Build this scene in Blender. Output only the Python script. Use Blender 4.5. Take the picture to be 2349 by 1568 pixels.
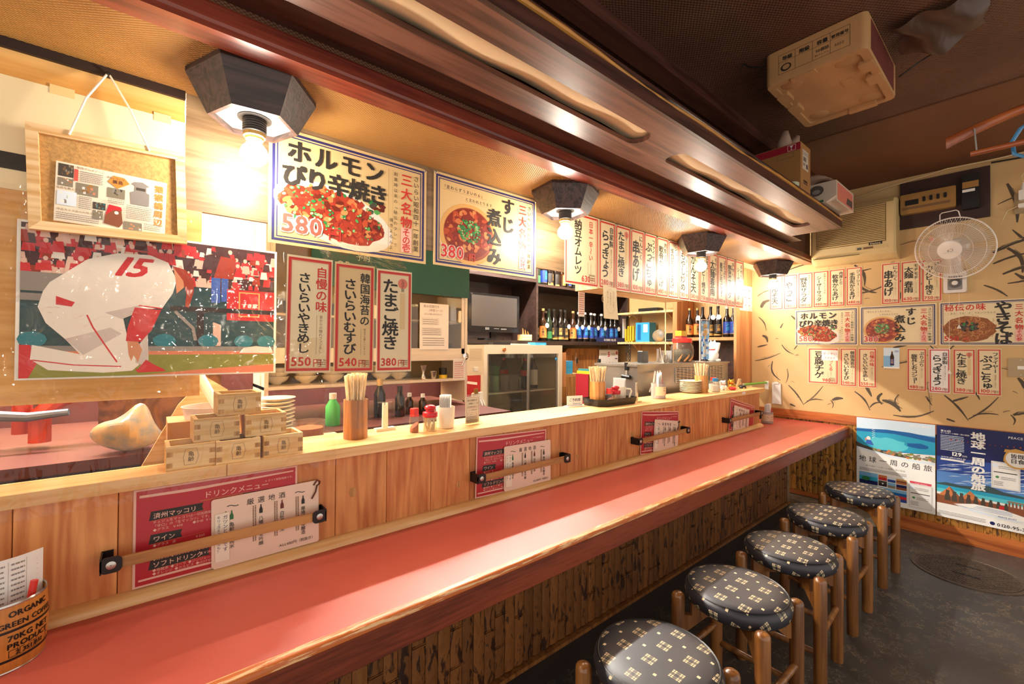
import bpy, math, random
import numpy as np
from math import sin, cos, pi, radians

# ------------------------------------------------------------------ scene, camera, light
for o in list(bpy.data.objects):
    bpy.data.objects.remove(o)
SC = bpy.context.scene
COL = SC.collection
rnd = random.Random(7)

CAM_YAW, CAM_PITCH, CAM_ROLL = radians(50.207), radians(0.583), radians(-0.394)
_fw = np.array([cos(CAM_YAW)*cos(CAM_PITCH), sin(CAM_YAW)*cos(CAM_PITCH), sin(CAM_PITCH)])
_r = np.cross(_fw, [0, 0, 1]); _r /= np.linalg.norm(_r)
_d = np.cross(_fw, _r)
_r2 = cos(CAM_ROLL)*_r + sin(CAM_ROLL)*_d
_d2 = -sin(CAM_ROLL)*_r + cos(CAM_ROLL)*_d
from mathutils import Matrix, Vector
cam_data = bpy.data.cameras.new('camera')
cam_data.sensor_fit = 'HORIZONTAL'
cam_data.sensor_width = 36.0
cam_data.lens = 996.0/2349.0*36.0
cam_data.clip_start = 0.02
cam = bpy.data.objects.new('camera', cam_data)
COL.objects.link(cam)
cam.matrix_world = Matrix(((_r2[0], -_d2[0], -_fw[0], 0.0),
                           (_r2[1], -_d2[1], -_fw[1], 0.0),
                           (_r2[2], -_d2[2], -_fw[2], 1.25),
                           (0, 0, 0, 1)))
SC.camera = cam

world = bpy.data.worlds.new('world'); SC.world = world
world.use_nodes = True
world.node_tree.nodes['Background'].inputs[0].default_value = (1.0, 0.92, 0.84, 1)
world.node_tree.nodes['Background'].inputs[1].default_value = 0.55
BULB_STRENGTH = 118.0
TUBE_STRENGTH = 250.0
SC.view_settings.view_transform = 'Standard'
SC.view_settings.look = 'None'
SC.view_settings.gamma = 1.0
SC.view_settings.use_curve_mapping = False
SC.view_settings.exposure = 1.2

# ------------------------------------------------------------------ materials
def C(h):
    h = h.lstrip('#')
    out = []
    for i in (0, 2, 4):
        c = int(h[i:i+2], 16)/255.0
        out.append(c/12.92 if c <= 0.04045 else ((c+0.055)/1.055)**2.4)
    return tuple(out) + (1.0,)

MATS = {}
def new_mat(name):
    m = bpy.data.materials.new(name)
    m.use_nodes = True
    nt = m.node_tree
    b = nt.nodes['Principled BSDF']
    MATS[name] = m
    return m, nt, b

def mat(name, col, rough=0.5, metal=0.0, var=0.0, vscale=8.0, bump=0.0, bscale=40.0, spec=0.5,
        trans=0.0, ior=1.45, emit=0.0, alpha=1.0, coat=0.0, stretch=None, col2=None):
    m, nt, b = new_mat(name)
    c = C(col) if isinstance(col, str) else col
    b.inputs['Base Color'].default_value = c
    b.inputs['Roughness'].default_value = rough
    b.inputs['Metallic'].default_value = metal
    b.inputs['Specular IOR Level'].default_value = spec
    b.inputs['Transmission Weight'].default_value = trans
    b.inputs['IOR'].default_value = ior
    b.inputs['Alpha'].default_value = alpha
    b.inputs['Coat Weight'].default_value = coat
    if emit:
        b.inputs['Emission Color'].default_value = c
        b.inputs['Emission Strength'].default_value = emit
    if var or bump or col2:
        tc = nt.nodes.new('ShaderNodeTexCoord')
        mp = nt.nodes.new('ShaderNodeMapping')
        if stretch: mp.inputs['Scale'].default_value = stretch
        nt.links.new(tc.outputs['Object'], mp.inputs['Vector'])
        if var or col2:
            n = nt.nodes.new('ShaderNodeTexNoise')
            n.inputs['Scale'].default_value = vscale
            n.inputs['Detail'].default_value = 5
            nt.links.new(mp.outputs[0], n.inputs['Vector'])
            rp = nt.nodes.new('ShaderNodeValToRGB')
            if col2:
                c2 = C(col2)
            else:
                c2 = tuple(max(0, x*(1-var)) for x in c[:3]) + (1,)
            rp.color_ramp.elements[0].color = c2
            rp.color_ramp.elements[1].color = c
            rp.color_ramp.elements[0].position = 0.35
            rp.color_ramp.elements[1].position = 0.65
            nt.links.new(n.outputs['Fac'], rp.inputs['Fac'])
            nt.links.new(rp.outputs['Color'], b.inputs['Base Color'])
        if bump:
            n2 = nt.nodes.new('ShaderNodeTexNoise')
            n2.inputs['Scale'].default_value = bscale
            n2.inputs['Detail'].default_value = 3
            nt.links.new(mp.outputs[0], n2.inputs['Vector'])
            bp = nt.nodes.new('ShaderNodeBump')
            bp.inputs['Strength'].default_value = bump
            bp.inputs['Distance'].default_value = 0.002
            nt.links.new(n2.outputs['Fac'], bp.inputs['Height'])
            nt.links.new(bp.outputs[0], b.inputs['Normal'])
    return m

def wood(name, light, dark, axis='x', fine=90.0, broad=9.0, rough=0.45, bump=0.15, rand=True, contrast=0.5, coat=0.0, along=0.06):
    """grain running along one axis of the object, shifted per object"""
    m, nt, b = new_mat(name)
    N, L = nt.nodes.new, nt.links.new
    tc = N('ShaderNodeTexCoord')
    sc = [1, 1, 1]; sc['xyz'.index(axis)] = along
    vec = tc.outputs['Object']
    if rand:
        oi = N('ShaderNodeObjectInfo')
        mul = N('ShaderNodeVectorMath'); mul.operation = 'SCALE'
        mul.inputs[0].default_value = (13.7, 7.3, 21.1)
        L(oi.outputs['Random'], mul.inputs['Scale'])
        add = N('ShaderNodeVectorMath'); add.operation = 'ADD'
        L(vec, add.inputs[0]); L(mul.outputs[0], add.inputs[1])
        vec = add.outputs[0]
    mp = N('ShaderNodeMapping'); mp.inputs['Scale'].default_value = sc
    L(vec, mp.inputs['Vector'])
    n1 = N('ShaderNodeTexNoise'); n1.inputs['Scale'].default_value = broad; n1.inputs['Detail'].default_value = 3
    n1.inputs['Distortion'].default_value = 0.4
    L(mp.outputs[0], n1.inputs['Vector'])
    # rings: sine of the broad noise makes cathedral lines
    mu = N('ShaderNodeMath'); mu.operation = 'MULTIPLY'; mu.inputs[1].default_value = 60.0
    L(n1.outputs['Fac'], mu.inputs[0])
    si = N('ShaderNodeMath'); si.operation = 'SINE'; L(mu.outputs[0], si.inputs[0])
    n2 = N('ShaderNodeTexNoise'); n2.inputs['Scale'].default_value = fine; n2.inputs['Detail'].default_value = 4
    L(mp.outputs[0], n2.inputs['Vector'])
    ma = N('ShaderNodeMath'); ma.operation = 'MULTIPLY_ADD'; ma.inputs[1].default_value = 0.16; 
    L(si.outputs[0], ma.inputs[0]); L(n2.outputs['Fac'], ma.inputs[2])
    rp = N('ShaderNodeValToRGB')
    rp.color_ramp.elements[0].color = C(dark); rp.color_ramp.elements[1].color = C(light)
    rp.color_ramp.elements[0].position = 0.5-contrast*0.5; rp.color_ramp.elements[1].position = 0.5+contrast*0.35
    L(ma.outputs[0], rp.inputs['Fac'])
    colout = rp.outputs['Color']
    if rand:
        hv = N('ShaderNodeHueSaturation')
        mr = N('ShaderNodeMapRange'); mr.inputs['To Min'].default_value = 0.82; mr.inputs['To Max'].default_value = 1.1
        L(oi.outputs['Random'], mr.inputs['Value']); L(mr.outputs[0], hv.inputs['Value'])
        L(colout, hv.inputs['Color']); colout = hv.outputs['Color']
    L(colout, b.inputs['Base Color'])
    b.inputs['Roughness'].default_value = rough
    b.inputs['Coat Weight'].default_value = coat
    b.inputs['Coat Roughness'].default_value = 0.15
    if bump:
        bp = N('ShaderNodeBump'); bp.inputs['Strength'].default_value = bump; bp.inputs['Distance'].default_value = 0.001
        L(ma.outputs[0], bp.inputs['Height']); L(bp.outputs[0], b.inputs['Normal'])
    return m

def glass(name, tint='#ffffff', rough=0.03, refl=1.0, dirt=0.0):
    """thin clear sheet: see-through with fresnel mirror, optional dusty scatter"""
    m, nt, b = new_mat(name)
    N, L = nt.nodes.new, nt.links.new
    nt.nodes.remove(b)
    out = nt.nodes['Material Output']
    tr = N('ShaderNodeBsdfTransparent'); tr.inputs[0].default_value = C(tint)
    gl = N('ShaderNodeBsdfGlossy'); gl.inputs['Roughness'].default_value = rough
    fr = N('ShaderNodeLayerWeight')
    pw = N('ShaderNodeMath'); pw.operation = 'POWER'; pw.inputs[1].default_value = 5.0; L(fr.outputs['Facing'], pw.inputs[0])
    mu = N('ShaderNodeMath'); mu.operation = 'MULTIPLY_ADD'; mu.inputs[1].default_value = 0.6*refl; mu.inputs[2].default_value = 0.045*refl
    L(pw.outputs[0], mu.inputs[0])
    mx = N('ShaderNodeMixShader'); L(mu.outputs[0], mx.inputs[0]); L(tr.outputs[0], mx.inputs[1]); L(gl.outputs[0], mx.inputs[2])
    last = mx.outputs[0]
    if dirt:
        df = N('ShaderNodeBsdfDiffuse'); df.inputs[0].default_value = C('#d8d0c4')
        mx2 = N('ShaderNodeMixShader'); mx2.inputs[0].default_value = dirt
        L(last, mx2.inputs[1]); L(df.outputs[0], mx2.inputs[2]); last = mx2.outputs[0]
    if rough and name.startswith('vinyl'):
        tc = N('ShaderNodeTexCoord')
        n = N('ShaderNodeTexNoise'); n.inputs['Scale'].default_value = 16; n.inputs['Detail'].default_value = 3; n.inputs['Distortion'].default_value = 1.5
        mp = N('ShaderNodeMapping'); mp.inputs['Scale'].default_value = (1, 1, 0.3); L(tc.outputs['Object'], mp.inputs['Vector']); L(mp.outputs[0], n.inputs['Vector'])
        bp = N('ShaderNodeBump'); bp.inputs['Strength'].default_value = 1.0; bp.inputs['Distance'].default_value = 0.03
        L(n.outputs['Fac'], bp.inputs['Height']); L(bp.outputs[0], gl.inputs['Normal']); L(bp.outputs[0], fr.inputs['Normal'])
    L(last, out.inputs['Surface'])
    return m

# ------------------------------------------------------------------ mesh helpers
class MB:
    def __init__(s): s.v = []; s.f = []; s.m = []
    def add(s, vs, fs, m=0):
        b = len(s.v); s.v.extend([tuple(float(c) for c in p) for p in vs])
        for f in fs: s.f.append([b+i for i in f]); s.m.append(m)
        return s
    def box(s, x0, y0, z0, x1, y1, z1, m=0):
        v = [(x0,y0,z0),(x1,y0,z0),(x1,y1,z0),(x0,y1,z0),(x0,y0,z1),(x1,y0,z1),(x1,y1,z1),(x0,y1,z1)]
        return s.add(v, [(0,3,2,1),(4,5,6,7),(0,1,5,4),(1,2,6,5),(2,3,7,6),(3,0,4,7)], m)
    def prism(s, poly, d0, d1, plane='xy', m=0):
        """extrude a polygon (ccw list of 2d) between d0 and d1 along the third axis"""
        def P(a, b, d):
            return {'xy': (a,b,d), 'xz': (a,d,b), 'yz': (d,a,b)}[plane]
        n = len(poly)
        v = [P(a,b,d0) for a,b in poly] + [P(a,b,d1) for a,b in poly]
        f = [tuple(reversed(range(n))), tuple(range(n, 2*n))] + [(i,(i+1)%n,n+(i+1)%n,n+i) for i in range(n)]
        if plane == 'xz': f = [tuple(reversed(q)) for q in f]
        return s.add(v, f, m)
    def rbox(s, x0, y0, z0, x1, y1, z1, r=0.01, m=0, plane='xy', n=4):
        a0,b0,a1,b1,d0,d1 = {'xy':(x0,y0,x1,y1,z0,z1),'xz':(x0,z0,x1,z1,y0,y1),'yz':(y0,z0,y1,z1,x0,x1)}[plane]
        return s.prism(rrect(a0,b0,a1,b1,r,n), d0, d1, plane, m)
    def lathe(s, prof, cx=0, cy=0, n=24, m=0, cap=True, z=0):
        v = []; f = []
        for r, h in prof:
            for i in range(n):
                a = 2*pi*i/n; v.append((cx+r*cos(a), cy+r*sin(a), z+h))
        for k in range(len(prof)-1):
            for i in range(n):
                j = (i+1) % n
                f.append((k*n+i, k*n+j, (k+1)*n+j, (k+1)*n+i))
        if cap:
            f.append(tuple(reversed(range(n)))); f.append(tuple((len(prof)-1)*n+i for i in range(n)))
        return s.add(v, f, m)
    def cyl(s, p0, p1, r0, r1=None, n=12, m=0, cap=True):
        return s.tube([p0, p1], [r0, r0 if r1 is None else r1], n, m, cap)
    def tube(s, pts, r, n=8, m=0, cap=True):
        pts = [np.array(p, float) for p in pts]
        rs = r if isinstance(r, (list, tuple)) else [r]*len(pts)
        v = []; f = []
        up = None
        for i, p in enumerate(pts):
            t = pts[min(i+1, len(pts)-1)] - pts[max(i-1, 0)]
            t = t/ (np.linalg.norm(t)+1e-12)
            if up is None:
                up = np.array([0,0,1.0]) if abs(t[2]) < 0.9 else np.array([1.0,0,0])
            a = np.cross(t, up); a /= (np.linalg.norm(a)+1e-12)
            b = np.cross(t, a)
            up = -b if False else np.cross(a, t)
            for k in range(n):
                an = 2*pi*k/n
                v.append(p + rs[i]*(cos(an)*a + sin(an)*up))
        for i in range(len(pts)-1):
            for k in range(n):
                j = (k+1) % n
                f.append((i*n+k, (i+1)*n+k, (i+1)*n+j, i*n+j))
        if cap:
            f.append(tuple(range(n))); f.append(tuple(reversed([(len(pts)-1)*n+k for k in range(n)])))
        return s.add(v, f, m)
    def sphere(s, c, r, n=16, k=10, m=0, sc=(1,1,1)):
        prof = [(max(1e-4, sin(pi*i/k)), -cos(pi*i/k)) for i in range(k+1)]
        t = MB().lathe(prof, n=n, cap=False)
        return s.add([(c[0]+r*sc[0]*x, c[1]+r*sc[1]*y, c[2]+r*sc[2]*z) for x,y,z in t.v], t.f, m)
    def grid(s, fn, nu, nv, m=0):
        v = [fn(i/nu, j/nv) for j in range(nv+1) for i in range(nu+1)]
        f = [(j*(nu+1)+i, j*(nu+1)+i+1, (j+1)*(nu+1)+i+1, (j+1)*(nu+1)+i) for j in range(nv) for i in range(nu)]
        return s.add(v, f, m)
    def xf(s, fn, start=0):
        s.v[start:] = [tuple(fn(*p)) for p in s.v[start:]]
        return s
    def build(s, name, mats, parent=None, loc=None, rz=0.0, smooth=35, rot=None):
        me = bpy.data.meshes.new(name)
        me.from_pydata(s.v, [], s.f)
        if not isinstance(mats, (list, tuple)): mats = [mats]
        for q in mats: me.materials.append(MATS[q] if isinstance(q, str) else q)
        if len(mats) > 1: me.polygons.foreach_set('material_index', s.m)
        if smooth:
            me.polygons.foreach_set('use_smooth', [True]*len(me.polygons))
            me.set_sharp_from_angle(angle=radians(smooth))
        me.update()
        return link(name, me, parent, loc, rz, rot)

def link(name, me, parent=None, loc=None, rz=0.0, rot=None):
    o = bpy.data.objects.new(name, me); COL.objects.link(o)
    if loc: o.location = loc
    o.rotation_euler = rot if rot else (0, 0, rz)
    if parent: o.parent = parent
    return o

def rrect(a0, b0, a1, b1, r, n=4):
    p = []
    for cx, cy, st in ((a1-r,b0+r,-pi/2),(a1-r,b1-r,0),(a0+r,b1-r,pi/2),(a0+r,b0+r,pi)):
        for i in range(n+1):
            a = st + pi/2*i/n
            p.append((cx+r*cos(a), cy+r*sin(a)))
    return p

def tag(o, label, cat, group=None):
    o['label'] = label; o['category'] = cat
    if group: o['group'] = group
    return o
def struct(o, label=None):
    o['kind'] = 'structure'
    if label: o['label'] = label
    return o
def thing(name, label, cat, loc=(0,0,0), rz=0.0, group=None, rot=None):
    return tag(link(name, None, None, loc, rz, rot), label, cat, group)
def dup(root, loc, rz=0.0, label=None, group=None):
    c = root.copy(); COL.objects.link(c); c.location = loc; c.rotation_euler = (0,0,rz)
    if label: c['label'] = label
    if group: c['group'] = group
    for ch in root.children:
        d = ch.copy(); COL.objects.link(d); d.parent = c
        for g in ch.children:
            e = g.copy(); COL.objects.link(e); e.parent = d
    return c

# ------------------------------------------------------------------ lettering
_fc = bpy.data.curves.new('font_probe', 'FONT'); _fo = bpy.data.objects.new('font_probe', _fc); COL.objects.link(_fo)
_fc.resolution_u = 2
_GL = {}
def glyph(ch, bold):
    k = (ch, bold)
    if k not in _GL:
        _fc.body = ch; _fc.offset = bold
        me = _fo.to_mesh()
        v = np.array([(p.co.x, p.co.y) for p in me.vertices]) if len(me.vertices) else np.zeros((0,2))
        f = [tuple(q.vertices) for q in me.polygons]
        wd = float(v[:,0].max())+0.08 if len(v) else 0.35
        _GL[k] = (v, f, wd)
        _fo.to_mesh_clear()
    return _GL[k]
ROT = 'ー〜～（）「」『』-|…'
SMALL = 'っゃゅょぁぃぅぇぉッャュョァィゥェォ'

class Print(MB):
    """flat print on a card: u to the right, v up, ink sits just in front of the paper (-y)"""
    def __init__(s): super().__init__(); s.lay = 0; s.names = []; s.step = 6e-6
    def mi(s, m):
        if m not in s.names: s.names.append(m)
        return s.names.index(m)
    def d(s):
        s.lay += 1
        return -0.0004 - s.step*s.lay
    def poly(s, pts, m):
        y = s.d(); return s.add([(u, y, v) for u, v in pts], [tuple(range(len(pts)))], s.mi(m))
    def rect(s, u0, v0, u1, v1, m): return s.poly([(u0,v0),(u1,v0),(u1,v1),(u0,v1)], m)
    def ring(s, u0, v0, u1, v1, t, m):
        y = s.d()
        v = [(u0,y,v0),(u1,y,v0),(u1,y,v1),(u0,y,v1),(u0+t,y,v0+t),(u1-t,y,v0+t),(u1-t,y,v1-t),(u0+t,y,v1-t)]
        return s.add(v, [(0,1,5,4),(1,2,6,5),(2,3,7,6),(3,0,4,7)], s.mi(m))
    def ell(s, u, v, a, b, m, n=12, rot=0.0, jit=0.0):
        pts = []
        for i in range(n):
            t = 2*pi*i/n; k = 1+jit*(rnd.random()-0.5)
            x, y = a*k*cos(t), b*k*sin(t)
            pts.append((u+x*cos(rot)-y*sin(rot), v+x*sin(rot)+y*cos(rot)))
        return s.poly(pts, m)
    def line(s, pts, w, m):
        """brush line of width w (number or per point)"""
        y = s.d(); L = []; R = []
        for i, (a, b) in enumerate(pts):
            p0 = pts[max(0,i-1)]; p1 = pts[min(len(pts)-1,i+1)]
            dx, dy = p1[0]-p0[0], p1[1]-p0[1]; n = math.hypot(dx, dy)+1e-9
            ww = (w[i] if isinstance(w,(list,tuple)) else w)*0.5
            L.append((a-dy/n*ww, y, b+dx/n*ww)); R.append((a+dy/n*ww, y, b-dx/n*ww))
        k = len(pts)
        return s.add(L+R, [(i, k+i, k+i+1, i+1) for i in range(k-1)], s.mi(m))
    def text(s, t, u, v, size, m, vert=False, bold=0.0, pitch=1.0, wx=1.0, ang=0.0, jit=0.0, center=False):
        """horizontal: (u,v) left baseline; vertical: (u,v) is centre-top of the column"""
        y = s.d(); s.lay += 3; k = s.mi(m); cu, cv = u, v
        if center and not vert:
            tot = sum((1.0 if ord(c) > 255 else glyph(c,0.0)[2]) for c in t)*size*wx*pitch
            cu = u - tot/2
        for c in t:
            if c == ' ' or c == '　':
                if vert: cv -= size*pitch*0.5
                else: cu += size*pitch*0.4*wx
                continue
            g, f, wd = glyph(c, 0.0)
            if not len(g): continue
            cjk = ord(c) > 255
            if vert:
                q = g - np.array([0.5 if cjk else wd/2, 0.38])
                if c in ROT: q = np.stack([q[:,1], -q[:,0]], 1)
                if c in SMALL: q = q*0.95 + np.array([0.1, 0.12])
                q = q*size; q[:,0] *= wx
                if jit: q = q*(1+jit*(rnd.random()-0.5))
                pu, pv = u, cv-size*pitch/2
                cv -= size*pitch*(0.72 if c in SMALL else 1.0)
            else:
                q = g*size; q[:,0] *= wx
                if ang: q = np.stack([q[:,0]+q[:,1]*ang, q[:,1]], 1)
                pu, pv = cu, cv
                cu += (1.0 if cjk else wd)*size*wx*pitch
            e = bold*size*1.15
            offs = ((0, 0),) if not bold else ((-e, -e*0.5), (e, -e*0.5), (0, e)) if bold < 0.03 else ((-e, -e*0.6), (e, -e*0.6), (-e, e*0.6), (e, e*0.6))
            for cj, (du, dv) in enumerate(offs):
                s.add([(pu+a+du, y-cj*s.step, pv+b+dv) for a, b in q], f, k)
        return s
    def dashes(s, u0, u1, v, n, dv, h, m, vert=False, seed=1):
        """rows of print too small to read"""
        r = random.Random(seed)
        for i in range(n):
            a = u0
            while a < u1 - 0.3*h:
                w = min(h*(0.5+r.random()*1.2), u1-a)
                if vert: s.rect(v-i*dv, a, v-i*dv+h, a+w*0.8, m)
                else: s.rect(a, v-i*dv, a+w*0.8, v-i*dv+h, m)
                a += w + h*0.15*r.random()
        return s
    def out(s, parent, name='print'):
        if not s.v: return None
        o = s.build(name, s.names, parent, smooth=0)
        return o

def card(name, w, h, paper, loc, rz=0.0, label='', cat='menu', group=None, thick=0.0008, rot=None, curl=0.0, parent=None):
    """sheet with its lower left corner at loc, facing local -y"""
    b = MB()
    if curl:
        def fn(u, v): return (u*w, -curl*(1-v)**2*(0.4+u), v*h)
        b.grid(fn, 6, 8); 
        n = len(b.v); 
        b.add([(x, y+thick, z) for x, y, z in b.v], [tuple(reversed(q)) for q in b.f], 0)
    else:
        b.box(0, 0, 0, w, thick, h)
    o = b.build(name, paper, parent, loc, rz, rot=rot, smooth=0)
    if label: tag(o, label, cat, group)
    return o
# ------------------------------------------------------------------ material library
wood('pine', '#efc283', '#d99a50', 'x', fine=120, broad=5, rough=0.38, bump=0.08, rand=False, contrast=0.7, coat=0.15)
wood('cedar_plank', '#e09a58', '#b4622c', 'z', fine=70, broad=6, rough=0.5, bump=0.1, contrast=0.75, along=0.10)
wood('pale_wood', '#eccb98', '#d3a263', 'x', fine=120, broad=6, rough=0.5, bump=0.05)
wood('pale_wood_z', '#e6bd86', '#c98f4f', 'z', fine=120, broad=6, rough=0.5, bump=0.05)
wood('masu_wood', '#edc98f', '#dca961', 'x', fine=160, broad=8, rough=0.55, bump=0.04)
wood('masu_endgrain', '#c89555', '#a8763c', 'z', fine=200, broad=20, rough=0.6, bump=0.04)
wood('counter_face', '#8a3b1d', '#5e2410', 'x', fine=140, broad=4, rough=0.42, bump=0.08, rand=False)
wood('beam_wood', '#8a3c28', '#5c2218', 'x', fine=90, broad=4, rough=0.28, bump=0.06, rand=False, coat=0.3)
wood('dark_wood', '#553024', '#351a13', 'x', fine=90, broad=4, rough=0.42, bump=0.08)
wood('shelf_under', '#7a5040', '#4f3026', 'x', fine=90, broad=4, rough=0.42, bump=0.08, rand=False)
wood('cabinet_dark', '#3c2a24', '#241813', 'x', fine=90, broad=4, rough=0.4, bump=0.05)
wood('lamp_wood', '#4a3530', '#241916', 'x', fine=60, broad=14, rough=0.42, bump=0.5)
wood('stool_wood', '#9a6430', '#6d3f1c', 'z', fine=80, broad=5, rough=0.3, bump=0.05, coat=0.4)
wood('rail_wood', '#b8682f', '#8c4519', 'y', fine=90, broad=5, rough=0.45, bump=0.08)
wood('plywood_grey', '#8d7355', '#6d553b', 'x', fine=90, broad=3, rough=0.45, bump=0.05, rand=False)
wood('panel_orange', '#d89552', '#b87434', 'z', fine=70, broad=5, rough=0.5, bump=0.05)
wood('board_yellow', '#e2b06a', '#cf9448', 'x', fine=60, broad=3, rough=0.45, bump=0.03, rand=False)
wood('swirl_wood', '#8a5e38', '#5a3a22', 'z', fine=20, broad=7, rough=0.4, bump=0.05, along=0.5)
wood('clip_bar', '#b78246', '#94622f', 'x', fine=140, broad=8, rough=0.5, bump=0.06)
wood('bamboo_cup', '#b5763a', '#85501f', 'z', fine=60, broad=9, rough=0.45, bump=0.08)
wood('bamboo_cup_light', '#cf8f4a', '#a86a2b', 'z', fine=60, broad=9, rough=0.4, bump=0.06)
wood('chopstick', '#eed6ae', '#d9b982', 'z', fine=200, broad=20, rough=0.6, bump=0.03)
wood('hanger_wood', '#b5622f', '#8d4520', 'y', fine=90, broad=6, rough=0.35, bump=0.04, coat=0.3)

def laminate():
    m, nt, b = new_mat('laminate_red')
    N, L = nt.nodes.new, nt.links.new
    tc = N('ShaderNodeTexCoord')
    n = N('ShaderNodeTexNoise'); n.inputs['Scale'].default_value = 3; n.inputs['Detail'].default_value = 4
    L(tc.outputs['Object'], n.inputs['Vector'])
    rp = N('ShaderNodeValToRGB'); rp.color_ramp.elements[0].color = C('#bf5545'); rp.color_ramp.elements[1].color = C('#c95f4d')
    rp.color_ramp.elements[0].position = 0.35; rp.color_ramp.elements[1].position = 0.7
    L(n.outputs['Fac'], rp.inputs['Fac']); L(rp.outputs[0], b.inputs['Base Color'])
    n2 = N('ShaderNodeTexNoise'); n2.inputs['Scale'].default_value = 4; n2.inputs['Detail'].default_value = 6
    L(tc.outputs['Object'], n2.inputs['Vector'])
    mr = N('ShaderNodeMapRange'); mr.inputs['To Min'].default_value = 0.33; mr.inputs['To Max'].default_value = 0.5
    L(n2.outputs['Fac'], mr.inputs['Value']); L(mr.outputs[0], b.inputs['Roughness'])
laminate()

def worn_edge():
    m, nt, b = new_mat('worn_edge')
    N, L = nt.nodes.new, nt.links.new
    tc = N('ShaderNodeTexCoord'); mp = N('ShaderNodeMapping'); mp.inputs['Scale'].default_value = (3.5, 60, 60)
    L(tc.outputs['Object'], mp.inputs['Vector'])
    n = N('ShaderNodeTexNoise'); n.inputs['Scale'].default_value = 2.2; n.inputs['Detail'].default_value = 7; n.inputs['Roughness'].default_value = 0.65
    L(mp.outputs[0], n.inputs['Vector'])
    rp = N('ShaderNodeValToRGB'); rp.color_ramp.elements[0].color = C('#c4672a'); rp.color_ramp.elements[1].color = C('#e6b781')
    rp.color_ramp.elements[0].position = 0.53; rp.color_ramp.elements[1].position = 0.56
    L(n.outputs['Fac'], rp.inputs['Fac']); L(rp.outputs[0], b.inputs['Base Color'])
    b.inputs['Roughness'].default_value = 0.4
worn_edge()

def bamboo(name, base, dark, spot):
    m, nt, b = new_mat(name)
    N, L = nt.nodes.new, nt.links.new
    tc = N('ShaderNodeTexCoord'); oi = N('ShaderNodeObjectInfo')
    mul = N('ShaderNodeVectorMath'); mul.operation = 'SCALE'; mul.inputs[0].default_value = (3.1, 17.3, 11.9); L(oi.outputs['Random'], mul.inputs['Scale'])
    add = N('ShaderNodeVectorMath'); add.operation = 'ADD'; L(tc.outputs['Object'], add.inputs[0]); L(mul.outputs[0], add.inputs[1])
    mp = N('ShaderNodeMapping'); mp.inputs['Scale'].default_value = (1, 1, 0.35); L(add.outputs[0], mp.inputs['Vector'])
    n = N('ShaderNodeTexNoise'); n.inputs['Scale'].default_value = 42; n.inputs['Detail'].default_value = 5; n.inputs['Roughness'].default_value = 0.6; n.inputs['Distortion'].default_value = 0.6
    L(mp.outputs[0], n.inputs['Vector'])
    rp = N('ShaderNodeValToRGB')
    e = rp.color_ramp.elements
    e[0].color = C(spot); e[0].position = 0.40; e[1].color = C(base); e[1].position = 0.47
    k = e.new(0.75); k.color = C(dark)
    L(n.outputs['Fac'], rp.inputs['Fac'])
    hv = N('ShaderNodeHueSaturation'); mr = N('ShaderNodeMapRange'); mr.inputs['To Min'].default_value = 0.65; mr.inputs['To Max'].default_value = 1.1
    L(oi.outputs['Random'], mr.inputs['Value']); L(mr.outputs[0], hv.inputs['Value']); L(rp.outputs[0], hv.inputs['Color']); L(hv.outputs[0], b.inputs['Base Color'])
    b.inputs['Roughness'].default_value = 0.45
bamboo('bamboo_brown', '#8a5527', '#6b3d1a', '#3a1f0e')
bamboo('bamboo_yellow', '#bd8132', '#a26a26', '#5a3514')

def weave(name, c1, c2, scale, rough, strength=0.6, rot=0.0):
    """embossed woven wallpaper"""
    m, nt, b = new_mat(name)
    N, L = nt.nodes.new, nt.links.new
    tc = N('ShaderNodeTexCoord'); mp = N('ShaderNodeMapping'); mp.inputs['Rotation'].default_value = (0, 0, rot); L(tc.outputs['Object'], mp.inputs['Vector'])
    sx = N('ShaderNodeSeparateXYZ'); L(mp.outputs[0], sx.inputs[0])
    def sn(sock, k):
        a = N('ShaderNodeMath'); a.operation = 'MULTIPLY'; a.inputs[1].default_value = k; L(sock, a.inputs[0])
        s_ = N('ShaderNodeMath'); s_.operation = 'SINE'; L(a.outputs[0], s_.inputs[0]); return s_.outputs[0]
    ad = N('ShaderNodeMath'); ad.operation = 'ADD'; L(sx.outputs[1], ad.inputs[0]); L(sx.outputs[2], ad.inputs[1])
    p = N('ShaderNodeMath'); p.operation = 'MULTIPLY'
    L(sn(sx.outputs[0], scale), p.inputs[0]); L(sn(ad.outputs[0], scale*1.5), p.inputs[1])
    no = N('ShaderNodeTexNoise'); no.inputs['Scale'].default_value = 2.5; no.inputs['Detail'].default_value = 4; L(tc.outputs['Object'], no.inputs['Vector'])
    rp = N('ShaderNodeValToRGB'); rp.color_ramp.elements[0].color = C(c2); rp.color_ramp.elements[1].color = C(c1)
    rp.color_ramp.elements[0].position = 0.3; rp.color_ramp.elements[1].position = 0.7
    L(no.outputs['Fac'], rp.inputs['Fac'])
    mx = N('ShaderNodeMixRGB'); mx.blend_type = 'MULTIPLY'; mx.inputs[0].default_value = 0.22
    L(rp.outputs[0], mx.inputs[1])
    r2 = N('ShaderNodeMapRange'); r2.inputs['From Min'].default_value = -1; L(p.outputs[0], r2.inputs['Value']); L(r2.outputs[0], mx.inputs[2])
    L(mx.outputs[0], b.inputs['Base Color'])
    bp = N('ShaderNodeBump'); bp.inputs['Strength'].default_value = strength; bp.inputs['Distance'].default_value = 0.002
    L(p.outputs[0], bp.inputs['Height']); L(bp.outputs[0], b.inputs['Normal'])
    b.inputs['Roughness'].default_value = rough
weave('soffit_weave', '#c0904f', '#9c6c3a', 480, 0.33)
weave('fascia_weave', '#7c4f30', '#5a3620', 520, 0.6)
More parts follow.
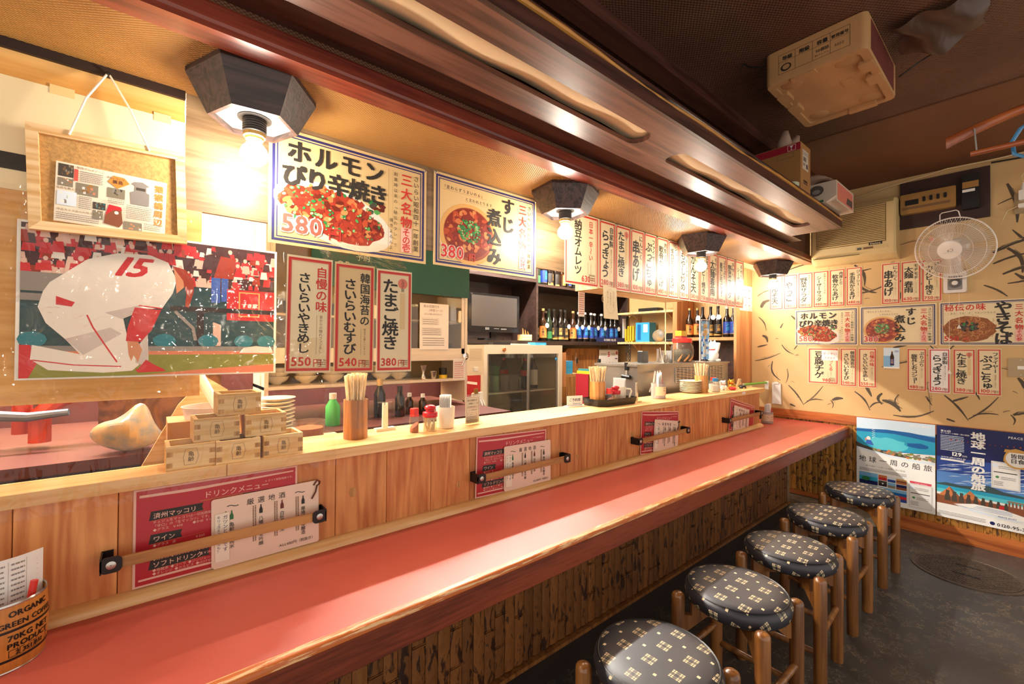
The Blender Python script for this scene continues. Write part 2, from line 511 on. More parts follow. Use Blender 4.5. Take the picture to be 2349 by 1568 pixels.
weave('ceiling_weave', '#6d4630', '#54331f', 330, 0.55, rot=0.0)
mat('ceiling_plain', '#6a4226', 0.6, var=0.2, vscale=3)

def floor_mat():
    m, nt, b = new_mat('floor_vinyl')
    N, L = nt.nodes.new, nt.links.new
    tc = N('ShaderNodeTexCoord')
    n = N('ShaderNodeTexNoise'); n.inputs['Scale'].default_value = 26; n.inputs['Detail'].default_value = 2; n.inputs['Distortion'].default_value = 2.0
    L(tc.outputs['Object'], n.inputs['Vector'])
    v = N('ShaderNodeMixRGB'); v.inputs[0].default_value = 0.05; L(tc.outputs['Object'], v.inputs[1]); L(n.outputs['Color'], v.inputs[2])
    vo = N('ShaderNodeTexVoronoi'); vo.feature = 'DISTANCE_TO_EDGE'; vo.inputs['Scale'].default_value = 42; L(v.outputs[0], vo.inputs['Vector'])
    lt = N('ShaderNodeMath'); lt.operation = 'LESS_THAN'; lt.inputs[1].default_value = 0.035; L(vo.outputs['Distance'], lt.inputs[0])
    big = N('ShaderNodeTexNoise'); big.inputs['Scale'].default_value = 14; L(tc.outputs['Object'], big.inputs['Vector'])
    gt = N('ShaderNodeMath'); gt.operation = 'GREATER_THAN'; gt.inputs[1].default_value = 0.5; L(big.outputs['Fac'], gt.inputs[0])
    wear = N('ShaderNodeTexNoise'); wear.inputs['Scale'].default_value = 1.8; L(tc.outputs['Object'], wear.inputs['Vector'])
    wr = N('ShaderNodeMapRange'); wr.inputs['From Min'].default_value = 0.4; wr.inputs['From Max'].default_value = 0.6; wr.inputs['To Max'].default_value = 0.55; L(wear.outputs['Fac'], wr.inputs['Value'])
    mu = N('ShaderNodeMath'); mu.operation = 'MULTIPLY'; L(lt.outputs[0], mu.inputs[0]); L(gt.outputs[0], mu.inputs[1])
    mu2 = N('ShaderNodeMath'); mu2.operation = 'MULTIPLY'; L(mu.outputs[0], mu2.inputs[0]); L(wr.outputs[0], mu2.inputs[1])
    mx = N('ShaderNodeMixRGB'); L(mu2.outputs[0], mx.inputs[0]); mx.inputs[1].default_value = C('#45403c'); mx.inputs[2].default_value = C('#b09a70')
    L(mx.outputs[0], b.inputs['Base Color']); b.inputs['Roughness'].default_value = 0.42
floor_mat()

mat('wall_beige', '#d9b47c', 0.62, var=0.10, vscale=2.2, bump=0.05, bscale=60)
mat('ink_grey', '#54483a', 0.8); mat('ink_pale', '#8d7857', 0.8)
mat('wall_maroon', '#5a2c26', 0.5, var=0.25, vscale=4)
mat('wall_cream', '#c9a877', 0.6, var=0.15, vscale=3)
mat('concrete', '#9a8c74', 0.85, var=0.3, vscale=14, bump=0.3)
mat('kick_dark', '#2d1c14', 0.6, var=0.3)
mat('paper_cream', '#e8d4a8', 0.42, var=0.04, vscale=5)
mat('paper_yellow', '#ddbd86', 0.42, var=0.06, vscale=5)
mat('paper_white', '#f0ebe2', 0.5)
mat('paper_aged', '#f2e2c8', 0.6, var=0.06, vscale=9)
mat('paper_gloss', '#f2efe8', 0.3)
mat('poster_gloss', '#eeeae2', 0.28)
mat('ink_black', '#2c2722', 0.55); mat('ink_red', '#c9302a', 0.5); mat('ink_red_soft', '#d2584a', 0.5); mat('ink_orange', '#e08a3a', 0.5)
mat('ink_navy', '#2d2b63', 0.5); mat('ink_brown', '#7a5a3a', 0.6); mat('ink_white', '#f4f0e8', 0.5); mat('ink_blue', '#2f5fb0', 0.5)
mat('ink_green', '#3d8a4a', 0.5); mat('ink_green_dark', '#2f6a3c', 0.5); mat('ink_gold', '#b8883c', 0.5); mat('ink_pink', '#e8b9a6', 0.5)
mat('stamp_red', '#d97a64', 0.5)
mat('menu_red', '#b2272e', 0.33); mat('menu_pink', '#e2b29c', 0.4); mat('menu_card', '#e8c9b0', 0.38)
for i, h in enumerate(('#a03420', '#b84a2a', '#842a1a', '#cc7040', '#64200f', '#d08a50')): mat('meat%d' % i, h, 0.4)
for i, h in enumerate(('#4f9a4a', '#2f7a3e', '#8cc07a', '#cfe0b0')): mat('negi%d' % i, h, 0.4)
mat('bowl_rim', '#d9a560', 0.4); mat('bowl_soup', '#9a4526', 0.4); mat('plate_white', '#e6dccb', 0.35)
mat('noodle', '#b5713a', 0.5); mat('noodle2', '#8f5228', 0.5)
mat('sky_blue', '#7db4dc', 0.35); mat('sky_pale', '#cfe2ee', 0.35); mat('sea_deep', '#1f5f9e', 0.35); mat('sea_teal', '#2f9fbf', 0.35); mat('sea_light', '#5cc4cf', 0.35)
mat('navy_deep', '#1c2258', 0.35); mat('navy_mid', '#2f4a94', 0.35); mat('navy_light', '#5a86c4', 0.35); mat('cloud', '#dfe8f0', 0.35)
mat('rock', '#8a7f6a', 0.4); mat('scrub', '#7d8a3c', 0.4); mat('sand', '#c97a48', 0.4); mat('sand_dark', '#8a4f32', 0.4); mat('stone_dark', '#4a4238', 0.4); mat('mountain', '#3d4f52', 0.4)
mat('pink_box', '#d94a5e', 0.35); mat('gold_seal', '#d9a552', 0.35)
mat('uniform_white', '#e8e0d8', 0.4); mat('uniform_shade', '#c9bdb8', 0.4); mat('crowd_red', '#c92a30', 0.4); mat('crowd_dark', '#4a2628', 0.4); mat('crowd_pale', '#e0b8a8', 0.4)
mat('stadium_teal', '#274a50', 0.4); mat('stadium_dark', '#2a2428', 0.4); mat('grass_print', '#8a8a38', 0.4); mat('dirt_print', '#d9805e', 0.4); mat('skin_print', '#cf8a66', 0.4)
mat('seat_teal', '#2a7a8a', 0.4); mat('jeans_print', '#3a5fb0', 0.4); mat('stand_grey', '#8d8580', 0.4)
mat('cork', '#c99a5c', 0.85, var=0.3, vscale=160, bump=0.4, bscale=200)
mat('string_white', '#eadfc8', 0.8)
mat('black_plastic', '#1c1a19', 0.4); mat('black_metal', '#221f1e', 0.35, metal=0.3); mat('tray_black', '#1e1a18', 0.25, var=0.2); mat('tray_red', '#7a2420', 0.35)
mat('screw_metal', '#b8b4ac', 0.3, metal=0.9); mat('steel', '#b0aca4', 0.28, metal=0.85, var=0.15, vscale=6); mat('steel_bright', '#cfcac2', 0.2, metal=0.9); mat('chrome', '#d8d8d8', 0.08, metal=1.0); mat('brass', '#c9a560', 0.3, metal=0.8)
mat('lamp_plate', '#8f8c88', 0.35, metal=0.4); mat('socket_black', '#3a3634', 0.45)
mat('plastic_red', '#d3352b', 0.28); mat('plastic_red_deep', '#c0272d', 0.25); mat('plastic_cream', '#f0dfbf', 0.35); mat('plastic_white', '#ece6da', 0.35); mat('plastic_ivory', '#dcc596', 0.4); mat('plastic_blue', '#2f7fb5', 0.3); mat('plastic_yellow', '#e0c02a', 0.35)
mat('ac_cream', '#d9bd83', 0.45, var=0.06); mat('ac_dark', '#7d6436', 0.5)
mat('crate_cream', '#b88a58', 0.6, var=0.18, vscale=6, bump=0.05); mat('crate_red', '#6a2a22', 0.6, var=0.3); mat('crate_ink', '#241a14', 0.7)
mat('cardboard', '#a8753f', 0.75, var=0.1, vscale=8); mat('box_white', '#cdb9a2', 0.5); mat('tape_red', '#a02030', 0.4); mat('box_green', '#22332c', 0.5); mat('box_grey', '#5a4c46', 0.5)
mat('bag_pale', '#d3b49c', 0.3, alpha=0.75); mat('bag_brown', '#4a3528', 0.4)
mat('spice_red', '#c2602c', 0.7, var=0.3, vscale=60); mat('toothpick', '#e6cfa2', 0.6); mat('napkin', '#f3eee4', 0.7)
mat('ceramic', '#e9dcc0', 0.25); mat('ceramic_tan', '#cdbb9a', 0.35); mat('ceramic_green', '#b8bfa0', 0.3)
glass('clear_glass', '#f4f4f0', 0.02, 1.0); glass('acrylic', '#fbf9f4', 0.03, 0.8, 0.01); glass('vinyl_sheet', '#fbf9f4', 0.04, 0.7, 0.012); glass('fridge_glass', '#e8e8e4', 0.03, 1.0, 0.03); glass('cup_plastic', '#efe6e8', 0.2, 0.8, 0.35)
glass('jar_glass', '#efebe2', 0.03, 1.2, 0.07); glass('mug_glass', '#e4e4de', 0.05, 1.5, 0.22)
mat('bottle_black', '#191310', 0.12, spec=0.6); mat('bottle_brown', '#2e1a0e', 0.12, spec=0.6); mat('bottle_green', '#1e2a1c', 0.12)
mat('label_orange', '#e08a40', 0.5, var=0.1, vscale=20); mat('label_blue', '#223a8a', 0.4); mat('label_gold', '#b8904a', 0.4); mat('label_black', '#25201c', 0.4); mat('label_white', '#e6e2da', 0.5); mat('cap_gold', '#c9a768', 0.35, metal=0.6); mat('cap_white', '#d9d2c6', 0.4); mat('label_cyan', '#3a9fd0', 0.4)
mat('coke', '#1a0d08', 0.1); mat('coke_red', '#c8202a', 0.35)
mat('screen_off', '#3d3733', 0.18); mat('tv_black', '#171515', 0.12)
mat('fridge_cream', '#d8c9b0', 0.35); mat('frame_cream', '#e0d5c2', 0.4); mat('cupboard_inside', '#b79a6a', 0.6); mat('teal_board', '#15514a', 0.5, var=0.15, vscale=4); mat('chalk', '#b8c4b4', 0.9)
mat('alu', '#b8b4ac', 0.3, metal=0.8); mat('fridge_inside', '#8d877c', 0.5); mat('banner_red', '#a8242a', 0.55)
mat('wood_particle', '#b88a55', 0.7, var=0.35, vscale=90)
wood('post_wood', '#c98a55', '#a8683a', 'z', fine=60, broad=3, rough=0.4, bump=0.03, rand=False)
mat('cat_white', '#efe9e0', 0.3); mat('cat_black', '#2a2624', 0.35); mat('cat_gold', '#d0a23c', 0.22, metal=0.75); mat('cat_red', '#c4242c', 0.3)
mat('herb', '#5a5038', 0.8, var=0.5, vscale=70); mat('herb_root', '#c98a52', 0.7); mat('oil', '#c98a2c', 0.15); mat('garlic', '#e0bd84', 0.4)
mat('fan_white', '#e6ddd2', 0.3); mat('fan_grey', '#8a8580', 0.4); mat('fan_blade', '#c9b9a4', 0.35, alpha=0.55); mat('dial_dark', '#5a5652', 0.4)
mat('cable_cream', '#d8c090', 0.5); mat('cable_black', '#1c1815', 0.5); mat('panelboard', '#3f2620', 0.5, var=0.2); mat('breaker_box', '#a67c42', 0.45, var=0.1); mat('switch_metal', '#a8916c', 0.4, metal=0.4)
mat('iron', '#6a5a4c', 0.55, metal=0.4, var=0.3, vscale=30, bump=0.3); mat('iron_dark', '#1a1613', 0.7)
mat('can_wood', '#cc8238', 0.35, var=0.2, vscale=30, stretch=(6, 6, 0.4)); mat('can_black', '#1c1612', 0.35); mat('can_rim', '#c4bfb8', 0.2, metal=0.8)
mat('leather_cord', '#5a2c1a', 0.6); mat('blue_clear', '#4fa0d8', 0.15, trans=0.4); mat('tape_dark', '#3a3020', 0.4, var=0.4, vscale=30); mat('tape_clear', '#e2c084', 0.35)
mat('gas_white', '#e0ddd8', 0.4); mat('pipe_red', '#b8483e', 0.5); mat('hose_dark', '#33282a', 0.5); mat('nozzle_blue', '#5a6a80', 0.4); mat('bag_blue', '#c9a56c', 0.35, alpha=0.8, col2='#7d8a90', vscale=22); mat('bag_grey', '#8a7f86', 0.3, alpha=0.7)
mat('sponge_green', '#3fa84a', 0.5); mat('tape_roll', '#d8d2c0', 0.4); mat('pen_green', '#6ab82e', 0.4)
mat('bamboo_rod', '#c98a3c', 0.4, var=0.3, vscale=12, stretch=(1, 4, 4)); mat('cloth_cream', '#e8cfa6', 0.75, var=0.06, vscale=5)
mat('tube_light', (1.0, 0.95, 0.88, 1), 0.5, emit=TUBE_STRENGTH)
mat('bulb_light', (1.0, 0.89, 0.74, 1), 0.5, emit=BULB_STRENGTH)

def seat_fabric():
    """charcoal cloth with a woven check print: hash marks alternating with single dots"""
    m, nt, b = new_mat('seat_fabric')
    N, L = nt.nodes.new, nt.links.new
    tc = N('ShaderNodeTexCoord')
    sx = N('ShaderNodeSeparateXYZ'); L(tc.outputs['UV'], sx.inputs[0])
    def math(op, a, bb=None):
        k = N('ShaderNodeMath'); k.operation = op
        for i, q in enumerate((a, bb)):
            if q is None: continue
            if isinstance(q, (int, float)): k.inputs[i].default_value = q
            else: L(q, k.inputs[i])
        return k.outputs[0]
    P_ = 0.052
    u = math('MULTIPLY', math('ADD', sx.outputs[0], sx.outputs[1]), 0.7071/P_)
    v = math('MULTIPLY', math('SUBTRACT', sx.outputs[0], sx.outputs[1]), 0.7071/P_)
    iu, iv = math('FLOOR', u), math('FLOOR', v)
    par = math('MODULO', math('ABSOLUTE', math('ADD', iu, iv)), 2.0)      # 0 hash, 1 dot
    # local cell coordinates in the seat's own axes, measured in metres from the cell centre
    cu = math('ADD', iu, 0.5); cv = math('ADD', iv, 0.5)
    du = math('MULTIPLY', math('SUBTRACT', u, cu), P_); dv = math('MULTIPLY', math('SUBTRACT', v, cv), P_)
    lx = math('ABSOLUTE', math('MULTIPLY', math('ADD', du, dv), 0.7071)); ly = math('ABSOLUTE', math('MULTIPLY', math('SUBTRACT', du, dv), 0.7071))
    def bars(q):
        a = math('LESS_THAN', math('ABSOLUTE', math('SUBTRACT', q, 0.0068)), 0.0020)
        c = math('LESS_THAN', math('ABSOLUTE', math('SUBTRACT', q, 0.0128)), 0.0020)
        return math('MAXIMUM', a, c)
    cross = math('MULTIPLY', bars(lx), bars(ly))
    inx = math('LESS_THAN', lx, 0.0150); iny = math('LESS_THAN', ly, 0.0150)
    thin = math('MULTIPLY', math('MAXIMUM', math('MULTIPLY', bars(lx), iny), math('MULTIPLY', bars(ly), inx)), 0.22)
    hashm = math('MAXIMUM', cross, thin)
    dot = math('MULTIPLY', math('LESS_THAN', lx, 0.0040), math('LESS_THAN', ly, 0.0040))
    mask = math('ADD', math('MULTIPLY', hashm, math('SUBTRACT', 1.0, par)), math('MULTIPLY', dot, par))
    mx = N('ShaderNodeMixRGB'); L(mask, mx.inputs[0]); mx.inputs[1].default_value = C('#2e2d33'); mx.inputs[2].default_value = C('#e6cfa2')
    L(mx.outputs[0], b.inputs['Base Color']); b.inputs['Roughness'].default_value = 0.42
    n = N('ShaderNodeTexNoise'); n.inputs['Scale'].default_value = 500; L(tc.outputs['UV'], n.inputs['Vector'])
    bp = N('ShaderNodeBump'); bp.inputs['Strength'].default_value = 0.15; bp.inputs['Distance'].default_value = 0.001; L(n.outputs['Fac'], bp.inputs['Height']); L(bp.outputs[0], b.inputs['Normal'])
seat_fabric()
# ------------------------------------------------------------------ the setting
XW, ZC = 4.07, 2.46                # far wall, ceiling
fl = struct(MB().box(-1.6, -1.3, -0.06, XW, 3.35, 0).build('floor', 'floor_vinyl', smooth=0))
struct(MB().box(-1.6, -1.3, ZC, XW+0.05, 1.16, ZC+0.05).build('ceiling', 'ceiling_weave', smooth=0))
struct(MB().box(-1.6, 1.16, ZC-0.03, XW+0.05, 3.35, ZC+0.05).build('ceiling', 'wall_cream', smooth=0), 'plain ceiling over the kitchen')
struct(MB().box(2.95, -1.3, ZC-0.006, XW, 0.96, ZC).build('trim_1', 'ceiling_plain', smooth=0), 'smooth brown ceiling board before the far wall')
wf = struct(MB().box(XW, -1.3, 0, XW+0.06, 3.35, ZC).build('wall_far', 'wall_beige', smooth=0))
struct(MB().box(-1.6, 3.25, 0, XW, 3.35, ZC).build('wall_kitchen', 'wall_cream', smooth=0))
struct(MB().box(-1.66, 1.31, 0, -1.6, 3.35, ZC).build('wall_left', 'wall_cream', smooth=0))
struct(MB().box(-1.6, 3.21, 0, 2.6, 3.25, 1.1).build('trim_2', 'wall_maroon', smooth=0), 'dark red lower wall lining in the kitchen')

# ink brush strokes printed on the far wall paper
def strokes():
    p = Print(); p.step = 2e-6
    r = random.Random(3)
    def st(y0, z0, y1, z1, w, bend=0.0, m='ink_grey'):
        n = 7; pts = []; ws = []
        for i in range(n):
            t = i/(n-1); k = bend*sin(pi*t)
            pts.append((y0+(y1-y0)*t - (z1-z0)*k, z0+(z1-z0)*t + (y1-y0)*k))
            ws.append(0.85*w*(0.25+0.9*sin(pi*min(1, t*0.8+0.15)))*(0.8+0.4*r.random()))
        p.line(pts, ws, m)
        if r.random() < 0.6:
            o = 0.006+0.01*r.random()
            p.line([(a+o, b+o) for a, b in pts[1:5]], [q*0.3 for q in ws[1:5]], 'ink_pale')
    def Y(y): return 1.7 - y               # card u grows towards the customers' side
    # big V shaped twigs along the lower band, one repeat every 0.92 m
    for k, y0 in enumerate((1.20, 0.28, -0.64)):
        st(Y(y0+0.10), 0.945, Y(y0-0.01), 0.79, 0.012, 0.05)
        st(Y(y0-0.01), 0.80, Y(y0-0.14), 0.955, 0.010, -0.05)
        st(Y(y0-0.03), 0.825, Y(y0-0.14), 0.845, 0.010, 0.1)
        st(Y(y0-0.20), 0.85, Y(y0-0.27), 0.87, 0.022, 0.1); st(Y(y0-0.19), 0.85, Y(y0-0.20), 0.79, 0.008, 0.2)
        st(Y(y0+0.19), 1.05, Y(y0+0.17), 0.80, 0.004, 0.03, 'ink_pale')
        st(Y(y0+0.09), 0.74+0.05, Y(y0+0.05), 0.775, 0.014)
    for k, y0 in enumerate((0.80, -0.12)):
        st(Y(y0+0.06), 0.93, Y(y0-0.03), 0.80, 0.012, 0.1); st(Y(y0-0.03), 0.82, Y(y0-0.11), 0.86, 0.010, 0.2)
        st(Y(y0-0.10), 0.93, Y(y0-0.10), 0.85, 0.020, -0.3); st(Y(y0-0.10), 0.88, Y(y0-0.20), 0.81, 0.024, 0.15)
        st(Y(y0-0.16), 0.78, Y(y0-0.37), 0.835, 0.012, -0.12); st(Y(y0-0.19), 0.93, Y(y0-0.21), 0.83, 0.008, -0.3)
        st(Y(y0+0.03), 1.02, Y(y0-0.04), 0.90, 0.022, 0.05); st(Y(y0-0.33), 0.93, Y(y0-0.36), 0.87, 0.010)
        st(Y(y0-0.46), 0.91, Y(y0-0.53), 0.945, 0.014)
    # higher bands
    for k, y0 in enumerate((1.56, 0.66, -0.24)):
        st(Y(y0-0.02), 1.70, Y(y0-0.12), 1.745, 0.010, 0.1); st(Y(y0-0.05), 1.60, Y(y0-0.12), 1.66, 0.03, 0.2); st(Y(y0-0.03), 1.52, Y(y0-0.09), 1.40, 0.010, 0.12)
        st(Y(y0-0.12), 1.68, Y(y0-0.22), 1.72, 0.012); st(Y(y0-0.06), 1.36, Y(y0-0.10), 1.30, 0.020, 0.2)
        st(Y(y0+0.0), 1.14, Y(y0-0.20), 1.21, 0.010, -0.05); st(Y(y0-0.14), 1.14, Y(y0-0.2), 0.98, 0.012, -0.2); st(Y(y0-0.25), 1.08, Y(y0-0.24), 0.96, 0.007, 0.1)
        st(Y(y0-0.28), 1.52, Y(y0-0.38), 1.38, 0.014, 0.05); st(Y(y0-0.2), 1.42, Y(y0-0.22), 1.46, 0.012)
        st(Y(y0-0.21), 1.28, Y(y0-0.30), 1.20, 0.010, -0.1); st(Y(y0-0.02), 1.26, Y(y0-0.10), 1.28, 0.014); st(Y(y0-0.30), 1.24, Y(y0-0.34), 1.30, 0.008)
    for k, y0 in enumerate((0.86, 0.10)):
        st(Y(y0+0.0), 1.88, Y(y0-0.06), 1.72, 0.020, 0.15); st(Y(y0-0.03), 1.72, Y(y0-0.13), 1.66, 0.018, -0.1); st(Y(y0-0.08), 1.90, Y(y0-0.02), 1.99, 0.012)
        st(Y(y0-0.0), 1.66, Y(y0-0.22), 1.74, 0.012, -0.08); st(Y(y0+0.06), 1.79, Y(y0-0.10), 1.84, 0.014, 0.05)
    for y0, z0, y1, z1, w in ((0.10,2.28,0.06,2.03,0.02),(0.06,2.16,0.01,1.98,0.012),(0.03,1.94,0.0,1.84,0.026),(0.16,1.86,0.02,1.92,0.022),(0.14,2.16,-0.02,2.20,0.008),
                              (0.20,1.66,0.10,1.58,0.012),(0.12,1.72,-0.02,1.76,0.016),(0.62,1.98,0.45,2.0,0.004),(1.30,1.90,1.05,1.93,0.012),(0.25,0.99,0.22,0.93,0.012),(0.06,1.08,0.02,0.98,0.022),(0.0,1.16,-0.06,1.04,0.014)):
        st(Y(y0), z0, Y(y1), z1, w, 0.06)
    for k in range(60):
        y0, z0 = -0.4+2.0*r.random(), 0.76+1.3*r.random()
        st(Y(y0), z0, Y(y0-0.02-0.02*r.random()), z0+0.04*(r.random()-0.5), 0.004+0.004*r.random(), 0.1, 'ink_pale')
    o = p.out(wf, 'brush_stroke_print')
    o.location = (XW, 1.7, 0); o.rotation_euler = (0, 0, -pi/2)
strokes()

# split bamboo lining on the far wall, one strip at a time
def slat_mesh(w, h, nodes, t=0.010, plane='yz'):
    b = MB(); zs = [0] + nodes + [h]
    for i in range(len(zs)-1):
        z0, z1 = zs[i]+(0.0016 if i else 0), zs[i+1]-0.0016
        n = 4
        prof = [(-w/2+0.0008 + (w-0.0016)*k/n, t*(0.55+0.45*sin(pi*k/n))) for k in range(n+1)]
        if plane == 'yz':   # faces -x
            v = [(-d, a, z0) for a, d in prof] + [(-d, a, z1) for a, d in prof]
        else:               # faces -y
            v = [(a, -d, z0) for a, d in prof] + [(a, -d, z1) for a, d in prof]
        f = [(k, k+1, n+2+k, n+1+k) for k in range(n)]
        if plane == 'yz': f = [tuple(reversed(q)) for q in f]
        b.add(v, f)
    for z in nodes:
        for dz in (-0.003, 0.003):
            if plane == 'yz': b.box(-t-0.0022, -w/2+0.001, z+dz-0.0014, -0.002, w/2-0.001, z+dz+0.0014)
            else: b.box(-w/2+0.001, -t-0.0022, z+dz-0.0014, w/2-0.001, -0.002, z+dz+0.0014)
    me = bpy.data.meshes.new('bamboo_strip'); me.from_pydata(b.v, [], b.f)
    me.polygons.foreach_set('use_smooth', [True]*len(me.polygons)); me.set_sharp_from_angle(angle=radians(40))
    return me
lining = struct(MB().box(XW-0.012, -1.3, 0.0, XW, 1.6, 0.70).build('trim_3', 'kick_dark', smooth=0), 'backing of the bamboo lining on the far wall')
vars_ = []
for k in range(7):
    me = slat_mesh(0.037, 0.60, sorted([0.07+0.5*rnd.random() for _ in range(2+(k % 2))]), 0.008, 'yz'); me.materials.append(MATS['bamboo_yellow']); vars_.append(me)
for i in range(62):
    y = 1.48 - 0.037*i
    link('bamboo_strip', vars_[rnd.randrange(7)], lining, (XW-0.0125, y, 0.09))
struct(MB().box(XW-0.034, -1.3, 0.682, XW-0.001, 1.62, 0.747).build('trim_4', 'rail_wood', smooth=0), 'orange wooden rail above the bamboo lining')
struct(MB().box(XW-0.034, -1.3, 0, XW-0.013, 0.84, 0.094).build('baseboard_far', 'rail_wood', smooth=0))
struct(MB().box(XW-0.034, 0.84, 0.072, XW-0.013, 1.6, 0.105).build('trim_5', 'rail_wood', smooth=0))
struct(MB().prism([(XW, 1.6), (XW-0.05, 1.6), (XW-0.30, 0.80), (XW-0.10, 0.70), (XW, 0.70)], 0, 0.066, 'xy').build('trim_6', 'concrete', smooth=0), 'rough concrete curb at the foot of the far wall')

# soffit over the counter with its beam, fascia and header boards
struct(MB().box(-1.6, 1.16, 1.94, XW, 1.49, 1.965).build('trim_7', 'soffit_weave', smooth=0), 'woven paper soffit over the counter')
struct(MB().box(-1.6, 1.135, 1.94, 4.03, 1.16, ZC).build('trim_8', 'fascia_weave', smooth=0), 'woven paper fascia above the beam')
struct(MB().prism([(1.187,1.925),(1.187,1.982),(1.121,1.982),(1.118,1.976),(1.118,1.944),(1.122,1.938),(1.122,1.925)], -1.6, XW, 'yz').build('trim_9', 'beam_wood', smooth=0), 'glossy red brown beam along the soffit')
struct(MB().box(-1.6, 0.97, 2.405, 3.93, 1.05, ZC).build('trim_10', 'dark_wood', smooth=0), 'dark ceiling batten')
hb = struct(MB().box(0.068, 1.489, 1.6205, 1.60, 1.503, 1.94).build('trim_11', 'plywood_grey', smooth=0), 'grey plywood header board')
struct(MB().box(1.60, 1.489, 1.60, 3.66, 1.503, 1.94).build('trim_12', 'cabinet_dark', smooth=0), 'dark header board behind the menu strips')
struct(MB().box(-1.6, 1.489, 1.62, 0.066, 1.507, 1.94).box(-1.6, 1.489, 1.107, 0.107, 1.507, 1.62).build('trim_13', 'board_yellow', smooth=0), 'yellow wooden wall panel left of the kitchen opening')
struct(MB().box(-1.6, 1.4875, 1.60, 0.066, 1.489, 1.857).build('trim_14', 'paper_cream', smooth=0), 'cream paper sheet on the yellow panel')
struct(MB().box(-1.6, 1.478, 1.917, 0.066, 1.488, 1.94).build('trim_15', 'kick_dark', smooth=0), 'dark strip under the soffit')  # thin dark strip along the top of the yellow panel
for k, (x, w) in enumerate(((-0.19, 0.042), (0.0, 0.036))):
    tag(MB().box(x, 1.4862, 1.842, x+w, 1.4873, 1.864).build('tape_strip', 'tape_clear', smooth=0), 'strip of yellowed tape holding the cream paper sheet', 'tape', 'tape on the cream sheet')
tag(MB().box(-0.33, 1.4862, 1.645, -0.205, 1.4886, 1.683).build('black_tape', 'tape_dark', smooth=0), 'piece of shiny black tape left of the cork board', 'tape')
# kitchen tube light (hidden above the header from the seats)
kl = thing('kitchen_lamp', 'white tube lamp under the kitchen ceiling before the dark cabinet', 'lamp', (2.1, 2.5, 2.32))
MB().box(-1.1, -0.06, 0.03, 1.1, 0.06, 0.07).build('housing', 'plastic_white', kl, smooth=0)
MB().cyl((-1.0, 0, 0), (1.0, 0, 0), 0.015).build('tube', 'tube_light', kl)
MB().box(-1.02,-0.015,-0.015,-1.0,0.015,0.03).box(1.0,-0.015,-0.015,1.02,0.015,0.03).build('tube_holder', 'plastic_white', kl, smooth=0)
dup(kl, (-0.4, 2.5, 2.32), 0, 'added white tube lamp, out of view, brightening the kitchen above the work counter')  # second tube added to brighten the dark left end of the kitchen
# ------------------------------------------------------------------ counter
ct = thing('counter', 'long bar counter with salmon red laminate top and worn wooden edge', 'counter', (0, 0, 0))
b = MB()
b.prism([(-1.6, 0.908), (XW-0.036, 0.908), (XW-0.036, 1.44), (3.50, 1.44), (3.50, 1.318), (-1.6, 1.318)], 0.655, 0.669, 'xy')
b.build('laminate_top', 'laminate_red', ct, smooth=0)
# front board with a rounded, rubbed top edge
face = [(0.9075, 0.586), (0.9075, 0.6545), (0.886, 0.6545), (0.886, 0.589), (0.889, 0.586)]
MB().prism(face, -1.6, XW-0.036, 'yz').build('front_board', 'counter_face', ct, smooth=0)
n = 6
lip = [(0.9078, 0.6550), (0.9078, 0.6698)] + [(0.896-0.010*sin(pi/2*i/n)+0.0, 0.6598+0.010*cos(pi/2*i/n)) for i in range(n+1)] + [(0.886, 0.6550)]
MB().prism(lip, -1.6, XW-0.036, 'yz').build('worn_edge', 'worn_edge', ct)
MB().box(-1.6, 0.908, 0.625, XW-0.036, 1.318, 0.6545).build('core', 'counter_face', ct, smooth=0)
# bamboo clad front under the counter
cf = struct(MB().box(-1.6, 1.178, 0.0, 3.66, 1.30, 0.585).build('wall_counter', 'kick_dark', smooth=0), 'low wall under the counter clad in bamboo')
vv = []
for k in range(8):
    me = slat_mesh(0.044, 0.462, sorted([0.06+0.36*rnd.random() for _ in range(1+(k % 2))]), 0.009, 'xz'); me.materials.append(MATS['bamboo_brown']); vv.append(me)
i = 0
x = -0.3
while x < 3.62:
    link('bamboo_strip', vv[rnd.randrange(8)], cf, (x, 1.1785, 0.122)); x += 0.044
struct(MB().box(-1.6, 1.160, 0.0, 3.66, 1.178, 0.108).build('baseboard_counter', 'kick_dark', smooth=0))
struct(MB().box(-1.6, 1.152, 0.104, 3.66, 1.176, 0.118).build('trim_16', 'stool_wood', smooth=0), 'thin wooden strip at the foot of the bamboo cladding')
struct(MB().box(3.625, 1.165, 0.0, 3.668, 1.30, 0.585).build('trim_17', 'plywood_grey', smooth=0), 'grey end post of the counter front')

# upstand of vertical cedar boards behind the counter
up = struct(MB().box(-1.6, 1.322, 0.655, 3.50, 1.345, 0.925).build('wall_upstand', 'kick_dark', smooth=0), 'low upstand of vertical boards behind the counter')
pm = []
for k in range(3):
    b = MB(); w = 0.1575; ch = 0.0018
    b.prism([(ch*0.35, 0.0), (ch*0.35, -0.0105), (ch, -0.012), (w-ch, -0.012), (w-ch*0.35, -0.0105), (w-ch*0.35, 0.0)][::-1], 0, 0.255, 'xy')
    if k == 1: b.lathe([(0.011, 0), (0.0108, 0.0006)], n=14); b.xf(lambda x, y, z: (0.05+x, -0.0121-z, 0.14+y*1.3), len(b.v)-28)
    if k == 2: b.lathe([(0.008, 0), (0.0078, 0.0006)], n=14); b.xf(lambda x, y, z: (0.11+x, -0.0121-z, 0.09+y*1.4), len(b.v)-28)
    me = bpy.data.meshes.new('plank'); me.from_pydata(b.v, [], b.f)
    me.materials.append(MATS['cedar_plank'])
    if k:
        me.materials.append(MATS['masu_endgrain']); 
        q = [0]*len(me.polygons)
        for j in range(len(q)-16, len(q)): q[j] = 1
        me.polygons.foreach_set('material_index', q)
    pm.append(me)
x = -0.208-0.1575*2; k = 0
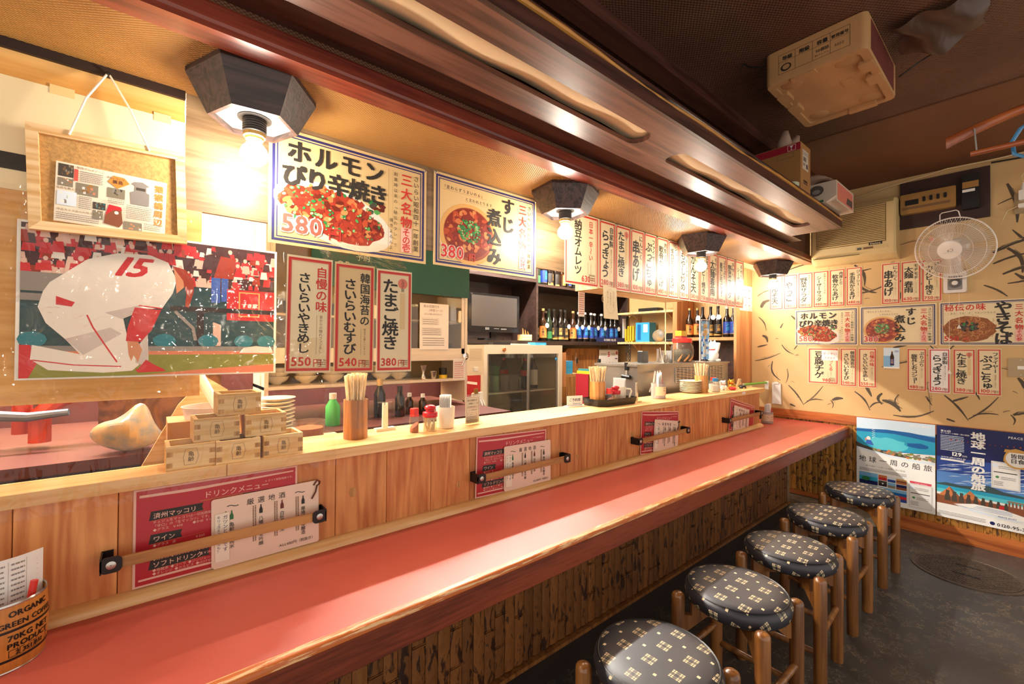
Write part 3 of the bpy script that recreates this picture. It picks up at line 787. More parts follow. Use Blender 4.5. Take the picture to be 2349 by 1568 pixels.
while x < 3.45:
    o = link('plank', pm[(0, 1, 0, 2, 0, 0, 1, 0, 2)[k % 9]], up, (x, 1.322, 0.669)); k += 1
    if x+0.1575 > 3.50: o.scale.x = (3.50-x)/0.1575
    x += 0.1575
# quarter round at the foot of the boards
q = [(1.3105, 0.669), (1.3105, 0.693)] + [(1.3105-0.006-0.024*sin(pi/2*i/5), 0.669+0.024*cos(pi/2*i/5)) for i in range(6)]
struct(MB().prism(q, -1.6, 3.50, 'yz').build('trim_18', 'pine', smooth=40), 'pale rounded moulding along the back of the counter')

# shelf ledge on top of the upstand
struct(MB().rbox(0.15, 1.278, 0.925, 3.52, 1.505, 0.953, 0.004).build('trim_19', 'pine', smooth=0), 'pale pine ledge above the counter')
struct(MB().rbox(-1.6, 1.278, 0.925, 0.1495, 1.385, 0.953, 0.004).build('trim_20', 'pine', smooth=0), 'narrow end of the pine ledge')
card('stuck_label', 0.05, 0.016, 'paper_white', (3.12, 1.2765, 0.932), 0, 'tiny white sticker on the edge of the pine ledge', 'sticker')

# ------------------------------------------------------------------ stools
def make_stool():
    t = thing('bar_stool', 'round bar stool', 'stool', (0,0,0), group='bar stools along the counter')
    R, zt, th = 0.161, 0.460, 0.062
    b = MB(); n = 48
    prof = [(0.02, zt-th), (R-0.016, zt-th), (R-0.004, zt-th+0.010), (R, zt-th+0.028), (R-0.001, zt-th+0.040), (R-0.006, zt-0.012), (R-0.011, zt-0.009), (R-0.014, zt-0.006), (R-0.03, zt-0.002), (R*0.6, zt), (0.001, zt)]
    b.lathe(prof, n=n, cap=False)
    me_o = b.build('seat', 'seat_fabric', t, smooth=50)
    me = me_o.data
    uv = me.uv_layers.new(name='UVMap')
    for lp in me.loops:
        c = me.vertices[lp.vertex_index].co
        r = math.hypot(c.x, c.y)+1e-9
        k = 1.0 if r < R-0.012 else (R-0.011+(zt-0.009-c.z))/r
        uv.data[lp.index].uv = (c.x*k, c.y*k)
    MB().lathe([(R-0.0135, 0), (R-0.0105, 0.0018), (R-0.008, 0), (R-0.0105, -0.0018), (R-0.0135, 0)], n=n, cap=False, z=zt-0.0068).build('piping', 'black_plastic', me_o)
    # cross rails under the cushion with shaped brackets
    for a in (0, pi/2):
        bb = MB().box(-0.145, -0.011, 0.352, 0.145, 0.011, 0.397)
        bb.xf(lambda x, y, z: (x*cos(a+pi/4)-y*sin(a+pi/4), x*sin(a+pi/4)+y*cos(a+pi/4), z - (0.018 if (a and False) else 0)))
        bb.build('seat_rail', 'stool_wood', t, smooth=0)
    L = 0.133
    for sx, sy in ((1,1),(1,-1),(-1,1),(-1,-1)):
        p = [(0.0205, 0.0), (0.0215, 0.006), (0.0215, 0.41), (0.019, 0.4185), (0.012, 0.4235), (0.001, 0.425)]
        MB().lathe(p, sx*L, sy*L, n=18, cap=False).build('leg', 'stool_wood', t, smooth=50)
        s = MB().prism([(0.095, 0.352), (0.170, 0.352), (0.170, 0.30), (0.158, 0.30)], -0.008, 0.008, 'xz')
        an = math.atan2(sy, sx)
        s.xf(lambda x, y, z: (x*cos(an)-y*sin(an), x*sin(an)+y*cos(an), z)).build('bracket', 'stool_wood', t, smooth=0)
    for (x0, y0, x1, y1, z) in ((-L, -L, L, -L, 0.215), (-L, L, L, L, 0.215), (-L, -L, -L, L, 0.150), (L, -L, L, L, 0.150)):
        MB().cyl((x0, y0, z), (x1, y1, z), 0.011, n=12).build('stretcher', 'stool_wood', t)
    return t
st0 = make_stool()
spots = ((1.018, 0.627, 0.03), (1.514, 0.637, -0.02), (1.992, 0.634, 0.05), (2.513, 0.644, 0.0), (3.106, 0.638, -0.04))
lab = ('round bar stool with checked charcoal cushion, farthest of the row from the ship posters',
       'round bar stool with checked charcoal cushion, fourth in the row from the ship posters',
       'round bar stool with checked charcoal cushion, middle one of the five in the row',
       'round bar stool with checked charcoal cushion, next but one to the ship posters',
       'round bar stool with checked charcoal cushion, standing right before the ship posters')
for i, (x, y, a) in enumerate(spots):
    o = st0 if i == 0 else dup(st0, (x, y, 0), a)
    o.location = (x, y, 0); o.rotation_euler = (0, 0, a); o['label'] = lab[i]

# ------------------------------------------------------------------ soffit lamps
def make_lamp():
    t = thing('soffit_lamp', 'lamp', 'lamp', group='hexagonal lamps under the soffit')
    n = 6; R0, R1, h = 0.150, 0.104, 0.105
    for k in range(n):                 # six facets as one hollow housing
        pass
    b = MB()
    ring = lambda R, z: [(R*cos(2*pi*k/n), R*sin(2*pi*k/n), z) for k in range(n)]
    v = ring(R0, 0) + ring(R0, -0.012) + ring(R1, -h) + ring(R1-0.010, -h) + ring(R1-0.004, -h+0.016)
    f = []
    for q in range(4):
        for k in range(n):
            j = (k+1) % n; f.append((q*n+k, (q+1)*n+k, (q+1)*n+j, q*n+j))
    b.add(v, f); hs = b.build('housing', 'lamp_wood', t, smooth=0)
    MB().add(ring(R1-0.003, -h+0.0161), [tuple(range(n))]).build('plate', 'lamp_plate', hs, smooth=0)
    s = MB(); prof = [(0.001, -0.0885), (0.040, -0.0885), (0.040, -0.091), (0.030, -0.092)]
    for i in range(6):
        prof += [(0.026, -0.093-0.006*i), (0.0285, -0.095-0.006*i), (0.0285, -0.097-0.006*i), (0.026, -0.099-0.006*i)]
    s.lathe(prof, n=20, cap=False).build('socket', 'socket_black', t)
    MB().lathe([(0.0265, -0.128), (0.0265, -0.138), (0.022, -0.140), (0.021, -0.146), (0.001, -0.146)], n=20, cap=False).build('collar', 'brass', t)
    bp = [(0.014, -0.1465), (0.015, -0.150), (0.020, -0.158), (0.0285, -0.168), (0.0325, -0.179), (0.033, -0.187), (0.029, -0.199), (0.020, -0.208), (0.010, -0.2125), (0.001, -0.2135)]
    MB().lathe(bp, n=24, cap=False).build('bulb', 'bulb_light', t)
    return t
lp0 = make_lamp()
for i, (x, y, a, l) in enumerate(((0.207, 1.327, -7, 'hexagonal dark wood lamp with bare glowing bulb, beside the hanging cork board'),
                                  (1.405, 1.325, 22, 'hexagonal dark wood lamp with bare glowing bulb, after the beef tendon stew poster'),
                                  (2.635, 1.325, 40, 'hexagonal dark wood lamp with bare glowing bulb, before the row of menu strips'),
                                  (3.86, 1.345, 30, 'hexagonal dark wood lamp with chipped rim and glowing bulb, next to the far wall'),
                                  (-1.02, 1.327, 0, 'hexagonal dark wood lamp with bare glowing bulb, over the order can'))):
    o = lp0 if i == 0 else dup(lp0, (0,0,0))
    o.location = (x, y, 1.94); o.rotation_euler = (0, 0, radians(a)); o['label'] = l

# ------------------------------------------------------------------ slotted lamp shelf on the fascia
ls = thing('lamp_shelf', 'long dark wooden shelf with two slots covered in cream cloth, above the counter', 'shelf', (0, 0, 0))
def slotted(x0, x1, y0, y1, z0, z1, slots):
    cu = bpy.data.curves.new('probe', 'CURVE'); cu.dimensions = '2D'; cu.fill_mode = 'BOTH'; cu.extrude = (z1-z0)/2
    def sp(pts):
        s = cu.splines.new('POLY'); s.points.add(len(pts)-1)
        for p, (a, bq) in zip(s.points, pts): p.co = (a, bq, 0, 1)
        s.use_cyclic_u = True
    sp([(x0,y0),(x1,y0),(x1,y1),(x0,y1)])
    for q in slots: sp(rrect(*q, 0.042, 8))
    o = bpy.data.objects.new('probe', cu); COL.objects.link(o)
    me = o.to_mesh(); v = [(p.co.x, p.co.y, p.co.z+(z0+z1)/2) for p in me.vertices]; f = [tuple(p.vertices) for p in me.polygons]
    o.to_mesh_clear(); bpy.data.objects.remove(o); bpy.data.curves.remove(cu)
    return MB().add(v, f)
slotted(-1.6, 3.27, 0.765, 1.034, 1.996, 2.012, ((-0.9, 0.853, 1.365, 0.945), (1.553, 0.853, 3.066, 0.945))).build('slotted_board', 'shelf_under', ls, smooth=0)
MB().box(-1.6, 1.034, 2.004, 3.50, 1.134, 2.05).build('back_cleat', 'dark_wood', ls, smooth=0)
MB().prism([(0.752,1.996),(0.7645,1.996),(0.7645,2.040),(0.752,2.040)], -1.6, 3.27, 'yz').build('front_board', 'dark_wood', ls, smooth=0)
MB().box(-1.6, 0.765, 2.070, 3.27, 1.134, 2.078).build('top_board', 'dark_wood', ls, smooth=0)
MB().box(3.262, 0.765, 2.012, 3.27, 1.034, 2.07).build('end_board', 'dark_wood', ls, smooth=0)
for x0, x1 in ((-0.95, 1.40), (1.50, 3.10)):
    def fn(u, v):
        x = x0+(x1-x0)*u; y = 0.84+0.125*v
        return (x, y, 2.030 - 0.012*sin(pi*v) + 0.003*sin(x*17) + 0.004*sin(x*5+v*3))
    MB().grid(fn, 60, 8).build('cloth_cover', 'cloth_cream', ls, smooth=60)
pts = []
x = -1.6
while x < 3.28:
    pts.append((x, 0.757+0.002*sin(x*7), 2.047+0.004*sin(x*3.1)+0.003*sin(x*9.3))); x += 0.06
MB().tube(pts, [0.0065+0.0015*abs(sin(i*1.3)) for i in range(len(pts))], 8).build('bamboo_rod', 'bamboo_rod', ls)
# ------------------------------------------------------------------ printed menus
def price_row(p, w, v, size, txt, m='ink_red', yen=True, u=None):
    u0 = 0.10*w if u is None else u
    p.text(txt, u0, v, size, m, bold=0.022)
    wd = sum(glyph(c, 0.0)[2] for c in txt)*size
    if yen: p.text('円', u0+wd+0.02*w, v-0.04*size, size*0.72, m, bold=0.01)
    return p

def strip(label, w, h, loc, rz, main, side, price, small='', paper='paper_cream', group=None, red_side=False, stamp=None, wide=False, tilt=0.0, name='menu_strip'):
    o = card(name, w, h, paper, loc, rz, label, 'menu', group, rot=(0, tilt, rz) if tilt else None)
    p = Print(); t = 0.045*min(w, 0.14)
    p.ring(0.03*w, 0.018*h, 0.97*w, 0.982*h, t*1.15, 'ink_red')
    p.ring(0.085*w, 0.038*h, 0.915*w, 0.962*h, t*0.32, 'ink_red_soft')
    top, bot = 0.93*h, 0.17*h
    n = sum(0.72 if c in SMALL else 1.0 for c in main)
    sz = min(0.60*w, (top-bot-0.07*h)/n) if not wide else min(0.34*w, (top-bot)/n)
    um = 0.38*w if (side or stamp) else 0.47*w
    vt = top - (0.07*h if side and not wide else 0.02*h) - max(0, (top-bot-0.07*h) - n*sz)*0.55
    p.text(main, um, vt, sz*1.10, 'ink_black', vert=True, bold=0.026, pitch=0.91, wx=min(1.15, 0.50*w/sz))
    if side:
        ns = sum(0.72 if c in SMALL else 1.0 for c in side)
        ss = min(0.27*w, 0.56*h/ns)
        p.text(side, 0.755*w, top-0.005*h, ss, 'ink_red' if red_side else 'ink_black', vert=True, bold=0.018)
        vs = top-0.03*h-ns*ss
    else: vs = top-0.2*h
    if stamp:
        p.ell(0.73*w, 0.875*h, 0.14*w, 0.045*h*w/(0.375*h)*1.0 if False else 0.14*w, 'stamp_red', 18); p.text(stamp, 0.73*w, 0.875*h+0.10*w, 0.11*w, 'ink_black', vert=True)
        p.rect(0.66*w, 0.42*h, 0.80*w, 0.78*h, 'paper_yellow'); vs = 0.40*h
    if small:
        k = min(0.095*w, (vs-0.16*h)/max(1, len(small)))
        p.line([(0.665*w, vs), (0.665*w, 0.16*h)], 0.005*w, 'ink_brown')
        p.text(small, 0.76*w, vs, k, 'ink_brown', vert=True)
    sp = 0.285*w if not wide else 0.17*w
    price_row(p, w, 0.062*h, sp, price, u=(0.12*w if not wide else 0.48*w))
    p.ring(0.70*w, 0.052*h, 0.885*w, 0.052*h+0.17*w, 0.006*w, 'ink_brown')
    p.dashes(0.715*w, 0.875*w, 0.052*h+0.135*w, 3, 0.045*w, 0.022*w, 'ink_brown', seed=len(main))
    p.out(o, 'lettering')
    return o

def dish_grill(p, u, v, w, h, seed=1):
    r = random.Random(seed)
    p.ell(u+w*0.5, v+h*0.42, w*0.56, h*0.46, 'plate_white', 28, rot=-0.25)
    def inside():
        while True:
            a, b_ = r.random()*2-1, r.random()*2-1
            if a*a+b_*b_ < 1: 
                return u+w*0.48+a*w*0.46+b_*w*0.05, v+h*0.46-a*h*0.14+b_*h*0.36
    for i in range(7): p.line([(u+w*(0.35+0.05*i), v+h*0.98), (u+w*(0.42+0.05*i), v+h*0.80), (u+w*(0.55+0.04*i), v+h*0.70)], 0.006*w, 'negi3')
    for i in range(12): p.ell(u+w*(0.80+0.14*r.random()), v+h*(0.62+0.2*r.random()), w*0.035, h*0.04, r.choice(('negi1','meat4','negi0','stone_dark')), 8, jit=0.5)
    p.ell(u+w*0.48, v+h*0.44, w*0.47, h*0.36, 'meat0', 26, rot=-0.25, jit=0.15)
    for i in range(260):
        a, b_ = inside(); s = w*(0.012+0.035*r.random())
        p.ell(a, b_, s, s*(0.4+0.5*r.random()), 'meat%d' % r.choice((0,0,0,1,1,2,2,3,4,5)), 8, rot=r.random()*3, jit=0.5)
    for i in range(75):
        a, b_ = inside(); s = w*(0.010+0.012*r.random())
        p.ell(a, b_, s, s*0.7, 'negi%d' % r.choice((0,1,1,2)), 8, rot=r.random()*3)
        if r.random() < 0.5: p.ell(a, b_, s*0.5, s*0.32, 'negi3', 6)
def dish_stew(p, u, v, rx, ry, seed=2):
    r = random.Random(seed)
    p.ell(u, v, rx*1.06, ry*1.06, 'bowl_rim', 36); p.ell(u, v, rx*0.93, ry*0.93, 'bowl_soup', 36); p.ell(u-0.02*rx, v+0.04*ry, rx*0.88, ry*0.86, 'meat2', 30)
    for i in range(110):
        a = r.random()*2*pi; k = math.sqrt(r.random())*0.82; s = rx*(0.05+0.08*r.random())
        p.ell(u+rx*k*cos(a), v+ry*k*sin(a), s, s*0.6, 'meat%d' % r.choice((0,1,2,3,5)), 8, rot=r.random()*3, jit=0.5)
    for i in range(130):
        a = r.random()*2*pi; k = math.sqrt(r.random())*0.42; s = rx*(0.025+0.03*r.random())
        p.ell(u+rx*k*cos(a), v+ry*(0.12+k*sin(a)), s, s*0.8, 'negi%d' % r.choice((0,1,1,2)), 7)
def dish_noodle(p, u, v, rx, ry, seed=4):
    r = random.Random(seed)
    p.ell(u, v, rx, ry, 'noodle2', 30, jit=0.1)
    for i in range(150):
        a = r.random()*2*pi; k = math.sqrt(r.random())*0.95; c = u+rx*k*cos(a); d = v+ry*k*sin(a); q = r.random()*pi
        p.line([(c, d), (c+0.12*rx*cos(q), d+0.16*ry*sin(q)), (c+0.24*rx*cos(q+0.7), d+0.30*ry*sin(q+0.7))], 0.018*rx, r.choice(('noodle', 'noodle', 'bowl_rim', 'meat3')))
    for i in range(40):
        a = r.random()*2*pi; k = math.sqrt(r.random())*0.36; s = rx*0.06
        p.ell(u+rx*k*cos(a), v+ry*(0.2+k*sin(a)), s, s, r.choice(('ink_black', 'negi1', 'stone_dark')), 7, jit=0.5)

def poster_frame(p, w, h):
    p.ring(0.018*w, 0.026*h, 0.982*w, 0.974*h, 0.015*w, 'ink_navy')
    p.ring(0.042*w, 0.060*h, 0.958*w, 0.940*h, 0.0065*w, 'ink_navy')

def side_red(p, w, h, no):
    u = 0.845*w
    p.text('三大名物', u, 0.90*h, 0.088*w*1.0, 'ink_red', vert=True, bold=0.02, pitch=0.145*h/(0.088*w))
    p.rect(u-0.04*w, 0.09*h, u+0.04*w, 0.34*h, 'ink_pink')
    p.text('その'+no, u, 0.335*h, 0.062*w, 'ink_red', vert=True, bold=0.02, pitch=0.08*h/(0.062*w))
    p.text('さいらい昭和四十一年創業', 0.918*w, 0.90*h, 0.042*w, 'ink_black', vert=True, pitch=0.066*h/(0.042*w), bold=0.006)

def poster_grill(w, h, loc, rz, label, paper='paper_yellow'):
    o = card('food_poster', w, h, paper, loc, rz, label, 'poster'); p = Print(); poster_frame(p, w, h)
    dish_grill(p, 0.055*w, 0.08*h, 0.66*w, 0.56*h)
    s = 0.138*w
    p.text('ホルモン', 0.09*w, 0.745*h, s, 'ink_black', bold=0.035, pitch=1.10)
    p.text('ぴり辛焼き', 0.062*w, 0.535*h, s*1.0, 'ink_black', bold=0.035, pitch=0.93)
    p.text('580', 0.065*w, 0.115*h, 0.145*w, 'plate_white', bold=0.06); p.text('580', 0.065*w, 0.115*h, 0.145*w, 'ink_red_soft', bold=0.025); p.text('円', 0.325*w, 0.105*h, 0.085*w, 'ink_red', bold=0.01)
    p.line([(0.715*w, 0.90*h), (0.715*w, 0.07*h)], 0.0015*w, 'ink_brown'); p.line([(0.745*w, 0.90*h), (0.745*w, 0.30*h)], 0.001*w, 'ink_brown')
    p.text('創業時以来の『秘伝のタレ』で', 0.765*w, 0.89*h, 0.028*w, 'ink_black', vert=True, pitch=0.055*h/(0.028*w))
    p.text('焼きよるんよ', 0.735*w, 0.42*h, 0.028*w, 'ink_black', vert=True, pitch=0.055*h/(0.028*w))
    side_red(p, w, h, '壱'); p.out(o); return o
def poster_stew(w, h, loc, rz, label, paper='paper_yellow'):
    o = card('food_poster', w, h, paper, loc, rz, label, 'poster'); p = Print(); poster_frame(p, w, h)
    p.text('「変わらずうまいのぉ」', 0.07*w, 0.845*h, 0.030*w, 'ink_black', pitch=1.15); p.line([(0.07*w, 0.83*h), (0.47*w, 0.83*h)], 0.001*w, 'ink_brown')
    p.text('と言われとります', 0.27*w, 0.765*h, 0.028*w, 'ink_black', pitch=1.15); p.line([(0.27*w, 0.75*h), (0.55*w, 0.75*h)], 0.001*w, 'ink_brown')
    dish_stew(p, 0.31*w, 0.39*h, 0.245*w, 0.32*h)
    p.text('すじ', 0.685*w, 0.93*h, 0.14*w, 'ink_black', vert=True, bold=0.03, pitch=0.22*h/(0.14*w))
    p.text('煮込み', 0.545*w, 0.76*h, 0.145*w, 'ink_black', vert=True, bold=0.03, pitch=0.225*h/(0.145*w))
    p.text('380', 0.055*w, 0.10*h, 0.130*w, 'plate_white', bold=0.05); p.text('380', 0.055*w, 0.10*h, 0.130*w, 'ink_red', bold=0.02); p.text('円', 0.30*w, 0.10*h, 0.065*w, 'ink_red', bold=0.01)
    side_red(p, w, h, '弐'); p.out(o); return o
def poster_noodle(w, h, loc, rz, label, paper='paper_cream'):
    o = card('food_poster', w, h, paper, loc, rz, label, 'poster'); p = Print(); poster_frame(p, w, h)
    p.text('秘伝の味', 0.06*w, 0.80*h, 0.11*w, 'ink_red', bold=0.02, pitch=1.05)
    p.text('“つまみ”でも“〆”でもいけるんよ', 0.06*w, 0.715*h, 0.030*w, 'ink_black', pitch=1.1); p.line([(0.06*w, 0.70*h), (0.58*w, 0.70*h)], 0.001*w, 'ink_brown')
    dish_noodle(p, 0.33*w, 0.37*h, 0.29*w, 0.29*h)
    p.text('やきそば', 0.69*w, 0.945*h, 0.19*w, 'ink_black', vert=True, bold=0.03, pitch=0.225*h/(0.19*w))
    p.text('550', 0.055*w, 0.105*h, 0.11*w, 'ink_red', bold=0.02); p.text('円', 0.27*w, 0.105*h, 0.065*w, 'ink_red', bold=0.01)
    side_red(p, w, h, '参'); p.out(o); return o

YH = 1.4865                                            # face of the header boards
poster_grill(0.536, 0.362, (0.270, YH, 1.562), 0, 'large blue framed poster of spicy grilled offal, 580 yen, under the soffit')
poster_stew(0.542, 0.366, (0.838, YH, 1.566), 0, 'large blue framed poster of beef tendon stew, 380 yen, under the soffit')
HS = (  # x0, x1, dish, side line, price, small print, label words
 (1.573, 1.838, '納豆オムレツ', '日本一辛〜い', '630', '三口から火が出る', 'wide red bordered strip for hot natto omelette, 630 yen, hung under the soffit', True),
 (1.840, 1.978, 'らっきょう', '自家製', '280', '裏宮ママが漬けました', 'red bordered strip for home made pickled shallots, 280 yen, hung under the soffit', False),
 (1.984, 2.122, 'たまご焼き', '', '380', '', 'red bordered strip for rolled omelette with round stamp, 380 yen, hung under the soffit', False),
 (2.125, 2.257, '串あげ', 'にんにく', '100', 'スタミナも着くでしょ', 'red bordered strip for garlic skewers, 100 yen, hung under the soffit', False),
 (2.261, 2.392, 'ぷっこちゅ', 'ファイヤー', '100', '刺激が欲しいあなたに', 'red bordered strip for fire chili, 100 yen, hung under the soffit', False),
 (2.397, 2.524, '軟骨からあげ', '肉厚とり', '480', 'コリコリがたまらん', 'red bordered strip for fried chicken cartilage, 480 yen, hung under the soffit', False),
 (2.529, 2.655, '手羽先からあげ', 'ジューシー', '480', 'とにかく食べてみ', 'red bordered strip for fried chicken wings, 480 yen, hung under the soffit', False),
 (2.658, 2.792, 'もやし炒め', 'シャキシャキ', '380', 'ビールにあうよ', 'red bordered strip for fried bean sprouts, 380 yen, hung under the soffit', False),
 (2.796, 2.935, 'がんそ天', 'カリッと', '580', 'ここだけの味', 'red bordered strip for crisp tempura, 580 yen, hung under the soffit', False),
 (2.938, 3.072, 'カルビー焼き', '国産牛', '750', '肉好きにはたまらん', 'red bordered strip for grilled beef ribs, 750 yen, hung under the soffit', False),
 (3.075, 3.205, '太麺春雨', 'モチモチ', '630', 'これぞさいらいの味', 'red bordered strip for thick glass noodles, 630 yen, hung under the soffit', False),
 (3.208, 3.345, '豚耳しおコショー', 'ぷりぷり', '480', '美容にいいのよ', 'red bordered strip for salted pig ear, 480 yen, hung under the soffit', False),
 (3.350, 3.495, '野菜サラダ', '手作りドレ', '380', '毎日でも食べたい', 'red bordered strip for vegetable salad, 380 yen, hung under the soffit', False),
 (3.500, 3.640, 'シーザーサラダ', '手作りドレ', '480', '自慢の一品', 'red bordered strip for caesar salad, 480 yen, hung at the end of the soffit', False),
)
pin_me = None
def pin(loc, rz=0.0):
    global pin_me
    if pin_me is None:
        o = MB().lathe([(0.0015, 0), (0.005, 0.0005), (0.006, 0.002), (0.004, 0.004), (0.001, 0.0045)], n=10, cap=False).xf(lambda x,y,z: (x, -z, y)).build('push_pin', 'steel_bright')
        pin_me = o.data; o.location = loc; o.rotation_euler = (0,0,rz)
    else: o = link('push_pin', pin_me, None, loc, rz)
    return tag(o, 'small round push pin in a top corner of a hanging menu sheet', 'pin', 'push pins under the soffit')
for i, (x0, x1, mn, sd, pr, sm, lb, wide) in enumerate(HS):
    hh = 0.371
    strip(lb, x1-x0, hh, (x0, YH-0.0012*(i % 2), 1.936-hh), 0, mn, sd, pr, sm, 'paper_cream', 'menu strips hung under the soffit', red_side=(i == 0), stamp=('玉子屋' if i == 2 else None), wide=wide)
    if i: pin((x0+0.006, YH-0.0022, 1.929))
pin((0.275, YH-0.001, 1.918)); pin((0.80, YH-0.001, 1.918)); pin((0.845, YH-0.001, 1.926)); pin((1.374, YH-0.001, 1.926))
# three strips taped to the clear vinyl
strip('red bordered strip for house fried rice, 550 yen, taped to the clear vinyl sheet', 0.124, 0.336, (0.2895, 1.343, 1.170), 0, 'さいらいやきめし', '自慢の味', '550', '昔からの隠れファン多し', 'paper_cream', 'menu strips on the vinyl sheet', red_side=True, tilt=0.012)
strip('red bordered strip for seaweed rice balls, 540 yen, taped to the clear vinyl sheet', 0.1225, 0.336, (0.4225, 1.343, 1.166), 0, 'さいらいむすび', '韓国海苔の', '540', '明太子も驚く一口サイズ', 'paper_yellow', 'menu strips on the vinyl sheet', tilt=0.006)
strip('red bordered strip for rolled omelette, 380 yen, taped to the clear vinyl sheet', 0.122, 0.333, (0.5545, 1.343, 1.164), 0, 'たまご焼き', '', '380', '', 'paper_cream', 'menu strips on the vinyl sheet', stamp='玉子屋')
# far wall sheets
RW = -pi/2; XF = XW-0.0024
FW = (
 (1.441, 1.341, 1.863, 1.575, 'がんそ天', 'カリッと', '580', 'ここだけの味', 'crisp tempura, 580 yen, on the far wall'),
 (1.335, 1.233, 1.861, 1.573, 'やっこ', 'ぴり辛', '280', '温度でクレます', 'spicy cold tofu, 280 yen, on the far wall'),
 (1.230, 1.127, 1.864, 1.573, '野菜サラダ', '手作りドレッシングの', '380', '', 'vegetable salad, 380 yen, on the far wall'),
 (1.124, 1.022, 1.864, 1.573, 'シーザーサラダ', '手作りドレッシングの', '480', '', 'caesar salad, 480 yen, on the far wall'),
 (1.016, 0.919, 1.864, 1.575, '軟骨からあげ', '肉厚とり', '480', 'コリコリがたまらん', 'fried cartilage, 480 yen, on the far wall'),
 (0.910, 0.814, 1.865, 1.575, '手羽先からあげ', 'ジューシー', '480', 'とにかく食べてみ', 'fried chicken wings, 480 yen, on the far wall'),
 (0.702, 0.602, 1.867, 1.570, '串あげ', 'にんにく', '100', 'スタミナも着くでしょ', 'garlic skewers, 100 yen, on the far wall'),
 (0.595, 0.493, 1.865, 1.575, '太麺 春雨', 'モチモチ', '630', 'これぞさいらいの味', 'thick glass noodles, 630 yen, on the far wall'),
 (0.489, 0.390, 1.861, 1.573, 'カルビー焼き', '特選牛', '750', '肉好きにはたまらん', 'grilled beef ribs, 750 yen, behind the wall fan'),
 (0.947, 0.849, 1.255, 0.965, 'さいらいむすび', '韓国海苔の', '540', '明太子も驚く一口サイズ', 'seaweed rice balls, 540 yen, on the far wall'),
 (0.836, 0.732, 1.256, 0.964, 'さいらいやきめし', '自慢の味', '550', '昔からの隠れファン多し', 'house fried rice, 550 yen, on the far wall'),
 (0.565, 0.466, 1.256, 0.962, '豚耳しおコショー', 'ぷりぷり', '480', '美容にいいのよ', 'salted pig ear, 480 yen, on the far wall'),
 (0.454, 0.352, 1.254, 0.958, 'らっきょう', '自家製', '280', '裏宮ママが漬けました', 'pickled shallots, 280 yen, on the far wall'),
 (0.339, 0.238, 1.254, 0.959, 'たまご焼き', '', '380', '', 'rolled omelette, 380 yen, on the far wall'),
 (0.231, 0.127, 1.256, 0.960, 'ぷっこちゅ', 'ファイヤー', '100', '刺激が欲しいあなたに', 'fire chili, 100 yen, next to the light switch'),
)
for i, (y0, y1, zt, zb, mn, sd, pr, sm, lb) in enumerate(FW):
    strip('small red bordered strip for '+lb, y0-y1, zt-zb, (XF, y0, zb), RW, mn, sd, pr, sm, 'paper_cream' if mn != 'らっきょう' else 'paper_white', 'menu strips on the far wall', red_side=(sd == '自慢の味'), stamp=('玉子屋' if mn == 'たまご焼き' else None))
o = strip('wide red bordered sheet for tofu stew, 980 yen, with white note pasted over', 0.203, 0.280, (XF, 1.161, 0.974), RW, '豆腐チゲ', 'からつくる', '980', '韓国味噌のコク深さ', 'paper_cream', 'menu strips on the far wall', red_side=True, wide=True)
o = card('pasted_note', 0.105, 0.078, 'paper_white', (XF-0.0016, 1.068, 1.158), RW, 'white rounded note with red handwriting pasted on the tofu stew sheet', 'note')
p = Print(); p.text('ぞうすい', 0.010, 0.044, 0.022, 'ink_red'); p.text('できます', 0.018, 0.012, 0.018, 'ink_red_soft'); p.out(o, 'lettering')
poster_grill(0.412, 0.286, (XF, 1.251, 1.276), RW, 'small blue framed poster of spicy grilled offal on the far wall', 'paper_cream')
poster_stew(0.412, 0.286, (XF, 0.827, 1.276), RW, 'small blue framed poster of beef tendon stew on the far wall', 'paper_cream')
poster_noodle(0.414, 0.288, (XF, 0.404, 1.276), RW, 'small blue framed poster of fried noodles on the far wall')
o = card('bottle_advert', 0.087, 0.147, 'sky_pale', (XF, 0.692, 1.111), RW, 'small pale blue advert with a blue labelled bottle on the far wall', 'poster')
p = Print(); p.rect(0, 0, 0.05, 0.09, 'sky_blue'); p.rect(0.036, 0.022, 0.058, 0.085, 'bottle_brown'); p.poly([(0.036,0.085),(0.058,0.085),(0.051,0.107),(0.0505,0.124),(0.0435,0.124),(0.043,0.107)], 'bottle_brown'); p.rect(0.036, 0.030, 0.058, 0.068, 'label_blue'); p.rect(0.0435, 0.120, 0.0505, 0.127, 'cap_gold'); p.text('木挽', 0.047, 0.068, 0.016, 'label_gold', vert=True, bold=0.02)
p.dashes(0.062, 0.083, 0.125, 2, 0.008, 0.004, 'ink_blue', seed=3); p.rect(0, 0, 0.087, 0.012, 'ink_white'); p.out(o)

# two ship voyage posters below the rail
o = card('voyage_poster', 0.420, 0.597, 'poster_gloss', (XW-0.0355, 0.841, 0.148), RW, 'white poster with turquoise lagoon and hand holding hat, below the wooden rail', 'poster')
w, h = 0.420, 0.597; p = Print()
p.rect(0, 0.87*h, w, h, 'sky_pale'); p.rect(0, 0.83*h, w, 0.87*h, 'sky_blue')
p.poly([(0, 0.60*h), (w, 0.66*h), (w, 0.855*h), (0.7*w, 0.880*h), (0.4*w, 0.885*h), (0, 0.86*h)], 'sea_deep')
p.poly([(0, 0.62*h), (w, 0.66*h), (w, 0.80*h), (0.5*w, 0.845*h), (0, 0.83*h)], 'sea_teal')
p.ell(0.40*w, 0.71*h, 0.26*w, 0.075*h, 'sea_light', 20, jit=0.3); p.ell(0.80*w, 0.74*h, 0.14*w, 0.03*h, 'sea_deep', 14, jit=0.3)
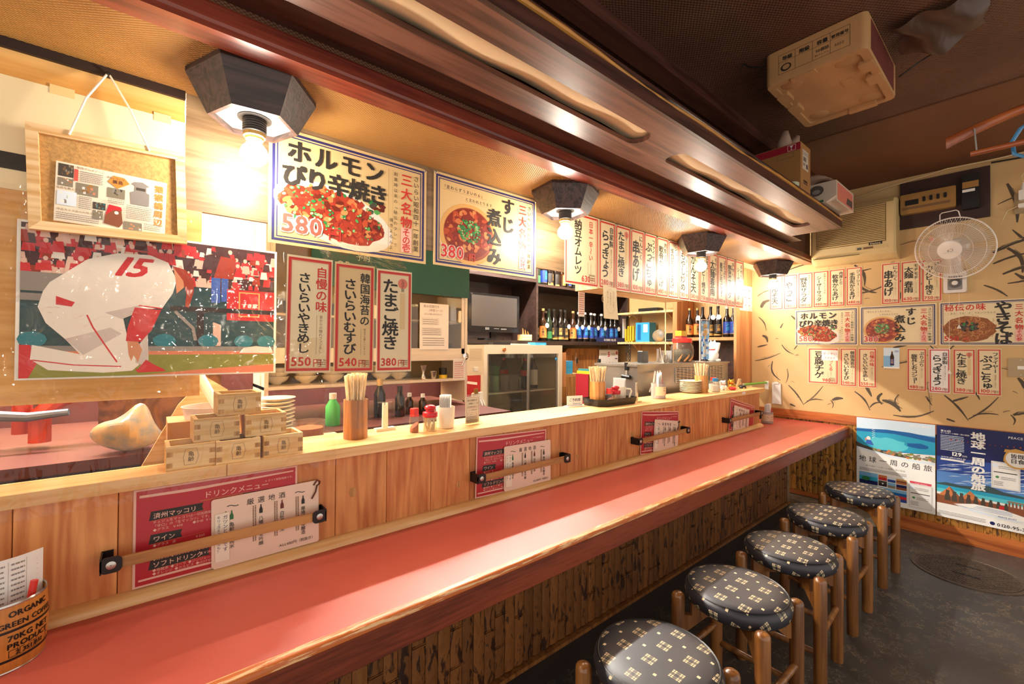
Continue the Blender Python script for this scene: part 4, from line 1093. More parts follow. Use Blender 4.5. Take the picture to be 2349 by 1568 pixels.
p.poly([(0, 0.60*h), (0, 0.70*h), (0.10*w, 0.665*h), (0.30*w, 0.635*h), (0.55*w, 0.625*h), (0.75*w, 0.60*h), (0.7*w, 0.58*h)], 'stone_dark')
r = random.Random(5)
for k in range(60): p.ell((0.22+0.78*r.random())*w, (0.585+0.055*r.random())*h, 0.025*w, 0.012*h, r.choice(('scrub','rock','rock','scrub','sand')), 7, jit=0.6)
p.ell(0.165*w, 0.755*h, 0.028*w, 0.026*h, 'uniform_white', 12); p.poly([(0.125*w,0.69*h),(0.24*w,0.675*h),(0.20*w,0.735*h),(0.14*w,0.74*h)], 'jeans_print'); p.ell(0.13*w, 0.742*h, 0.014*w, 0.016*h, 'skin_print')
for k in range(14): p.ell((0.22+0.014*(k % 3))*w, (0.77+0.008*k)*h, 0.006*w, 0.004*h, 'ink_white', 6)
pts = [(0, 0.655*h)] + [(w*i/10, h*(0.655-0.075*(i/10) - 0.02*sin(pi*i/10))) for i in range(1, 11)]
p.poly([(0, 0.0), (w, 0.0)] + [(a, b-0.012*h) for a, b in reversed(pts)], 'cloud'); p.poly([(0.0, 0.0), (w, 0.0)] + [(a, b-0.035*h) for a, b in reversed(pts)], 'ink_white')
p.text('PEACE BOAT', 0.70*w, 0.955*h, 0.040*w, 'ink_white', bold=0.01)
p.text('地球一周の船旅', 0.03*w, 0.475*h, 0.105*w, 'ink_black', bold=0.008, pitch=1.32)
p.text('第101回ピースポート地球一周の船旅', 0.13*w, 0.415*h, 0.030*w, 'ink_brown', pitch=1.05)
p.dashes(0.04*w, 0.66*w, 0.385*h, 3, 0.012*h, 0.006*h, 'stand_grey', seed=2)
def thumb(u0, v0, u1, v1, ms):
    n = len(ms)
    for k, m_ in enumerate(ms): p.rect(u0*w, (v0+(v1-v0)*k/n)*h, u1*w, (v0+(v1-v0)*(k+1)/n)*h, m_)
thumb(0.04, 0.20, 0.29, 0.34, ('navy_deep', 'sea_teal', 'sky_blue')); p.ell(0.13*w, 0.265*h, 0.06*w, 0.025*h, 'negi1', 12)
thumb(0.30, 0.275, 0.41, 0.335, ('crowd_red', 'meat3')); thumb(0.30, 0.205, 0.41, 0.268, ('stadium_dark', 'stone_dark')); p.ell(0.355*w, 0.237*h, 0.012*w, 0.012*w, 'ink_white')
thumb(0.42, 0.27, 0.52, 0.33, ('navy_mid', 'cloud')); thumb(0.42, 0.20, 0.52, 0.262, ('rock', 'sky_blue')); thumb(0.53, 0.265, 0.66, 0.325, ('sand', 'sand_dark', 'bowl_rim')); thumb(0.53, 0.20, 0.66, 0.258, ('sand_dark', 'navy_deep'))
thumb(0.30, 0.06, 0.66, 0.192, ('navy_mid', 'crowd_red', 'sea_deep', 'sky_blue')); thumb(0.04, 0.06, 0.29, 0.192, ('sea_deep', 'navy_light'))
p.rect(0.70*w, 0.235*h, 0.955*w, 0.33*h, 'pink_box'); p.text('99', 0.80*w, 0.25*h, 0.085*w, 'ink_white', bold=0.03); p.text('万円', 0.895*w, 0.25*h, 0.032*w, 'ink_white'); p.text('129万円', 0.71*w, 0.265*h, 0.022*w, 'ink_white'); p.text('Youth Campaign', 0.76*w, 0.31*h, 0.020*w, 'ink_white')
p.out(o)
o2 = card('flyer_pocket', 0.118, 0.165, 'poster_gloss', (XW-0.0385, 0.553, 0.165), RW, 'small clear pocket with application cards on the lagoon poster', 'flyer')
p = Print(); p.ring(0.004, 0.004, 0.114, 0.161, 0.001, 'stand_grey'); p.ell(0.016, 0.14, 0.012, 0.012, 'cloud'); p.dashes(0.03, 0.10, 0.135, 2, 0.01, 0.004, 'stand_grey', seed=9); p.rect(0.010, 0.098, 0.106, 0.103, 'ink_black'); p.ell(0.025, 0.07, 0.008, 0.007, 'ink_green'); p.dashes(0.04, 0.10, 0.07, 2, 0.01, 0.004, 'stand_grey', seed=4); p.dashes(0.01, 0.05, 0.04, 3, 0.01, 0.004, 'stand_grey', seed=5); p.out(o2)

o = card('voyage_poster', 0.424, 0.600, 'poster_gloss', (XW-0.0355, 0.414, 0.147), RW, 'navy poster with statues, pyramids and cruise ship, below the wooden rail', 'poster')
w, h = 0.424, 0.600; p = Print()
p.rect(0, 0.55*h, w, h, 'navy_deep'); p.rect(0, 0.40*h, w, 0.66*h, 'navy_mid'); p.rect(0, 0.37*h, w, 0.50*h, 'navy_light')
for k in range(60):
    a, b_ = r.random()*w, (0.38+0.24*r.random())*h; q = 0.15+0.2*r.random()
    p.line([(a, b_), (a+0.06*w, b_+0.06*w*q), (a+0.13*w, b_+0.10*w*q)], [0.002*w, 0.010*w, 0.001*w], 'cloud')
p.rect(0, 0.27*h, w, 0.375*h, 'sea_teal'); p.rect(0, 0.27*h, w, 0.31*h, 'sea_light')
p.poly([(0, 0.36*h), (0.1*w, 0.385*h), (0.25*w, 0.375*h), (0.42*w, 0.39*h), (0.55*w, 0.42*h), (0.7*w, 0.38*h), (w, 0.36*h), (w, 0.345*h), (0, 0.35*h)], 'mountain')
p.poly([(0, 0.15*h), (w, 0.15*h), (w, 0.24*h), (0.5*w, 0.25*h), (0, 0.245*h)], 'sand_dark')
p.poly([(0.02*w, 0.235*h), (0.14*w, 0.345*h), (0.27*w, 0.24*h)], 'sand'); p.poly([(0.26*w, 0.24*h), (0.36*w, 0.335*h), (0.48*w, 0.24*h)], 'sand'); p.poly([(0.14*w, 0.345*h), (0.19*w, 0.24*h), (0.27*w, 0.24*h)], 'sand_dark')
for k in range(9):
    a = (0.12+0.075*k)*w; s = (1.0-0.05*k)
    p.poly([(a-0.035*w*s,0.19*h),(a+0.035*w*s,0.19*h),(a+0.025*w*s,0.25*h),(a+0.018*w*s,0.265*h),(a+0.022*w*s,0.30*h-0.004*k*h),(a-0.018*w*s,0.305*h-0.004*k*h),(a-0.02*w*s,0.262*h),(a-0.03*w*s,0.245*h)], 'stone_dark')
for k in range(7): p.rect((0.74+0.034*k)*w, 0.21*h, (0.757+0.034*k)*w, 0.285*h, 'sand_dark')
p.poly([(0.72*w,0.285*h),(0.99*w,0.285*h),(0.99*w,0.30*h),(0.74*w,0.305*h)], 'rock')
p.poly([(0.18*w, 0.165*h), (0.80*w, 0.115*h), (0.97*w, 0.125*h), (0.90*w, 0.165*h), (0.70*w, 0.20*h), (0.40*w, 0.205*h)], 'ink_white'); p.poly([(0.20*w, 0.160*h), (0.80*w, 0.112*h), (0.95*w, 0.122*h), (0.80*w, 0.100*h), (0.4*w, 0.12*h)], 'cloud')
p.rect(0.65*w, 0.20*h, 0.70*w, 0.235*h, 'crowd_red')
for k in range(3): p.dashes((0.36+0.03*k)*w, 0.78*w, (0.15+0.015*k)*h, 1, 0.01, 0.004*h, 'navy_light', seed=k)
p.text('PEACE BOAT', 0.64*w, 0.118*h, 0.028*w, 'navy_mid')
p.rect(0, 0, w, 0.085*h, 'ink_white'); p.dashes(0.02*w, 0.52*w, 0.06*h, 3, 0.014*h, 0.006*h, 'stand_grey', seed=7)
p.ell(0.585*w, 0.043*h, 0.026*w, 0.026*w, 'navy_deep', 18); p.text('0120-95-3769', 0.63*w, 0.025*h, 0.062*w, 'ink_black', bold=0.02)
p.text('地球一周の船旅', 0.445*w, 0.965*h, 0.0535, 'ink_white', vert=True, bold=0.04, pitch=0.0525/0.0535, wx=1.2)
p.text('PEACE BOAT', 0.74*w, 0.935*h, 0.045*w, 'ink_white', bold=0.01)
p.text('第101回', 0.045*w, 0.935*h, 0.034*w, 'ink_white', bold=0.01); p.text('ピースボート地球一周の船旅', 0.045*w, 0.915*h, 0.024*w, 'ink_white', bold=0.01)
p.dashes(0.045*w, 0.30*w, 0.89*h, 10, 0.017*h, 0.007*h, 'cloud', seed=12); p.text('129', 0.16*w, 0.685*h, 0.080*w, 'ink_white', bold=0.03); p.text('万円', 0.275*w, 0.685*h, 0.028*w, 'ink_white'); p.text('www.pbcruise.jp', 0.05*w, 0.655*h, 0.036*w, 'ink_white', bold=0.01); p.rect(0.045*w, 0.625*h, 0.30*w, 0.645*h, 'ink_white')
for k in range(13):
    a = (0.16+0.058*k)*w
    p.ell(a, (0.845+0.012*abs(k-6)/6)*h, 0.010*w, 0.010*w, 'meat1', 10); 
    if k not in (0, 12): p.ell(a+(k-6)*0.0014*w, (0.845+0.012*abs(k-6)/6)*h, 0.0085*w, 0.0085*w, 'navy_deep', 10)
p.ell(0.83*w, 0.735*h, 0.135*w, 0.10*h, 'gold_seal', 22, jit=0.12); p.ell(0.83*w, 0.735*h, 0.115*w, 0.082*h, 'ink_white', 22); p.poly([(0.70*w,0.795*h),(0.96*w,0.80*h),(0.95*w,0.825*h),(0.71*w,0.825*h)], 'gold_seal')
p.text('皆既', 0.76*w, 0.745*h, 0.068*w, 'ink_black', bold=0.02); p.text('日食', 0.76*w, 0.695*h, 0.068*w, 'ink_black', bold=0.02)
p.out(o)
o2 = card('flyer_pocket', 0.118, 0.165, 'poster_gloss', (XW-0.0385, 0.170, 0.395), RW, 'small clear pocket with application cards on the navy poster', 'flyer')
p = Print(); p.ring(0.004, 0.004, 0.114, 0.161, 0.001, 'stand_grey'); p.ell(0.016, 0.14, 0.012, 0.012, 'cloud'); p.dashes(0.03, 0.10, 0.135, 2, 0.01, 0.004, 'stand_grey', seed=9); p.rect(0.010, 0.098, 0.106, 0.103, 'ink_black'); p.ell(0.025, 0.07, 0.008, 0.007, 'ink_green'); p.dashes(0.04, 0.10, 0.07, 2, 0.01, 0.004, 'stand_grey', seed=4); p.dashes(0.01, 0.05, 0.04, 3, 0.01, 0.004, 'stand_grey', seed=5); p.out(o2)

# ------------------------------------------------------------------ photo print of a kneeling ball player
o = card('photo_print', 0.530, 0.368, 'paper_gloss', (-0.236, 1.478, 1.165), 0, 'laminated photo print of a ball player kneeling on grass, on the yellow panel', 'poster')
w, h = 0.530, 0.368; p = Print(); q = random.Random(11)
L0, R0_, B0, T0 = 0.012*w, 0.988*w, 0.012*h, 0.985*h
p.rect(L0, B0, R0_, T0, 'stadium_teal'); p.rect(L0, 0.66*h, R0_, T0, 'crowd_dark')
for k in range(230):
    a, b_ = L0+q.random()*(R0_-L0), (0.68+0.29*q.random())*h
    s = w*(0.010+0.016*q.random())
    m_ = q.choice(('crowd_red','crowd_red','crowd_red','crowd_pale','uniform_white','crowd_dark','meat0'))
    p.poly([(max(L0,a-s), max(0.66*h,b_-1.6*s)), (min(R0_,a+s), max(0.66*h,b_-1.6*s)), (min(R0_,a+0.7*s), min(T0,b_+0.6*s)), (max(L0,a-0.7*s), min(T0,b_+0.6*s))], m_)
    if m_ == 'crowd_red' and b_ < 0.92*h: p.ell(min(R0_-0.4*s,max(L0+0.4*s,a)), min(T0-0.5*s,b_+1.0*s), 0.4*s, 0.5*s, 'crowd_pale', 8)
p.poly([(0.69*w,0.62*h),(0.69*w,0.80*h),(0.655*w,0.90*h),(0.76*w,0.955*h),(0.80*w,0.82*h),(0.77*w,0.62*h)], 'crowd_dark'); p.rect(0.69*w, 0.55*h, 0.73*w, 0.74*h, 'jeans_print'); p.rect(0.735*w, 0.56*h, 0.765*w, 0.74*h, 'jeans_print'); p.poly([(0.70*w,0.74*h),(0.79*w,0.74*h),(0.80*w,0.90*h),(0.73*w,0.91*h)], 'meat0')
p.rect(L0, 0.56*h, 0.22*w, 0.68*h, 'stand_grey'); p.rect(L0, 0.50*h, 0.30*w, 0.545*h, 'stand_grey')
p.rect(0.76*w, 0.42*h, R0_, 0.66*h, 'crowd_red'); p.ring(0.815*w, 0.45*h, 0.915*w, 0.645*h, 0.006*w, 'bowl_rim'); p.text('すき家', 0.828*w, 0.525*h, 0.026*w, 'ink_white', bold=0.03)
p.rect(0.52*w, 0.475*h, R0_, 0.51*h, 'stadium_dark'); p.rect(0.63*w, 0.22*h, 0.66*w, 0.49*h, 'stadium_dark')
p.line([(0.54*w,0.47*h),(0.615*w,0.35*h),(0.625*w,0.26*h)], 0.014*w, 'stand_grey'); p.poly([(0.70*w,0.22*h),(0.70*w,0.40*h),(0.735*w,0.38*h),(0.735*w,0.22*h)], 'crowd_pale')
for a in (0.03, 0.48, 0.66, 0.82, 0.94): p.ell(min(a,0.93)*w+0.02*w, 0.255*h, 0.045*w, 0.05*h, 'seat_teal', 12)
p.rect(L0, 0.175*h, R0_, 0.215*h, 'stand_grey'); p.rect(L0, 0.145*h, R0_, 0.18*h, 'dirt_print'); p.rect(L0, B0, R0_, 0.155*h, 'grass_print'); p.poly([(0.42*w,B0),(R0_,B0),(R0_,0.075*h),(0.62*w,0.04*h)], 'dirt_print')
p.poly([(0.82*w,0.165*h),(0.985*w,0.165*h),(0.975*w,0.205*h),(0.90*w,0.22*h),(0.84*w,0.205*h)], 'uniform_white')
# the player: trousers, shirt, sleeve, cap, shoes
p.poly([(L0,B0),(L0,0.22*h),(0.045*w,0.22*h),(0.065*w,0.10*h),(0.04*w,B0)], 'crowd_red')
p.poly([(0.05*w,0.22*h),(0.045*w,0.13*h),(0.10*w,0.06*h),(0.28*w,0.035*h),(0.38*w,0.045*h),(0.405*w,0.085*h),(0.385*w,0.15*h),(0.36*w,0.28*h),(0.34*w,0.44*h),(0.08*w,0.56*h),(0.065*w,0.46*h),(0.09*w,0.36*h),(0.15*w,0.26*h),(0.20*w,0.16*h)], 'uniform_white')
p.poly([(0.15*w,0.26*h),(0.30*w,0.34*h),(0.34*w,0.30*h),(0.21*w,0.155*h)], 'uniform_shade'); p.line([(0.22*w,0.42*h),(0.24*w,0.34*h),(0.29*w,0.20*h),(0.325*w,0.105*h)], 0.006*w, 'crowd_red'); p.line([(0.05*w,0.125*h),(0.18*w,0.09*h),(0.34*w,0.075*h)], 0.005*w, 'crowd_red')
p.poly([(0.435*w,0.30*h),(0.44*w,0.12*h),(0.42*w,0.08*h),(0.39*w,0.10*h),(0.40*w,0.22*h)], 'uniform_shade')
p.poly([(0.39*w,0.055*h),(0.50*w,0.05*h),(0.505*w,0.035*h),(0.40*w,0.03*h)], 'crowd_red'); p.poly([(0.40*w,0.055*h),(0.43*w,0.12*h),(0.46*w,0.085*h),(0.50*w,0.05*h)], 'crowd_red')
p.poly([(0.08*w,0.56*h),(0.10*w,0.62*h),(0.17*w,0.72*h),(0.22*w,0.79*h),(0.32*w,0.85*h),(0.44*w,0.86*h),(0.51*w,0.82*h),(0.545*w,0.70*h),(0.53*w,0.60*h),(0.49*w,0.49*h),(0.40*w,0.47*h),(0.34*w,0.43*h),(0.20*w,0.47*h)], 'uniform_white')
p.poly([(0.28*w,0.44*h),(0.40*w,0.50*h),(0.42*w,0.47*h),(0.34*w,0.40*h)], 'uniform_shade')
p.poly([(0.385*w,0.485*h),(0.485*w,0.475*h),(0.45*w,0.33*h),(0.41*w,0.245*h),(0.355*w,0.25*h),(0.36*w,0.34*h)], 'crowd_red'); p.line([(0.40*w,0.50*h),(0.49*w,0.485*h)], 0.006*w, 'crowd_red')
p.poly([(0.36*w,0.25*h),(0.40*w,0.245*h),(0.415*w,0.19*h),(0.40*w,0.10*h),(0.385*w,0.155*h),(0.375*w,0.11*h),(0.365*w,0.16*h)], 'skin_print')
p.poly([(0.53*w,0.79*h),(0.57*w,0.75*h),(0.575*w,0.65*h),(0.545*w,0.60*h),(0.54*w,0.70*h)], 'skin_print'); p.poly([(0.525*w,0.80*h),(0.58*w,0.78*h),(0.615*w,0.70*h),(0.615*w,0.62*h),(0.595*w,0.50*h),(0.58*w,0.51*h),(0.585*w,0.60*h),(0.57*w,0.70*h)], 'meat0')
p.poly([(0.12*w,0.535*h),(0.12*w,0.48*h),(0.17*w,0.47*h),(0.18*w,0.50*h)], 'crowd_red')
p.text('15', 0.285*w, 0.70*h, 0.13*w, 'crowd_red', bold=0.03, ang=0.5, wx=1.2)
p.out(o)

# ------------------------------------------------------------------ cork board on a cord
cb = thing('cork_board', 'small cork notice board in a pale wood frame, hung on a white cord', 'notice board', (-0.214, 1.452, 1.508), rot=(0, -0.035, 0))
W_, H_ = 0.287, 0.240; fw_ = 0.020
MB().box(fw_*0.8, 0.004, fw_*0.8, W_-fw_*0.8, 0.010, H_-fw_*0.8).build('cork_sheet', 'cork', cb, smooth=0)
def rail4(a, b2, c, d_):   # mitred frame rail, given four xz points
    return MB().prism([a, b2, c, d_], -0.006, 0.014, 'xz')
for pts in (((0,0),(W_,0),(W_-fw_,fw_),(fw_,fw_)), ((W_,0),(W_,H_),(W_-fw_,H_-fw_),(W_-fw_,fw_)), ((W_,H_),(0,H_),(fw_,H_-fw_),(W_-fw_,H_-fw_)), ((0,H_),(0,0),(fw_,fw_),(fw_,H_-fw_))):
    rail4(*pts).build('frame_rail', 'pale_wood', cb, smooth=0)
hx, hz = 0.140, 0.408
MB().tube([(0.070, -0.008, H_-0.012), (0.10, -0.004, (H_+hz)/2), (hx-0.002, 0.022, hz)], 0.0024, 6).build('cord', 'string_white', cb)
MB().tube([(hx+0.002, 0.022, hz), (0.18, 0.0, (H_+hz)/2), (0.215, -0.008, H_-0.012)], 0.0024, 6).build('cord', 'string_white', cb)
MB().lathe([(0.004, 0), (0.004, 0.006), (0.001, 0.007)], n=10, cap=False).xf(lambda x,y,z: (hx+x, 0.020-z, hz+y)).build('nail', 'black_metal', cb)
np_ = card('newspaper_clipping', 0.202, 0.140, 'paper_aged', (-0.176, 1.4525, 1.535), 0, 'crumpled newspaper clipping pinned on the cork board', 'clipping', rot=(0, 0.02, 0))
p = Print(); w, h = 0.202, 0.140
def pic(u0, v0, u1, v1, ms, seed):
    g = random.Random(seed); p.rect(u0*w, v0*h, u1*w, v1*h, ms[0])
    for k in range(14):
        a, b_ = u0+(u1-u0)*(0.1+0.75*g.random()), v0+(v1-v0)*(0.1+0.75*g.random()); s = 0.12*(u1-u0)
        p.rect(a*w, b_*h, min(u1, a+s)*w, min(v1, b_+0.2*(v1-v0))*h, g.choice(ms))
BR = ('stone_dark', 'rock', 'cardboard', 'ink_brown')
pic(0.02, 0.76, 0.145, 0.97, BR, 1); pic(0.02, 0.60, 0.145, 0.735, ('rock','sand','paper_white'), 2); pic(0.17, 0.50, 0.36, 0.70, ('rock','skin_print','uniform_white','cardboard'), 3); pic(0.32, 0.30, 0.43, 0.42, ('stone_dark','seat_teal','rock'), 4); pic(0.32, 0.13, 0.41, 0.28, ('rock','cardboard','paper_white'), 5); pic(0.44, 0.55, 0.60, 0.72, ('rock','stone_dark','stand_grey'), 6); pic(0.02, 0.28, 0.18, 0.52, ('cloud','paper_white','stand_grey'), 7); pic(0.60, 0.02, 0.77, 0.17, ('rock','skin_print','uniform_white'), 8)
p.rect(0.15*w, 0.72*h, 0.185*w, 0.92*h, 'ink_red_soft')
p.poly([(0.44*w,0.82*h),(0.53*w,0.72*h),(0.64*w,0.84*h),(0.59*w,0.93*h),(0.49*w,0.94*h)], 'ink_orange'); p.text('Play Back', 0.435*w, 0.875*h, 0.036*w, 'ink_brown', bold=0.01); p.text('廣島', 0.48*w, 0.805*h, 0.050*w, 'ink_black', bold=0.02)
p.poly([(0.66*w,0.50*h),(0.83*w,0.50*h),(0.83*w,0.72*h),(0.80*w,0.74*h),(0.80*w,0.84*h),(0.83*w,0.86*h),(0.76*w,0.92*h),(0.68*w,0.90*h),(0.66*w,0.86*h),(0.69*w,0.84*h),(0.69*w,0.74*h),(0.65*w,0.71*h)], 'stand_grey'); p.rect(0.70*w, 0.76*h, 0.79*w, 0.81*h, 'stone_dark')
p.poly([(0.42*w,0.08*h),(0.56*w,0.04*h),(0.59*w,0.12*h),(0.57*w,0.40*h),(0.46*w,0.40*h),(0.43*w,0.22*h)], 'sand_dark'); p.poly([(0.43*w,0.22*h),(0.46*w,0.42*h),(0.57*w,0.40*h),(0.58*w,0.34*h),(0.50*w,0.33*h)], 'crowd_red'); p.ell(0.53*w, 0.29*h, 0.02*w, 0.02*w, 'paper_white', 12)
p.text('猿猴橋周辺', 0.925*w, 0.93*h, 0.095*w, 'ink_orange', vert=True, bold=0.02, pitch=1.12)
p.text('駅西グルメゾーン', 0.17*w, 0.935*h, 0.030*w, 'ink_brown'); p.text('名前を教えてください', 0.01*w, 0.55*h, 0.030*w, 'ink_brown'); p.text('中古カメラ店の片岡さん', 0.02*w, 0.19*h, 0.030*w, 'ink_brown')
p.dashes(0.20*w, 0.40*w, 0.89*h, 6, 0.032*h, 0.014*h, 'stand_grey', seed=3); p.dashes(0.20*w, 0.31*w, 0.46*h, 7, 0.032*h, 0.014*h, 'stand_grey', seed=4); p.dashes(0.02*w, 0.38*w, 0.14*h, 4, 0.032*h, 0.014*h, 'stand_grey', seed=5); p.dashes(0.62*w, 0.86*w, 0.45*h, 8, 0.032*h, 0.014*h, 'stand_grey', seed=6); p.dashes(0.45*w, 0.60*w, 0.51*h, 3, 0.032*h, 0.014*h, 'stand_grey', seed=8); p.dashes(0.79*w, 0.95*w, 0.16*h, 4, 0.032*h, 0.014*h, 'stand_grey', seed=2)
p.out(np_)
# ------------------------------------------------------------------ drink menus behind wooden clip bars
def red_menu(x, w, h, label, lean=0.0, rz=0.0):
    o = card('drink_menu', w, h, 'menu_pink', (x, 1.3025, 0.695), 0, label, 'menu', 'red drink menus on the upstand', thick=0.0012, rot=(-0.02, lean, rz))
    p = Print()
    p.rect(0.014*w, 0.02*h, 0.986*w, 0.98*h, 'menu_red')
    c = [(0.03+0.94*i/12) for i in range(13)]
    p.line([(a*w, (0.915+0.035*abs(a-0.3))*h) for a in c], [0.028*h*(1.1-0.7*abs(2*a-0.6)*0.6) for a in c], 'menu_pink')
    p.line([(a*w, (0.075-0.02*abs(a-0.3))*h) for a in c], [0.022*h*(1.1-0.7*abs(2*a-0.6)*0.6) for a in c], 'menu_pink')
    p.text('ドリンクメニュー', 0.38*w, 0.80*h, 0.052*w, 'menu_pink', bold=0.008); p.line([(0.36*w,0.775*h),(0.66*w,0.775*h)], 0.003*w, 'ink_gold')
    p.text('※すべて税抜価格です。', 0.77*w, 0.86*h, 0.019*w, 'menu_pink')
    for t_, u, v, k in (('済州マッコリ', 0.09, 0.68, 6), ('ワイン', 0.09, 0.44, 3), ('カクテル', 0.09, 0.29, 4), ('ソフトドリンク', 0.09, 0.175, 7), ('サワー', 0.62, 0.70, 3), ('焼酎', 0.52, 0.44, 2)):
        wd = (0.05+0.040*k)*w
        p.poly([(u*w-0.01*w,(v-0.02)*h),(u*w+wd,(v-0.01)*h),(u*w+wd-0.008*w,(v+0.032)*h),(u*w+wd,(v+0.072)*h),(u*w,(v+0.075)*h)], 'ink_black')
        p.text(t_, u*w+0.012*w, v*h, 0.040*w, 'menu_pink', bold=0.012)
        p.line([(u*w, (v-0.025)*h), (u*w+0.30*w, (v-0.01)*h)], 0.0012*w, 'ink_gold')
    S = 0.022*w
    for t_, u, v in (('チェジュ生マッコリは一切加熱処理をしない', 0.10, 0.625), ('『辛口』の『生マッコリ』です。', 0.10, 0.585), ('◆グラス  ￥400      ◆かめ ￥1,580', 0.10, 0.545), ('◆グラス  赤            ￥500', 0.10, 0.385), ('◆カシス ◆カンパリ（オレンジorソーダ）', 0.10, 0.245), ('◆烏龍茶 ◆コーラ ◆ジンジャーエール', 0.10, 0.13), ('◆オレンジ ◆カルピス ◆HOTゆず茶', 0.10, 0.095), ('各￥280', 0.36, 0.19), ('◆レモン ◆塩レモン ◆ライム ◆巨峰', 0.63, 0.645), ('各￥420', 0.87, 0.735), ('◆芋 ◆麦 ◆そば', 0.54, 0.385)):
        p.text(t_, u*w, v*h, S, 'menu_pink')
    p.out(o, 'lettering'); return o

def white_menu(x, z, label, w=0.250, h=0.168, lean=0.0, y=1.296, cord=True):
    t = thing('sake_menu', label, 'menu', (x, y, z), group='white sake menus on the upstand', rot=(-0.03, lean, 0))
    o = MB().prism(rrect(0, 0, w, h, 0.006, 3), 0, 0.0016, 'xz').build('card', 'menu_card', t, smooth=0)
    MB().prism(rrect(0.003, -0.004, w+0.002, h-0.004, 0.006, 3), 0.0022, 0.0032, 'xz').build('card', 'menu_card', t, smooth=0)
    p = Print()
    p.text('厳選地酒', 0.30*w, 0.83*h, 0.068*w, 'ink_black', bold=0.006, pitch=1.45)
    for u0 in (0.13, 0.76): p.line([((u0+0.02*i)*w, (0.86+0.012*sin(i*1.2))*h) for i in range(6)], 0.008*w, 'ink_black')
    for k, u in enumerate((0.17, 0.43, 0.63, 0.84)):
        b0 = 0.66*h
        p.poly([((u-0.016)*w,b0),((u+0.016)*w,b0),((u+0.016)*w,b0+0.06*h),((u+0.006)*w,b0+0.10*h),((u+0.005)*w,b0+0.135*h),((u-0.005)*w,b0+0.135*h),((u-0.006)*w,b0+0.10*h),((u-0.016)*w,b0+0.06*h)], ('ink_green_dark','ink_black','meat4','ink_black')[k])
        p.text(('亀齢辛口純米','八幡川純米吟醸','白牡丹純米','華鳩特別本醸造')[k], u*w, 0.62*h, 0.046*w, 'ink_black', vert=True, pitch=0.95, bold=0.004)
        p.dashes(0.25*h, 0.80*h, (u-0.055)*w, 1+(k > 0), 0.02*w, 0.010*w, 'ink_brown', vert=True, seed=k)
    p.rect(0.03*w, 0.08*h, 0.15*w, 0.78*h, 'paper_aged'); p.text('ガツンと辛口です', 0.115*w, 0.75*h, 0.045*w, 'ink_navy', vert=True, bold=0.01); p.text('キリッ冷えよりヌルも？', 0.06*w, 0.75*h, 0.034*w, 'ink_navy', vert=True, bold=0.006)
    p.text('ALL480円（税抜き）', 0.60*w, 0.06*h, 0.038*w, 'ink_black')
    p.out(o, 'lettering')
    if cord:
        c = [(w-0.012, -0.001, h-0.012), (w-0.004, -0.006, h+0.002), (w+0.004, -0.004, h-0.004), (w+0.004, 0.003, h-0.012), (w-0.004, -0.004, h-0.014), (w-0.008, -0.005, h-0.030), (w-0.018, -0.004, h-0.048)]
        MB().tube(c, 0.0022, 6).build('cord', 'leather_cord', t)
    return t

def clip_bar(x0, x1, label, z=0.777):
    t = thing('clip_bar', label, 'menu holder', (0, 0, 0), group='wooden clip bars on the upstand')
    MB().rbox(x0+0.004, 1.266, z-0.012, x1-0.004, 1.2705, z+0.012, 0.002, plane='xz').build('bar', 'clip_bar', t, smooth=0)
    for x, d in ((x0, 1), (x1, -1)):
        b = MB()
        b.box(min(x, x+d*0.003), 1.262, z-0.017, max(x, x+d*0.003), 1.3095, z+0.017)
        b.rbox(min(x, x+d*0.036), 1.262, z-0.017, max(x, x+d*0.036), 1.2655, z+0.017, 0.010, plane='xz')
        b.box(min(x, x+d*0.020), 1.306, z-0.017, max(x, x+d*0.020), 1.3095, z+0.017)
        br = b.build('bracket', 'black_metal', t, smooth=0)
        MB().lathe([(0.0085, 0), (0.0085, 0.0012), (0.006, 0.0022), (0.001, 0.0022)], n=16, cap=False).xf(lambda a, y, c: (x+d*0.018+a, 1.262-y*0+0-c, z+y)).build('screw', 'screw_metal', br)
    return t
red_menu(-0.025, 0.342, 0.222, 'red laminated drink menu behind the clip bar below the wooden box pyramid')
white_menu(0.122, 0.697, 'white sake menu with brown leather cord, below the wooden box pyramid', lean=-0.01)
clip_bar(-0.077, 0.383, 'wooden clip bar with black brackets, below the wooden box pyramid')
red_menu(0.915, 0.355, 0.222, 'red laminated drink menu behind the clip bar below the napkin mug', lean=0.035)
white_menu(1.045, 0.697, 'white sake menu without cord, below the napkin mug', lean=0.02, cord=False)
clip_bar(0.898, 1.380, 'wooden clip bar with black brackets, below the napkin mug')
red_menu(1.952, 0.372, 0.222, 'red laminated drink menu behind the clip bar below the order slip cup', lean=0.09)
white_menu(2.062, 0.698, 'white sake menu with looped cord, below the order slip cup', lean=0.14)
clip_bar(1.880, 2.387, 'wooden clip bar with black brackets, below the order slip cup')
red_menu(2.965, 0.40, 0.222, 'red laminated drink menu behind the clip bar at the end of the upstand', lean=0.22)
white_menu(3.02, 0.698, 'white sake menu tilted sideways at the end of the upstand', lean=0.22, cord=False)
clip_bar(2.888, 3.435, 'wooden clip bar with black brackets, at the end of the upstand')

